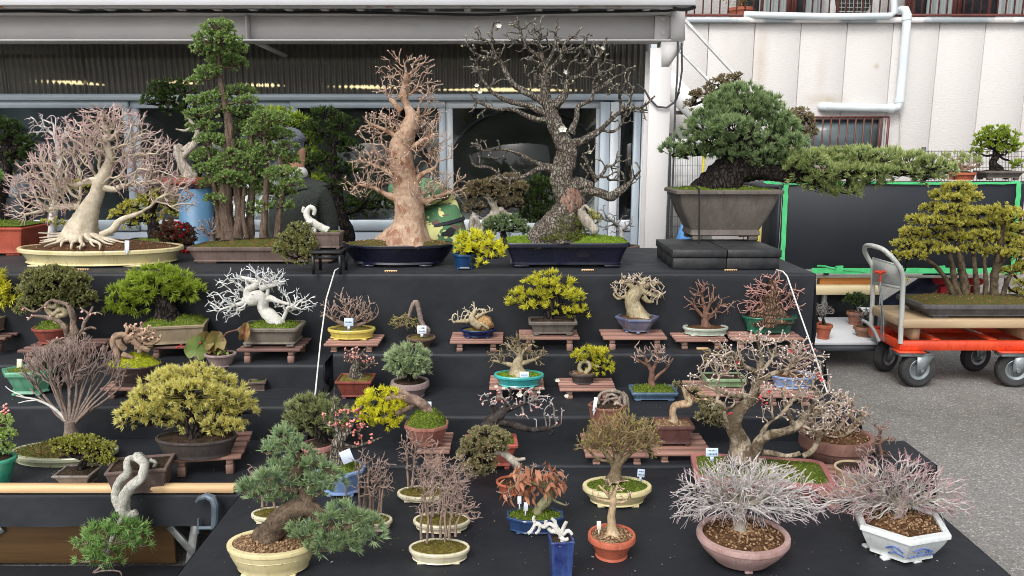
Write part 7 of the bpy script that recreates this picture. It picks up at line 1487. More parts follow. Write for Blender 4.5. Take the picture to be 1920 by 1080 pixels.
b = Bonsai('tangled_twig_bonsai', 'tangled grey twig mass in a deep round brown pot at the right end', 1566, 1500, 1634, 838, 884, ZE, clay('umber_clay', srgb(132, 96, 84), srgb(104, 72, 64)), 'round', .88, .66, lip=9, lipo=2, soil='brown', mound=8, group=GRP_F, rimh=20, feet=0, curve=-.4, grains=200, drop=4)
tp = [(1550, 824, 8), (1530, 805, 6), (1520, 785, 5), (1535, 770, 4)]; ex = [[(1555, 822, 5), (1575, 800, 4), (1590, 780, 3), (1600, 760, 2)], [(1545, 820, 5), (1560, 795, 3.6), (1570, 770, 2.6)], [(1560, 826, 4, -14), (1590, 812, 3, -18), (1612, 795, 2, -18)], [(1540, 818, 4, -16), (1510, 812, 3, -22), (1490, 800, 2, -22)], [(1580, 824, 4), (1596, 800, 3), (1615, 780, 2)]]
trunk(b, tp, BK_KNOB, extra=ex, rough=.14)
twigs(b, [(tp, .3)]+[(e, .2) for e in ex], [(1560, 775, 56, 36, 50), (1520, 790, 36, 30, 40), (1600, 785, 32, 34, 36), (1560, 800, 56, 24, 50), (1580, 750, 30, 20, 26), (1625, 770, 16, 10, 14)], BK_KNOB, n=400, step=6, inertia=.4, wig=.55, r0=.85, tips=2, tiplen=9, rmax=3.4, gn=2, buds=(leafm('pink_tip', srgb(206, 150, 144), srgb(190, 160, 150), None, .6, .1), 70, 1.8, 0))

zb = bench('reddish bench at the right end of the front table under the small cream pot', 1545, 1640, 928, 955, ZE, .26, -.1, 6)
b = Bonsai('hidden_cream_pot_bonsai', 'cream round pot partly hidden behind the pink tipped twigs at right', 1600, 1565, 1642, 890, 918, zb, clay('cream_clay', srgb(196, 178, 146), srgb(170, 150, 120)), 'round', .9, .75, lip=4, soil='dark', mound=3, group=GRP_F, feet=0)
trunk(b, [(1612, 885, 5), (1618, 868, 3.5), (1628, 850, 2)], BK_GREYT); twigs(b, [([(1612, 885, 5), (1618, 868, 3.5), (1628, 850, 2)], .3)], [(1620, 850, 20, 20, 18)], BK_GREYT, n=40, step=5, r0=.8, up=.3)
b = Bonsai('edge_twig_bonsai', 'little dark twiggy tree on the edge beside the deep brown pot', 1652, 1638, 1668, 853, 868, ZE+.0, DKCLAY, 'rect', .8, .8, lip=2, soil='dark', mound=2, group=GRP_F, feet=0)
tp = [(1652, 850, 4), (1650, 838, 3), (1648, 826, 2)]; trunk(b, tp, BK_RED); twigs(b, [(tp, .2)], [(1652, 812, 24, 20, 18), (1668, 826, 16, 10, 12), (1640, 830, 12, 12, 10)], BK_RED, n=60, step=5, up=.3, r0=.75, tips=2, tiplen=9)

b = Bonsai('olive_broom_bonsai', 'olive tinted broom tree with dense fine twigs in a cream oval pot', 1156, 1092, 1221, 928, 956, ZE, CREAM, 'oval', .66, .78, lip=8, lipo=3, soil='moss', mound=6, group=GRP_F, rimh=8, fh=4, blades=500, curve=-.3, drop=2)
tp = [(1152, 898, 13), (1154, 886, 10), (1156, 872, 9), (1160, 858, 6), (1165, 840, 4)]; ex = [[(1155, 880, 7), (1145, 862, 5.5), (1130, 845, 4), (1112, 832, 2.5), (1098, 826, 1.8)], [(1157, 876, 7), (1172, 858, 5), (1190, 845, 3.5), (1212, 835, 2)], [(1158, 866, 5), (1150, 840, 3.5), (1140, 815, 2)], [(1162, 855, 5), (1178, 830, 3.5), (1185, 808, 2)], [(1145, 864, 4), (1125, 862, 3), (1108, 850, 2)]]
trunk(b, tp, BK_OLIVE, extra=ex, flare=.4, rough=.12, roots=7, rootlen=10)
twigs(b, [(tp, .5)]+[(e, .3) for e in ex], [(1160, 803, 46, 30, 36), (1125, 818, 32, 26, 28), (1200, 814, 36, 30, 30), (1165, 832, 66, 22, 40), (1108, 834, 24, 14, 16), (1220, 832, 18, 22, 16)], barkm('olive_twig', srgb(150, 130, 100), srgb(122, 104, 78), srgb(172, 150, 108), scale=40, dark=0), n=860, step=6, r0=.50, pw=2.9, tips=3, tiplen=12, tipspread=.36, rmax=2.3, bf=.45, tipup=.25)
tufts(b, b.tipsE[b.rng.choice(len(b.tipsE), 420)], np.tile([[0, -1., 0]], (420, 1)), 3.6, 2, 2.0, .7, LF_OLG, 'leaflets', flat=1)
b.taglabel = 'white square tag on the rim of the cream oval pot of the olive broom tree'; b.tag(1202, 887, 14, 15, 16, (200, 216, 238), 6, True, 2)

b = Bonsai('big_blue_green_pine_bonsai', 'big layered blue green pine with a drooping branch in a cream round pot with gravel', 512, 429, 594, 1043, 1088, ZE, CREAM, 'oval', .66, .80, lip=10, lipo=2, soil='gravel', mound=8, group=GRP_F, rimh=8, fh=4, grains=650, curve=-.4, drop=3, band=True)
tp = [(505, 1005, 26, 10), (520, 985, 24, 4), (542, 965, 24, 0), (565, 952, 19, 0), (578, 938, 14, 4), (565, 915, 11, 6), (555, 895, 10, 4), (562, 870, 9, 0), (553, 848, 7, 0), (538, 830, 5, 0), (532, 815, 4, 0)]
ex = [[(568, 955, 15, -4), (588, 955, 13, -10), (600, 968, 11, -16), (605, 985, 9, -20), (630, 990, 7, -24), (670, 985, 5, -26), (700, 985, 3, -26)], [(560, 920, 7), (530, 915, 5), (490, 920, 3)], [(556, 880, 6), (590, 870, 5), (630, 890, 3)], [(500, 1000, 12, 14), (480, 1008, 10, 14), (466, 1022, 6, 12)], [(510, 1010, 10, -10), (490, 1025, 7, -14), (470, 1035, 4, -16)]]
trunk(b, tp, barkm('grey_brown_pine_bark', srgb(128, 110, 90), srgb(72, 60, 50), None, scale=26, bump=1, bdist=.01), k=20, rough=.15, extra=ex, fine=.06, flare=.2)
tk = cat_(full4(tp), 8)[:, [0, 1, 3, 2]].tolist()+sum([cat_(full4(e), 8)[:, [0, 1, 3, 2]].tolist() for e in ex[:3]], [])
padl = [(530, 815, 24, 14), (508, 838, 22, 13), (545, 832, 26, 14), (565, 848, 24, 14), (500, 850, 16, 8), (520, 878, 26, 14), (552, 872, 22, 12), (585, 868, 22, 12), (505, 895, 28, 15), (535, 905, 30, 15), (475, 912, 26, 13), (455, 918, 14, 9), (600, 885, 32, 16), (625, 900, 28, 15), (590, 905, 34, 16), (500, 922, 30, 13), (560, 925, 32, 13), (605, 920, 26, 11), (485, 932, 24, 9), (530, 938, 30, 9)]
padl = [(x, y, rx*.9, ry*.88) for x, y, rx, ry in padl]
needles(b, padl, LF_BLUE2, BK_OLIVE, L=17, cnt=20, w=2.0, sp=9.5, spread=.5, upb=.8, split=True, trunkpts=tk, jit=.8, dens=1.0)
padr = [(645, 958, 30, 14), (625, 972, 26, 12), (675, 975, 32, 15), (700, 985, 22, 14), (560, 992, 22, 10), (575, 1005, 30, 13), (615, 1012, 36, 15), (655, 1005, 34, 14), (690, 1004, 26, 12), (605, 1030, 32, 13), (645, 1025, 34, 13), (590, 990, 22, 9)]
needles(b, [p+(0, -26) for p in padr], LF_BLUE2, BK_OLIVE, L=17, cnt=20, w=2.0, sp=9.5, spread=.5, upb=.8, split=True, trunkpts=tk, jit=.8, dens=1.0)

def grove(label, cx, rl, rr, yr, yb, trunks, crown, n, seed, m=BK_PINKT, r0=.55):
    b = Bonsai('grove_bonsai', label, cx, rl, rr, yr, yb, ZE, CREAM2, 'oval', .58, .90, lip=5, lipo=2, soil='olive', mound=6, group='small groves in white oval pots', rimh=6, fh=2, blades=500, curve=-.2, drop=2, seed=seed)
    r = b.rng; ps = []
    for (x0, y0, x1, y1) in trunks:
        dz = r.uniform(-10, 10); ps.append([(x0, y0, 2.6, dz), (x0+(x1-x0)*.3+r.normal()*2, y0+(y1-y0)*.35, 2.2, dz), (x0+(x1-x0)*.7+r.normal()*2.5, y0+(y1-y0)*.7, 1.6, dz*.8), (x1, y1, 1.0, dz*.6)])
    trunk(b, ps[0], m, extra=ps[1:], flare=.3, name='trunks')
    twigs(b, [(p, .35) for p in ps], crown, m, n=int(n*.95), step=5, r0=r0, tips=2, tiplen=10, rmax=1.8, tipspread=.6, bf=.25, jit=.9, tipup=.2); return b
grove('small sparse grove hidden behind the big blue green pine at its left', 512, 472, 560, 973, 985, [(492, 950, 486, 905), (500, 948, 505, 900), (515, 952, 520, 905)], [(488, 900, 20, 30, 16), (478, 890, 14, 16, 10)], 50, 31)
grove('straight stemmed grove in a white oval pot right of the big blue green pine', 690, 642, 736, 986, 1000, [(676, 966, 672, 880), (684, 962, 690, 870), (692, 966, 692, 880), (700, 962, 712, 870), (708, 966, 716, 890), (655, 955, 648, 905), (714, 960, 722, 900), (680, 970, 684, 900)], [(690, 880, 28, 34, 22), (718, 890, 20, 36, 16), (675, 868, 14, 24, 12), (700, 915, 34, 26, 20)], 190, 32)
grove('farthest of the three groves in white oval pots, under the leaning yellow pine', 793, 745, 842, 934, 945, [(766, 912, 760, 830), (772, 914, 780, 830), (812, 914, 810, 850), (790, 912, 796, 840)], [(770, 850, 24, 40, 20), (800, 850, 34, 34, 24), (762, 835, 16, 26, 12), (815, 870, 24, 26, 16)], 190, 33)
grove('middle of the three groves in white oval pots', 828, 775, 882, 988, 1003, [(800, 966, 796, 890), (812, 968, 812, 880), (822, 964, 826, 870), (832, 968, 840, 880), (845, 966, 852, 880), (856, 968, 866, 900)], [(825, 890, 46, 40, 28), (860, 890, 30, 36, 20), (795, 900, 22, 26, 16), (878, 950, 18, 16, 14)], 300, 34)
grove('nearest of the three groves in white oval pots, at the front edge', 824, 767, 881, 1042, 1062, [(790, 1012, 792, 930), (800, 1018, 802, 940), (812, 1008, 812, 930), (826, 1010, 828, 920), (834, 1018, 838, 930), (842, 1010, 852, 920), (854, 1006, 868, 940), (838, 1006, 842, 900)], [(830, 925, 44, 40, 28), (858, 930, 24, 44, 20), (798, 945, 18, 30, 14), (884, 960, 16, 20, 12)], 260, 35)

b = Bonsai('copper_leaf_beech_bonsai', 'copper leaved beech with a green grey trunk in a blue eight sided pot', 1003, 950, 1056, 978, 1005, ZE, glaze('bright_blue_glaze', srgb(46, 74, 116), srgb(30, 50, 86), .2), 'oct', .58, .88, lip=5, lipo=2, soil='moss', mound=5, group=GRP_F, rimh=5, fh=3, blades=700, drop=2)
tp = [(1006, 966, 10), (1012, 952, 9), (1024, 940, 10), (1030, 926, 9), (1024, 910, 6), (1010, 900, 4)]; ex = [[(1028, 930, 4), (1042, 940, 2.5), (1062, 948, 1.6)], [(1020, 912, 4), (990, 905, 3), (955, 915, 2)], [(1024, 912, 4), (1040, 895, 3), (1055, 890, 2)], [(1012, 900, 3), (990, 880, 2)]]
trunk(b, tp, barkm('green_grey_bark', srgb(146, 142, 110), srgb(104, 106, 72), None, scale=18, bump=.4), extra=ex, rough=.06, flare=.3)
twigs(b, [(e, .2) for e in ex], [(1010, 890, 50, 22, 30), (1045, 900, 26, 18, 20), (960, 920, 28, 14, 20), (1062, 945, 10, 6, 8)], BK_GREYT, n=110, step=6, r0=.8, wig=.35, tips=2, tiplen=8)
LFC = [leafm('copper_leaf_%d' % i, c1, c2, None, .5, .25) for i, (c1, c2) in enumerate(((srgb(160, 108, 80), srgb(180, 128, 100)), (srgb(142, 92, 68), srgb(164, 112, 88)), (srgb(180, 134, 108), srgb(154, 106, 80))))]
r = b.rng; lm = []
for mi in range(3):
    me_ = None
Pl = ell(r, [(1005, 882, 44, 20, 30), (1040, 895, 26, 20, 24), (975, 905, 34, 18, 26), (945, 928, 14, 12, 12), (1020, 915, 34, 14, 26), (990, 925, 24, 10, 20)], 150, .6)
proto = {}
for k, p in enumerate(Pl):
    mi = k % 3; c = mapP([p], b.Yc, b.s)[0]
    if mi not in proto:
        L_ = 11*b.s; q = np.array([[0, 0, 0], [.32, .3, .12], [.30, .65, .10], [0, 1.15, -.1], [-.30, .65, .10], [-.32, .3, .12], [0, .35, 0], [0, .7, -.02]])*L_*np.array([1.15, 1.6, 1]); f = [[0, 1, 6], [0, 6, 5], [7, 2, 3], [7, 3, 4]]; f4 = [[6, 1, 2, 7], [5, 6, 7, 4]]
        o = mk('leaf', q+BASE[b.root], [f, f4], LFC[mi], b.root, False, {'v': np.linspace(0, 1, 8), 't': np.zeros(8)}); proto[mi] = o
    else: o = proto[mi].copy(); COL.objects.link(o)
    o.location = [float(v) for v in (c-BASE[b.root])]; d = p-np.array([1005, 905, 0]); o.rotation_euler = (r.uniform(-2.4, -.6), r.uniform(-.8, .8), math.atan2(-d[0], -d[2]+r.normal()*10)+r.normal()*.6)
    s_ = r.uniform(.75, 1.2); o.scale = (s_, s_, s_)
b.taglabel = 'upper white tag hanging among the copper leaves'; b.tag(974, 938, 7, 14, -34, (224, 228, 232)); b.taglabel = 'lower white tag standing in the blue eight sided pot'; b.tag(986, 950, 8, 16, -18, (220, 226, 234), 4)

b = Bonsai('white_coral_bonsai', 'white coral like tree in a tall cobalt blue square pot', 1051, 1030, 1074, 1018, 1096, ZE, COBALT, 'rect', .95, .84, lip=4, lipo=1, soil='dark', mound=3, group=GRP_F, feet=0, rimh=5, rot=.12)
tp = [(1052, 1014, 6), (1052, 1004, 5), (1048, 995, 5)]; ex = [[(1050, 1000, 5), (1040, 988, 4.4), (1030, 982, 4), (1018, 988, 4), (1006, 982, 4), (996, 996, 3.6), (990, 1000, 3)], [(1046, 996, 4), (1034, 996, 4), (1028, 990, 3.4)], [(1052, 998, 4.4), (1058, 986, 3.6), (1062, 978, 3)], [(1054, 1002, 4.4), (1066, 995, 4), (1072, 1002, 3)], [(1052, 1008, 4.4, -10), (1058, 1012, 3.6, -14), (1066, 1010, 3, -14)], [(1044, 990, 4), (1040, 978, 3.4), (1034, 972, 2.6)], [(1006, 984, 3.6), (1000, 974, 3), (1002, 968, 2.4)], [(1012, 986, 3.4), (1010, 996, 3), (1004, 1000, 2.6)], [(1022, 985, 3.4), (1024, 976, 2.8)], [(1054, 1010, 4, -8), (1054, 1020, 3.4, -16), (1048, 1022, 3, -18)]]
trunk(b, tp, BK_WHITE, extra=ex, rough=.25)

b = Bonsai('terracotta_pot_bonsai', 'small bare trunk with a twig crown in a round terracotta pot on the front table', 1147, 1102, 1191, 1022, 1056, ZE, clay('orange_terracotta', srgb(190, 102, 76), srgb(170, 88, 64), .6), 'round', .95, .68, lip=6, lipo=4, soil='gravel', mound=4, group=GRP_F, rimh=11, feet=0, grains=160, drop=4)
tp = [(1148, 1002, 13), (1147, 990, 9), (1146, 970, 7.5), (1149, 950, 6.5), (1150, 938, 7), (1148, 928, 4)]; ex = [[(1148, 935, 4), (1135, 922, 3), (1122, 910, 1.8)], [(1150, 932, 4), (1156, 915, 2.6), (1160, 902, 1.6)], [(1151, 940, 4), (1166, 942, 2.6), (1182, 934, 1.6)], [(1147, 940, 3.6), (1130, 938, 2.4), (1114, 932, 1.6)], [(1148, 930, 3), (1145, 912, 2), (1140, 898, 1.4)]]
trunk(b, tp, barkm('light_trunk', srgb(202, 180, 146), srgb(170, 146, 114), srgb(206, 180, 156), scale=18, bump=.4), extra=ex, flare=.3, roots=6, rootlen=20, rough=.08)
twigs(b, [(e, .3) for e in ex], [(1148, 912, 32, 16, 22), (1120, 922, 14, 10, 10), (1175, 928, 14, 12, 10)], BK_TAN, n=60, step=5, wig=.45, r0=.85, tips=2, tiplen=7, up=.2)
b.taglabel = 'cream tag standing in the small round terracotta pot'; b.tag(1123, 985, 8, 16, -8, (226, 220, 206))

b = Bonsai('silver_maple_bonsai', 'wide dome of fine silver twigs on a slim trunk in a pinkish round pot', 1391, 1306, 1476, 1040, 1078, ZE, MAUVE, 'round', .92, .62, lip=11, lipo=2, soil='brown', mound=10, group=GRP_F, rimh=10, feet=3, fh=6, curve=-.5, grains=600, drop=4)
tp = [(1388, 1006, 20), (1387, 996, 12), (1387, 980, 9), (1386, 965, 8), (1388, 950, 8), (1392, 930, 5)]; ex = []
for i in range(15):
    a = -math.pi*(i+.5)/15; r_ = b.rng.uniform(.85, 1.1); dz = b.rng.uniform(-45, 45); ex.append([(1388, 955, 3.4), (1388+math.cos(a)*28, 950+math.sin(a)*14-4, 2.6, dz*.3), (1388+math.cos(a)*70*r_, 944+math.sin(a)*36-2, 1.8, dz*.8), (1388+math.cos(a)*105*r_, 940+math.sin(a)*58, 1.2, dz)])
trunk(b, tp, barkm('grey_smooth_bark', srgb(186, 178, 166), srgb(138, 130, 118), srgb(206, 200, 194), scale=18, bump=.4), flare=.35, lobes=5, roots=9, rootlen=26, extra=ex)
twigs(b, [(e, .15) for e in ex], [(1392, 895, 72, 34, 62), (1318, 925, 50, 38, 46), (1470, 925, 56, 38, 50), (1392, 930, 100, 36, 70), (1295, 955, 36, 22, 30), (1500, 955, 48, 24, 36), (1400, 960, 100, 16, 70), (1350, 900, 50, 30, 40), (1440, 900, 50, 30, 40)], BK_FINE, n=950, step=8, r0=.52, pw=2.6, tips=3, tiplen=19, tipspread=.26, rmax=2.4, bf=.6, shell=.8, jit=.9, tlen=12, maxn=14000, buds=(leafm('pinkish_tip', srgb(190, 166, 166), srgb(206, 190, 188), None, .6, .1), 420, 1.2, 0))

b = Bonsai('red_tip_maple_bonsai', 'silver twigs with red tips in a white hexagonal pot with blue painting', 1686, 1596, 1771, 1010, 1058, ZE, WHITEG, 'hex', .86, .70, lip=13, lipo=4, soil='brown', mound=8, group=GRP_F, rimh=10, feet=6, fh=5, curve=-.3, grains=600, drop=4, rot=.28)
tp = [(1688, 990, 17), (1687, 978, 11), (1684, 964, 8), (1686, 952, 8), (1680, 935, 5)]; ex = []
for i in range(15):
    a = .16-(math.pi+.32)*(i+.3)/14.4; r_ = b.rng.uniform(.85, 1.1); dz = b.rng.uniform(-40, 40); ex.append([(1686, 953, 3.2), (1686+math.cos(a)*26, 946+math.sin(a)*14, 2.4, dz*.3), (1684+math.cos(a)*62*r_, 936+math.sin(a)*34, 1.7, dz*.8), (1682+math.cos(a)*98*r_, 930+math.sin(a)*55, 1.1, dz)])
trunk(b, tp, barkm('grey_smooth_bark', srgb(186, 178, 166), srgb(138, 130, 118)), flare=.4, lobes=5, roots=9, rootlen=26, extra=ex)
twigs(b, [(e, .15) for e in ex], [(1672, 885, 70, 30, 56), (1610, 915, 56, 34, 48), (1745, 920, 60, 40, 50), (1680, 915, 95, 34, 64), (1580, 948, 54, 18, 34), (1780, 950, 40, 18, 36), (1560, 930, 36, 18, 26), (1650, 962, 60, 12, 50), (1690, 945, 90, 14, 60)], BK_FINER, n=800, step=8, r0=.52, pw=2.6, tips=3, tiplen=19, tipspread=.26, rmax=2.2, bf=.6, shell=.8, jit=.9, tlen=13, maxn=12000)
# blue brush painting on the hexagonal pot: thin strokes following its faces
def pot_strokes(b, rot, n=6):
    R = rotz(rot)[:2, :2]; P2 = sect('hex'); cs = P2[::8]; bl = mat('blue_brush_paint', srgb(62, 92, 170), srgb(110, 136, 196), .25, 60); H = b.zt-b.z; fh = 5*b.s; rh = 10*b.s
    def pt(face, u, v):
        q = v; w = .70+.30*(1-(1-q)**1.3); o = -4*b.s*.9
        c0, c1 = cs[face], cs[(face+1) % 6]; p = c0+(c1-c0)*u; p = R@(p*np.array([b.W*w+o, b.b*w+o])); nrm = R@(((c0+c1)/2)*np.array([b.b, b.W])); nrm = nrm/np.linalg.norm(nrm); p = p+nrm*.0016
        return np.array([b.X+p[0], b.Yc+p[1], b.z+fh+.02*H+(H-fh-.02*H-rh)*v])
    g = G(); r = np.random.default_rng(3)
    for face, strokes in ((4, [[(.08, .25), (.5, .30), (.95, .22)], [(.15, .62), (.4, .70), (.62, .55)], [(.55, .42), (.58, .52)], [(.64, .42), (.67, .52)], [(.72, .40), (.74, .50)], [(.3, .48), (.42, .5)]]), (5, [[(.2, .1), (.24, .6), (.3, .8), (.36, .55), (.38, .12)], [(.45, .1), (.5, .75), (.55, .9), (.6, .7), (.63, .1)], [(.7, .12), (.75, .55), (.8, .65), (.85, .4), (.88, .12)], [(.1, .08), (.5, .05), (.92, .08)]]), (3, [[(.5, .5), (.7, .7), (.9, .5)], [(.55, .25), (.75, .4), (.95, .3)], [(.6, .6), (.8, .35)]])):
        for st in strokes:
            P = [pt(face, *s_) for s_ in st]; g.tube(smooth(P, 5) if len(P) > 2 else P, .0022 if face != 5 else .0034, 5)
    g.build('blue_painting', bl, b.pot)
pot_strokes(b, .28)
# ================================================================== bonsai and people behind the display
ZR = .80
REAR = thing('rear_table', 'long low table behind the top step carrying the background bonsai', 'table', (-1.0, 5.25, 0))
g = G(); g.box((-.75, 5.3, ZR-.012), (4.7, .9, .024)); g.build('tabletop', CLOTH, REAR)
for x in (-2.9, -.95, 1.4):
    for y in (4.95, 5.65): g = G(); g.box((x, y, (ZR-.03)/2), (.04, .04, ZR-.03)); g.build('leg', BL_, REAR)

b = Bonsai('dark_pine_bonsai', 'dark green pine with grey deadwood at the far left behind the pale maple', 12, -38, 62, 428, 450, ZR, REDCLAY, 'rect', .6, .85, soil='dark', group=GRP_G)
tp = [(10, 424, 14), (-5, 380, 13), (8, 330, 12), (18, 285, 10), (5, 262, 7)]; trunk(b, tp, BK_DARK, rough=.15, extra=[[(15, 290, 6), (40, 272, 4), (60, 285, 3)], [(0, 300, 6), (18, 262, 7), (30, 268, 4), (24, 250, 2.5)]])
needles(b, [(10, 238, 34, 14), (-20, 232, 30, 18), (25, 255, 24, 12), (45, 275, 26, 14), (35, 292, 34, 12), (60, 262, 14, 8), (-25, 262, 26, 14), (50, 300, 24, 8)], LF_DK, BK_DARK, L=8, cnt=16, w=1.8, sp=7, trunkpts=tp, spread=.6)
b = Bonsai('lime_green_bonsai', 'small lime green round bonsai at the far left edge', -6, -34, 30, 400, 440, ZR, GREYP, 'round', .8, .8, soil='dark', group=GRP_G, feet=0)
trunk(b, [(-5, 396, 6), (-2, 370, 5), (0, 340, 4)], BK_DARK); needles(b, [(4, 312, 18, 14), (-14, 320, 26, 16), (2, 328, 24, 10)], LF_GRN, BK_DARK, L=6, cnt=14, w=1.8, sp=6, trunkpts=[(0, 340, 4)])
g = G(); U = []; c = b.at(34, 352, 20); nz = noise1(b.rng, 6, 8, 30)
for i in range(12):
    for j in range(20):
        a = math.pi*i/11; t = 2*math.pi*j/19; U.append(c+np.array([math.sin(a)*math.cos(t)*.085, math.sin(a)*math.sin(t)*.07, math.cos(a)*.10]))
U = np.array(U); U += (U-c)*nz(U)[:, None]*.4; g.grid(U, 12, 20, flip=True); setp(g.build('grey_rock', barkm('blue_grey_rock', srgb(172, 182, 192), srgb(130, 140, 152), None, scale=14), None, True, None), 'blue grey upright rock behind the pale maple at the left', 'rock')
g = G(); p = b.at(34, 366, 20); g.box((p[0], p[1], (ZR+p[2]-.02)/2), (.12, .12, p[2]-.02-ZR), bev=.004); setp(g.build('rock_stand', BL_), 'black stand carrying the blue grey rock', 'stand')

b = Bonsai('grey_twig_bonsai', 'thin grey twigged tree rising behind the upper left of the pale maple', 95, 62, 130, 428, 448, ZR, DKCLAY, 'oval', .7, .85, soil='dark', group=GRP_G)
tp = [(98, 425, 8), (104, 370, 6), (112, 310, 5), (108, 270, 4)]; trunk(b, tp, BK_FINE); twigs(b, [(tp, .4)], [(85, 232, 36, 24, 22), (120, 240, 30, 24, 20), (70, 245, 24, 18, 16)], BK_FINE, n=150, step=6, inertia=.6, wig=.4, up=.15, r0=.6, tips=2, tiplen=10)

b = Bonsai('olive_pad_bonsai', 'olive yellow conifer with flat pads seen through the right side of the pale maple', 290, 240, 345, 428, 450, ZR, DKCLAY, 'rect', .55, .88, soil='moss', group=GRP_G)
tp = [(288, 425, 11), (282, 400, 9), (290, 375, 7), (300, 355, 5)]; trunk(b, tp, BK_DARK)
needles(b, [(320, 362, 34, 14), (345, 378, 30, 13), (285, 372, 30, 12), (255, 385, 30, 12), (330, 395, 36, 12), (235, 402, 30, 11), (270, 412, 36, 10), (350, 402, 26, 9), (240, 420, 26, 8)], LF_OY, BK_DARK, L=5.5, cnt=12, w=2, sp=5.5, trunkpts=tp, split=True)
b = Bonsai('olive_low_bonsai', 'low brown olive conifer between the terracotta tray and the pale maple trunk', 95, 62, 130, 430, 448, ZR, clay('old_green_clay', srgb(70, 84, 60), srgb(52, 62, 46)), 'rect', .7, .9, soil='moss', group=GRP_G)
trunk(b, [(95, 428, 6), (100, 418, 5), (96, 405, 3)], BK_DARK); needles(b, [(98, 418, 26, 8), (140, 345, 24, 9), (120, 352, 18, 7), (165, 350, 22, 8)], LF_OY, BK_DARK, L=5, cnt=12, w=2, sp=5.5, trunkpts=[(96, 410, 3), (105, 385, 3)])

b = Bonsai('deadwood_pine_bonsai', 'white deadwood pine in a red octagonal pot on a tall blue drum', 352, 300, 406, 334, 354, 1.262, glaze('red_glaze', srgb(164, 70, 54), srgb(140, 56, 44), .35), 'oct', .7, .8, lip=5, lipo=1, soil='olive', mound=4, group=GRP_G, rimh=10)
Yd = b.Yc
tp = [(356, 330, 13), (345, 312, 10), (336, 290, 9), (332, 272, 7)]; ex = [[(338, 300, 8), (352, 285, 6.5), (366, 268, 6), (370, 248, 5), (362, 232, 4), (350, 222, 3)], [(362, 236, 3.5), (348, 245, 2.5), (330, 242, 1.5)], [(350, 222, 3), (345, 212, 2)], [(332, 274, 7), (345, 280, 5), (358, 268, 4)], [(352, 214, 3), (345, 205, 2.4), (338, 196, 2.2), (330, 190, 2)]]
trunk(b, tp, BK_DEAD, rough=.16, extra=ex, twist=.7, flare=.3)
trunk(b, [(372, 330, 5, 10), (385, 290, 4, 12), (380, 240, 4, 12), (360, 212, 3, 8), (330, 196, 2.5, 4), (300, 192, 2)], BK_DARK, name='live_vein')
needles(b, [(315, 158, 32, 12), (305, 172, 28, 12), (345, 172, 28, 12), (290, 184, 24, 10), (330, 186, 30, 12), (278, 193, 14, 7), (320, 205, 28, 8), (360, 200, 22, 14), (370, 225, 18, 10)], LF_DK, BK_DARK, L=7, cnt=15, w=1.8, sp=6.5, trunkpts=[(310, 194, 2, 0), (350, 205, 2, 0)], split=True)
g = G(); k = 8; g.prism([(b.X+.04+.115*math.cos(t), Yd+.115*math.sin(t)) for t in np.linspace(math.pi/8, math.pi/8+2*math.pi, 8, endpoint=False)], 0, 1.2605); setp(g.build('blue_drum', mat('blue_painted_drum', srgb(88, 130, 162), srgb(74, 114, 146), .5, 5)), 'pale blue eight sided drum under the red octagonal pot', 'drum')

b = Bonsai('red_berry_bush', 'dark leaved bush covered with red berries between the cream tray and the forest', 332, 300, 366, 462, 475, ZA, DKCLAY, 'round', .8, .8, soil='dark', group=GRP_G, feet=0)
trunk(b, [(332, 460, 5), (330, 445, 4), (326, 430, 3)], BK_DARK, extra=[[(330, 445, 3), (345, 435, 2), (355, 425, 1.5)]])
needles(b, [(325, 430, 30, 16), (350, 438, 20, 18), (305, 440, 16, 14), (330, 452, 34, 14), (355, 455, 14, 12)], LF_RED, BK_DARK, L=7, cnt=7, w=3.4, sp=7, flat=1, spread=.9, trunkpts=[(328, 435, 3)])
P = ell(b.rng, [(330, 432, 26, 18, 22, -6), (345, 470, 20, 6, 6, -14)], 80, .8); g = G(); g.balls(mapP(P, b.Yc, b.s), 2.6*b.s, b.rng.random(len(P))); g.build('berries', leafm('red_berry', srgb(206, 34, 40), srgb(170, 26, 34), None, .3, .05), b.root, True, None, 'stuff', attr='v')
b = Bonsai('fine_grey_bush', 'fine greyish brown twig bush left of the cypress forest trunks', 398, 372, 425, 452, 462, ZR+.03, GREYP, 'oval', .8, .85, soil='dark', group=GRP_G, feet=0)
tp = [(398, 450, 5), (398, 440, 4)]; trunk(b, tp, BK_GREYT); twigs(b, [(tp, .1)], [(398, 424, 30, 16, 22), (385, 435, 22, 12, 16), (412, 432, 20, 14, 16)], BK_GREYT, n=260, step=4, inertia=.8, up=.2, r0=.5, tips=2, tiplen=6)
b = Bonsai('small_yellow_conifer', 'small yellow layered conifer just left of the cypress forest', 412, 390, 440, 424, 448, ZR, DKCLAY, 'rect', .8, .85, soil='dark', group=GRP_G)
tp = [(412, 422, 5), (410, 395, 4), (412, 365, 3)]; trunk(b, tp, BK_DARK); needles(b, [(412, 362, 18, 8), (402, 378, 18, 8), (418, 385, 18, 7), (402, 402, 22, 8), (422, 408, 16, 6)], LF_OY, BK_DARK, L=6, cnt=14, w=1.8, sp=6, trunkpts=tp, split=True)

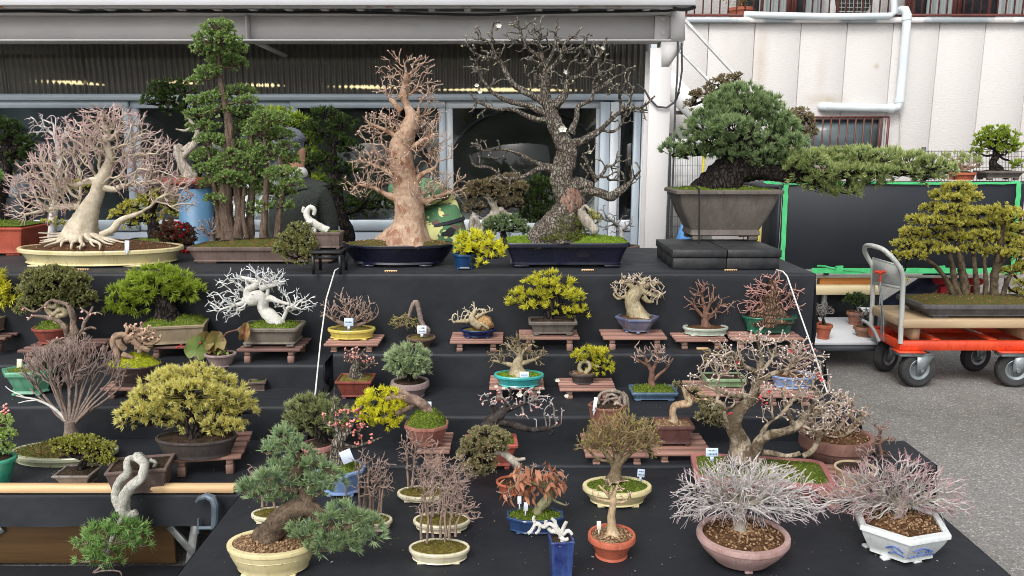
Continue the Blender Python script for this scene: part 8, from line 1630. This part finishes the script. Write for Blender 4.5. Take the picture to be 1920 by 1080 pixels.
b = Bonsai('bright_dome_pine', 'rounded bright green pine rising behind the right of the cypress forest', 590, 550, 632, 428, 452, ZR, DKCLAY, 'rect', .65, .85, soil='dark', group=GRP_G)
tp = [(590, 425, 12), (584, 380, 10), (575, 320, 8), (560, 260, 6), (540, 225, 4)]; trunk(b, tp, BK_DARK, rough=.15)
needles(b, [(525, 222, 34, 20), (555, 232, 28, 22), (500, 218, 24, 18), (580, 262, 22, 18), (570, 290, 26, 16), (600, 300, 26, 14), (590, 340, 28, 14)], LF_GRN, BK_DARK, L=8, cnt=16, w=1.8, sp=7, trunkpts=tp, dens=.9)
b = Bonsai('shaded_pine_bonsai', 'deep green pine between the grey haired person and the orange maple', 652, 612, 694, 440, 456, ZR, BROWN_CLAY, 'rect', .6, .88, soil='dark', group=GRP_G)
tp = [(652, 437, 12), (640, 400, 10), (630, 340, 8), (625, 280, 6), (640, 240, 4)]; trunk(b, tp, BK_DARK, rough=.15)
needles(b, [(610, 215, 34, 14), (640, 232, 30, 16), (595, 240, 30, 16), (625, 262, 36, 16), (655, 278, 24, 14), (605, 300, 36, 14), (640, 320, 34, 15), (620, 350, 36, 14), (690, 372, 40, 16), (670, 392, 40, 14), (715, 385, 28, 12)], LF_DK, BK_DARK, L=7, cnt=16, w=1.8, sp=6.8, trunkpts=tp)  # needle colour stands for a dim green mass at the window glass
b = Bonsai('grey_dome_pine', 'low grey green dome pine between the little yellow pine and the old plum', 945, 915, 985, 450, 462, ZR+.02, GREYP, 'oval', .7, .85, soil='dark', group=GRP_G)
trunk(b, [(945, 448, 7), (944, 436, 5), (946, 425, 3)], BK_DARK); needles(b, [(945, 412, 28, 10), (925, 420, 22, 10), (968, 422, 22, 10), (946, 428, 42, 12), (985, 434, 14, 7)], LF_BLUE, BK_DARK, L=6, cnt=18, w=1.7, sp=6, trunkpts=[(946, 430, 4)])
b = Bonsai('brown_juniper_bonsai', 'brown green juniper with looping pale deadwood behind the little yellow pine', 905, 870, 948, 440, 455, ZR, REDCLAY, 'rect', .6, .88, soil='dark', group=GRP_G)
tp = [(905, 437, 10), (915, 418, 9), (930, 398, 8), (922, 380, 6), (915, 360, 4)]; trunk(b, tp, BK_DEAD, rough=.18, twist=1, extra=[[(905, 415, 5), (920, 402, 4), (928, 385, 3), (933, 375, 2)], [(930, 402, 6), (940, 392, 5), (948, 400, 4), (960, 402, 2.5)], [(900, 425, 4), (888, 432, 3)], [(915, 372, 3), (905, 368, 2)]])
needles(b, [(905, 350, 34, 14), (935, 345, 30, 14), (885, 365, 26, 14), (955, 360, 24, 14), (890, 388, 20, 12), (960, 382, 22, 14), (925, 366, 30, 10), (975, 352, 16, 12), (960, 335, 20, 10)], LF_BRJ, BK_DARK, L=5, cnt=10, w=2.2, sp=5.5, flat=1, spread=.9, trunkpts=tp)
trunk(Bonsai('white_stick_bonsai', 'bare white deadwood stick bonsai just behind the little yellow pine', 890, 872, 910, 448, 462, ZR+.03, NAVY2, 'oval', .8, .85, soil='moss', group=GRP_G), [(890, 446, 5), (884, 425, 5), (888, 406, 6), (895, 415, 5), (898, 428, 4)], BK_DEAD, rough=.2, extra=[[(888, 405, 5), (890, 400, 4)]])
b = Bonsai('green_window_pine', 'green pine close to the window left of the old plum trunk', 1010, 975, 1048, 436, 452, ZR, DKCLAY, 'rect', .6, .88, soil='dark', group=GRP_G)
tp = [(1010, 434, 9), (1015, 405, 7), (1008, 370, 5)]; trunk(b, tp, BK_DARK); needles(b, [(1010, 345, 26, 14), (1025, 360, 26, 14), (995, 368, 26, 14), (1015, 382, 36, 14), (1030, 400, 26, 12), (995, 398, 26, 12), (1012, 415, 30, 9)], LF_DK, BK_DARK, L=8, cnt=16, w=1.8, sp=7, trunkpts=tp, spread=.5, upb=1.2)
b = Bonsai('twiggy_corner_bonsai', 'low tangle of grey twigs in a flared brown pot near the shop pillar', 1168, 1140, 1199, 439, 466, ZR, BROWN_CLAY, 'round', .8, .5, lip=4, soil='dark', group=GRP_G, feet=0)
tp = [(1165, 436, 4), (1160, 425, 3)]; trunk(b, tp, BK_FINE); twigs(b, [(tp, .1)], [(1165, 420, 30, 16, 20), (1140, 415, 24, 20, 14), (1130, 400, 14, 16, 10)], barkm('dark_grey_twig', srgb(130, 126, 120), srgb(92, 88, 84), srgb(150, 146, 140), scale=40), n=180, step=5, wig=.5, inertia=.4, r0=.6, tips=2, tiplen=7)
b = Bonsai('small_olive_bonsai', 'small olive leaved bonsai behind the right end of the mossy navy tray', 1112, 1095, 1130, 440, 455, ZR, DKCLAY, 'rect', .8, .85, soil='dark', group=GRP_G)
trunk(b, [(1112, 438, 4), (1110, 420, 3)], BK_DARK, extra=[[(1108, 420, 3), (1100, 395, 2.4), (1095, 382, 2), (1104, 378, 1.6)]]); needles(b, [(1112, 405, 16, 10), (1118, 415, 12, 8), (1100, 400, 10, 8)], LF_OY, BK_DARK, L=5, cnt=12, w=1.8, sp=5.5, trunkpts=[(1110, 420, 3)])

# behind, on top of the black board table
ZT = BASE[BB][2]; ZT = float(atY(1700, 343, 6.0)[2]-.0075+.0005)
b = Bonsai('brown_cloud_juniper', 'brown cloud pruned juniper rising behind the big blue pine against the white wall', 1452, 1418, 1488, 318, 334, ZT, BROWN_CLAY, 'rect', .7, .88, soil='dark', group=GRP_G)
tp = [(1450, 316, 8), (1430, 280, 7), (1400, 235, 6), (1360, 200, 5), (1335, 180, 4), (1350, 165, 3)]; ex = [[(1435, 290, 6), (1470, 262, 5), (1500, 240, 4), (1510, 222, 3)], [(1336, 182, 3), (1318, 190, 2.4), (1302, 196, 2)]]
trunk(b, tp, BK_DARK, extra=ex)
needles(b, [(1362, 148, 22, 8), (1345, 156, 20, 8), (1385, 142, 12, 5), (1325, 172, 18, 10), (1306, 180, 16, 10), (1294, 196, 12, 10), (1340, 186, 18, 7), (1500, 210, 18, 8), (1514, 222, 16, 8), (1490, 222, 14, 8), (1524, 240, 12, 8), (1518, 252, 14, 6)], LF_BRJ, BK_DARK, L=5, cnt=10, w=2.2, sp=5, flat=1, spread=.95, trunkpts=tp+ex[0]+ex[1])
b = Bonsai('far_green_pine', 'bright green pine with two tiers in a grey rectangular pot at the far right', 1868, 1836, 1908, 321, 338, ZT, GREY_CLAY, 'rect', .6, .85, soil='dark', group=GRP_G)
tp = [(1866, 318, 9), (1862, 305, 7), (1868, 290, 6), (1866, 270, 4)]; trunk(b, tp, BK_DARK, flare=.4, roots=6, rootlen=8); needles(b, [(1870, 244, 26, 9), (1850, 254, 22, 10), (1892, 254, 20, 10), (1868, 262, 34, 10), (1840, 270, 18, 9), (1900, 270, 18, 9), (1862, 276, 40, 9), (1834, 286, 18, 7), (1890, 284, 20, 7), (1910, 308, 16, 8)], LF_GRN, BK_DARK, L=6, cnt=16, w=1.8, sp=5.8, trunkpts=tp)
b = Bonsai('wispy_green_bonsai', 'wispy pale green grassy bonsai in a terracotta bowl at the far right', 1808, 1788, 1830, 324, 338, ZT, TERRA, 'round', .8, .8, soil='dark', group=GRP_G, feet=0)
trunk(b, [(1808, 322, 4), (1800, 312, 3), (1790, 306, 2)], BK_TAN, extra=[[(1806, 318, 3), (1825, 314, 2), (1835, 308, 1.5)]]); needles(b, [(1790, 296, 26, 10), (1820, 304, 22, 9), (1775, 304, 14, 9), (1838, 308, 10, 8)], leafm('wispy_green', srgb(124, 140, 78), srgb(164, 172, 110), srgb(180, 186, 130)), BK_TAN, L=10, cnt=10, w=1.2, sp=7, upb=1.2, spread=.4, trunkpts=[(1800, 312, 3)])
Bonsai('small_terracotta_bowl', 'plain terracotta bowl left of the wispy green bonsai', 1786, 1777, 1797, 323, 337, ZT, clay('orange_clay', srgb(196, 132, 96), srgb(176, 112, 80)), 'round', .8, .8, soil='dark', group=GRP_G, feet=0, cat='plant pot')
g = G(); 
for k in range(34):
    px = 1735+k*6; g.tube([atY(px, 282, 7.2), atY(px, 345, 7.2)], .0025, 3, False)
for k in range(6): g.tube([atY(1733, 284+k*10, 7.2), atY(1940, 284+k*10, 7.2)], .0025, 3, False)
g.tube([atY(1732, 276, 7.2), atY(1732, 350, 7.2)], .02, 6); setp(g.build('mesh_fence', mat('wire_grey', (.1, .1, .1))), 'grey wire mesh fence in front of the white wall at the far right', 'fence')

# terracotta pots on the low white table
def small_pot(label, cx, rl, rr, yr, yb, plant, mt=TERRA, shape='round'):
    b = Bonsai('nursery_pot', label, cx, rl, rr, yr, yb, ZL, mt, shape, .9, .72, lip=2, soil='brown', mound=3, group='small pots on the low white table', rimh=6, feet=0, cat='potted plant')
    x, y = (rl+rr)/2, yr-4; tp = [(x, y, 3), (x-2, y-10, 2.4), (x+1, y-20, 2)]; trunk(b, tp, BK_DARK, flare=.3)
    if plant == 't': twigs(b, [(tp, .2)], [(x, y-26, 24, 14, 18), (x-6, y-16, 16, 8, 12)], barkm('dark_grey_twig', (.2, .2, .2), (.1, .1, .1)), n=90, step=4, wig=.4, r0=.6, tips=2, tiplen=6)
    else: needles(b, [(x, y-26, 20, 10), (x+12, y-20, 14, 10), (x-10, y-18, 14, 8)], LF_DK, BK_DARK, L=6, cnt=12, w=1.7, sp=6, trunkpts=tp)
small_pot('round terracotta pot with dark twigs at the front of the low white table', 1544, 1529, 1561, 611, 637, 't'); small_pot('terracotta pot partly hidden behind the front pot at the left of the low table', 1530, 1520, 1545, 606, 625, 't')
small_pot('terracotta pot with a green bush at the back of the low white table', 1606, 1588, 1622, 587, 610, 'g', clay('dull_terracotta', srgb(140, 92, 74), srgb(116, 74, 60))); small_pot('low brown pot beside the trolley leg on the white table', 1622, 1602, 1642, 616, 633, 't', clay('low_brown', srgb(150, 112, 90), srgb(124, 90, 72)), 'oct')

# forest on the trolley
b = Bonsai('trolley_forest_bonsai', 'olive yellow clump pine with many trunks in a flat grey tray on the trolley', 1826, 1703, 1952, 572, 598, zp, clay('slate_grey_clay', srgb(88, 86, 86), srgb(72, 70, 70), .6), 'crect', .44, .86, lip=5, lipo=3, soil='mixmoss', mound=12, group=None, rimh=8, fh=5, grains=220)
tr_ = [[(1790, 560, 8), (1780, 535, 6), (1760, 505, 5), (1735, 485, 4), (1705, 472, 3)], [(1800, 560, 8), (1790, 530, 7), (1785, 495, 6), (1770, 450, 4)], [(1812, 558, 11), (1806, 520, 9), (1800, 480, 8), (1795, 430, 6), (1795, 370, 3)], [(1832, 558, 8), (1830, 520, 6), (1826, 480, 5), (1832, 430, 4)], [(1848, 556, 7), (1848, 520, 5), (1845, 475, 4), (1850, 430, 3)], [(1864, 558, 11), (1864, 525, 9), (1872, 480, 8), (1880, 430, 5), (1885, 410, 3)], [(1880, 556, 7), (1890, 525, 5), (1905, 500, 4), (1915, 480, 3)], [(1874, 500, 4), (1900, 460, 3), (1920, 440, 2)]]
tr_ = [[(x_, y_, r_*.76) for x_, y_, r_ in e_] for e_ in tr_]
trunk(b, tr_[0], barkm('trolley_pine_bark', srgb(112, 98, 76), srgb(62, 52, 42), None, scale=30, bump=1), extra=tr_[1:], flare=.3, rough=.14, fine=.06, roots=10, rootlen=20)
tk = sum([cat_(full4(e), 10)[:, [0, 1, 3, 2]].tolist() for e in tr_], [])
pl_ = [(1796, 352, 34, 10), (1765, 366, 24, 9), (1815, 368, 30, 10), (1790, 374, 30, 9), (1750, 390, 26, 10), (1790, 394, 40, 11), (1835, 398, 34, 11), (1876, 396, 34, 12), (1900, 408, 30, 12), (1725, 412, 26, 10), (1765, 416, 38, 12), (1815, 420, 38, 12), (1862, 420, 38, 12), (1905, 430, 34, 12), (1712, 436, 30, 11), (1752, 438, 36, 12), (1796, 446, 34, 11), (1842, 444, 36, 12), (1885, 450, 36, 12), (1922, 460, 28, 14), (1700, 458, 28, 10), (1740, 462, 30, 10), (1684, 478, 18, 7), (1720, 478, 24, 8), (1870, 470, 28, 9), (1905, 478, 28, 10), (1930, 500, 26, 12), (1895, 508, 26, 8), (1922, 530, 22, 8), (1912, 548, 20, 7), (1772, 470, 24, 7), (1820, 466, 24, 8), (1690, 528, 10, 8)]
needles(b, pl_, LF_OY, BK_DARK, L=5.5, cnt=16, w=1.7, sp=5.6, spread=.55, upb=.9, split=True, trunkpts=tk, jit=1.6, dens=1.4)

# ------------------------------------------------------------------ people behind the display
def person(label, base, J, parts, mats_, name='person'):
    """J: list of (parent, xyz, radius); one skinned surface"""
    T = thing('person', label, 'person', base); b0 = np.array(base, float)
    me = bpy.data.meshes.new('body'); me.from_pydata([tuple(np.array(p)-b0) for _, p, _ in J], [(pa, i) for i, (pa, _, _) in enumerate(J) if pa >= 0], [])
    o = bpy.data.objects.new('body_cage', me); COL.objects.link(o)
    md = o.modifiers.new('skin', 'SKIN'); md.use_smooth_shade = True
    for i, (_, _, r) in enumerate(J):
        rr = r if isinstance(r, tuple) else (r, r); me.skin_vertices[0].data[i].radius = rr
    me.skin_vertices[0].data[0].use_root = True
    o.modifiers.new('sub', 'SUBSURF').levels = 2; o.modifiers['sub'].render_levels = 2
    dg = bpy.context.evaluated_depsgraph_get(); m2 = bpy.data.meshes.new_from_object(o.evaluated_get(dg)); bpy.data.objects.remove(o)
    m2.name = 'body'; m2.materials.clear()
    for m in mats_: m2.materials.append(m)
    JP = np.array([np.array(p)-b0 for _, p, _ in J]); n = len(m2.polygons); c = np.zeros(n*3); m2.polygons.foreach_get('center', c); c = c.reshape(-1, 3)
    near = ((c[:, None]-JP[None])**2).sum(2).argmin(1); m2.polygons.foreach_set('material_index', np.array(parts, np.int32)[near]); m2.shade_smooth(); m2.update()
    ob = bpy.data.objects.new('body', m2); COL.objects.link(ob); ob.parent = T; BASE[ob] = b0; return T
SKIN = mat('skin', srgb(214, 164, 136), srgb(204, 150, 122), .5, 8)
def camo():
    m, t, b = newmat('camouflage_cloth'); n = noisen(t, 9, 2, None, .4); n2 = noisen(t, 12, 2, coord(t, (1.3, .8, 1.7)), .4)
    c = mixc(t, ramp(t, n, [(0, 0.0), (.52, 1.0)], True), srgb(84, 130, 90), srgb(222, 222, 150)); c = mixc(t, ramp(t, n2, [(0, 0.0), (.60, 1.0)], True), c, srgb(110, 88, 78)); n3 = noisen(t, 8, 2, coord(t, (1, 1.7, 1.2)), .4)
    c = mixc(t, ramp(t, n3, [(0, 0.0), (.63, 1.0)], True), c, srgb(34, 38, 38)); t.links.new(c, b.inputs['Base Color']); b.inputs['Roughness'].default_value = .8; return m
CAMO = camo(); A = atY; Yq = 4.98
def hand_pts(J, parent, w, d, s_=1.0):
    """a palm and five bent fingers appended to the joint list"""
    d = np.array(d, float)/np.linalg.norm(d); side = np.cross(d, [0, 0, 1.]); side /= np.linalg.norm(side)+1e-9; up_ = np.cross(side, d); k = len(J); J.append((parent, w+d*.05*s_, (.034, .016)))
    for i, L in enumerate((.065, .075, .072, .058)):
        a = w+d*.085*s_+side*(i-1.5)*.019*s_; J.append((k, a, .0095)); J.append((len(J)-1, a+d*L*.55*s_-up_*.008, .0085)); J.append((len(J)-1, a+d*L*.95*s_-up_*.026, .0075))
    a = w+d*.03*s_-side*.036*s_; J.append((k, a, .0105)); J.append((len(J)-1, a+d*.035*s_-side*.018, .009)); return J
hip = A(828, 436, Yq); J = [(-1, hip, (.165, .15)), (0, A(824, 410, Yq+.02), (.155, .14)), (1, A(818, 385, Yq+.04), (.16, .14)), (2, A(806, 362, Yq+.02), (.17, .13)), (3, A(785, 352, Yq-.02), (.10, .09)), (4, A(772, 356, Yq-.04), .058), (5, A(760, 362, Yq-.06), (.088, .10)), (6, A(752, 372, Yq-.08), (.075, .085))]
for sx in (-1, 1):
    o_ = np.array([sx*.09, 0, 0]); kn = hip+o_*1.15+np.array([0, -.05, -.42]); an = np.array([hip[0]+sx*.12, Yq+.06, .09]); k = len(J)
    J += [(0, hip+o_+np.array([0, 0, -.09]), (.115, .12)), (k, kn, .07), (k+1, an, .045), (k+2, an+np.array([-.02, -.13, -.05]), .04)]
n_legs = len(J)
for sx in (-1, 1):
    k = len(J); sh = A(795, 364, Yq+sx*.16); el = A(758 if sx < 0 else 770, 400, Yq+sx*.2-.02); wr = A(742, 428, Yq+sx*.14-.06); J += [(3, sh, .07), (k, el, .05), (k+1, wr, .033)]; nh = len(J); hand_pts(J, k+2, wr, (-.5, -.3, -.6)); 
parts = [0]*len(J)
for i in range(5, 8): parts[i] = 1
for i in range(n_legs, len(J)):
    parts[i] = 0 if (J[i][2] if not isinstance(J[i][2], tuple) else J[i][2][0]) > .0345 else 1
T = person('person in green camouflage clothes bending forward behind the orange maple trunk', (hip[0], Yq, 0), J, parts, [CAMO, SKIN])
g = G(); c = A(825, 416, Yq+.01); Q = [c+np.array([math.cos(t)*.148, math.sin(t)*.132, .03*math.cos(t)-.01]) for t in np.linspace(0, 2*math.pi, 33)]; g.tube(Q, .016, 6, False); g.build('belt', mat('dark_belt', srgb(34, 36, 44), None, .6), T, True)
g = G(); c = A(757, 356, Yq-.06); U = np.array([[math.sin(a)*math.cos(t)*.098, math.sin(a)*math.sin(t)*.105, math.cos(a)*.085] for a in np.linspace(0, 1.7, 10) for t in np.linspace(0, 2*math.pi, 22)])+c; g.grid(U, 10, 22, flip=True); g.build('cap', CAMO, T, True, None)

Yq = 4.88; TWEED = mat('dark_tweed', srgb(66, 72, 66), srgb(40, 44, 42), .95, 90, .5, 160); hd = A(545, 288, Yq); X0 = A(570, 400, Yq)[0]
J = [(-1, np.array([X0, Yq+.05, .92]), (.17, .13)), (0, A(572, 430, Yq+.03), (.18, .14)), (1, A(572, 392, Yq), (.21, .15)), (2, A(566, 362, Yq), (.17, .13)), (3, A(554, 336, Yq), .06), (4, A(548, 312, Yq-.01), (.068, .08)), (5, A(546, 288, Yq), (.088, .098)), (6, A(546, 266, Yq), (.08, .09))]
for sx in (-1, 1): k = len(J); o_ = np.array([sx*.1, 0, 0]); J += [(0, np.array([X0, Yq+.05, .82])+o_, (.10, .11)), (k, np.array([X0+sx*.11, Yq+.02, .48]), .07), (k+1, np.array([X0+sx*.12, Yq+.06, .09]), .045), (k+2, np.array([X0+sx*.13, Yq-.07, .04]), .04)]
nl = len(J)
k = len(J); J += [(2, A(606, 372, Yq), (.10, .10)), (k, A(618, 432, Yq-.02), .065), (k+1, A(606, 492, Yq-.08), .04)]; hand_pts(J, k+2, A(606, 492, Yq-.08), (-.2, -.2, -.9))
k = len(J); J += [(2, A(530, 378, Yq+.05), (.09, .09)), (k, A(515, 435, Yq+.1), .06), (k+1, A(520, 495, Yq+.02), .036)]; hand_pts(J, k+2, A(520, 495, Yq+.02), (.1, -.2, -.9))
parts = [0]*len(J)
for i in (5, 6, 7): parts[i] = 1
for i in range(8, 16): parts[i] = 2
for i in range(nl, len(J)):
    if (J[i][2] if not isinstance(J[i][2], tuple) else J[i][2][0]) < .0365: parts[i] = 1
T = person('grey haired person in a dark tweed coat standing behind the cypress forest', (X0, Yq, 0), J, parts, [TWEED, SKIN, mat('navy_trousers', srgb(44, 50, 66), srgb(34, 40, 54), .9)])
g = G(); c = A(544, 276, Yq); rg2 = np.random.default_rng(12); nz = noise1(rg2, 6, 20, 60)
U = np.array([[math.sin(a)*math.cos(t)*.108, math.sin(a)*math.sin(t)*.116, math.cos(a)*.122] for a in np.linspace(0, 1.95, 16) for t in np.linspace(0, 2*math.pi, 30)]); U *= (1+.06*nz(U+c))[:, None]; fr = (U[:, 0] > .055) & (U[:, 2] < .045); U[fr] *= .8; g.grid(U+c, 16, 30, flip=True); g.build('hair', barkm('grey_hair', srgb(132, 136, 146), srgb(78, 82, 92), None, scale=50, stretch=(1, 1, .4)), T, True, None)
g = G(); c = A(558, 325, Yq-.01); U = np.array([[math.sin(a)*math.cos(t)*.062, math.sin(a)*math.sin(t)*.075, math.cos(a)*.05] for a in np.linspace(0, math.pi, 10) for t in np.linspace(0, 2*math.pi, 18)])+c; g.grid(U, 10, 18, flip=True); g.build('face_mask', mat('white_mask', srgb(228, 228, 226), None, .8), T, True, None)
g = G(); c = A(563, 300, Yq-.01); g.tube([c+np.array([-.002, 0, .02]), c+np.array([.018, 0, -.005]), c+np.array([.0, 0, -.014])], [.008, .014, .008], 8); g.build('nose', SKIN, T, True)
g = G(); g.balls([A(560, 293, Yq-.045), A(563, 293, Yq+.03)], .009); g.build('eye', mat('eye_dark', srgb(34, 28, 26), None, .2), T, True)

Yq = 6.75; X0 = A(1775, 520, Yq)[0]; NVY = mat('navy_work_trousers', srgb(40, 48, 72), srgb(30, 36, 56), .85, 12)
hip = np.array([X0, Yq, .52]); J = [(-1, hip, (.17, .14)), (0, hip+np.array([-.02, -.04, .2]), (.16, .13)), (1, hip+np.array([-.04, -.14, .38]), (.17, .13)), (2, hip+np.array([-.05, -.24, .46]), .06), (3, hip+np.array([-.06, -.31, .50]), (.088, .098)), (4, hip+np.array([-.06, -.33, .56]), (.08, .09))]
for sx, kn, an in ((-1, A(1742, 528, 6.42), A(1672, 566, 6.42)), (1, A(1765, 520, 6.5), A(1700, 566, 6.5))):
    k = len(J); J += [(0, hip+np.array([sx*.09, -.03, -.02]), .10), (k, kn, .075), (k+1, an, .05), (k+2, an+np.array([-.11, -.06, -.035]), .042)]
nl = len(J)
for sx in (-1, 1): k = len(J); J += [(2, hip+np.array([sx*.19-.04, -.16, .36]), .06), (k, hip+np.array([sx*.24-.1, -.3, .16]), .048), (k+1, hip+np.array([sx*.12-.2, -.42, .12]), .033)]; hand_pts(J, k+2, hip+np.array([sx*.12-.2, -.42, .12]), (-.6, -.5, -.1))
parts = [2]*len(J)
for i in (3, 4, 5): parts[i] = 1
for i in range(6, 14): parts[i] = 0
for i in range(nl, len(J)):
    if (J[i][2] if not isinstance(J[i][2], tuple) else J[i][2][0]) < .0345: parts[i] = 1
T = person('person in navy trousers sitting behind the black board beyond the trolley', (X0, Yq, 0), J, parts, [NVY, SKIN, mat('grey_jacket', srgb(96, 100, 108), None, .9)])
g = G(); g.box((X0, Yq+.02, .19), (.34, .3, .36), bev=.01); setp(g.build('seat_crate', mat('crate_brown', srgb(150, 124, 92), srgb(126, 102, 74), .7)), 'brown crate under the sitting person beyond the trolley', 'crate')
for px, lb in ((1768, 'left'), (1830, 'right')):
    c = A(px, 528, 6.3); U = np.array([[math.sin(a)*math.cos(t)*.06, math.sin(a)*math.sin(t)*.05, math.cos(a)*.035] for a in np.linspace(0, math.pi, 9) for t in np.linspace(0, 2*math.pi, 16)]); g = G(); g.grid(U*(1+.2*np.sin(U*90).sum(1))[:, None]+c, 9, 16, flip=True); g.box(c+np.array([0, 0, -.17-.1]), (.05, .05, .46)); 
    setp(g.build('red_cloth_bundle', mat('red_cloth', srgb(190, 44, 52), srgb(160, 34, 44), .9), None, True), '%s bundle of red cloth on a post under the green taped board' % lb, 'cloth bundle', 'red bundles under the board')

# soil and moss crumbs spilled on the cloth beside the pots
rg = np.random.default_rng(44); g = G()
for o in [o for o in bpy.data.objects if o.type == 'EMPTY' and o.get('category') in ('bonsai', 'plant pot') and o.location.y < 4.3]:
    z = min([zz for zz in (ZA, ZB, ZC, ZD, ZE, ZBL, ZCL, ZDL) if zz <= o.location.z+.004], key=lambda q: o.location.z-q, default=None)
    if z is None or o.location.z-z > .02: continue
    m = int(rg.integers(4, 16)); a = rg.uniform(0, 6.28, m); R_ = rg.uniform(.10, .19, m)
    P = np.stack([o.location.x+np.cos(a)*R_*1.2, o.location.y+np.sin(a)*R_*.8, np.full(m, z+.003)], 1); g.balls(P, rg.uniform(.0010, .0030, m), rg.random(m))
g.build('spilled_soil', leafm('spilled_crumbs', srgb(120, 96, 70), srgb(70, 56, 44), None, .9, 0), None, False, kind='stuff', attr='v')
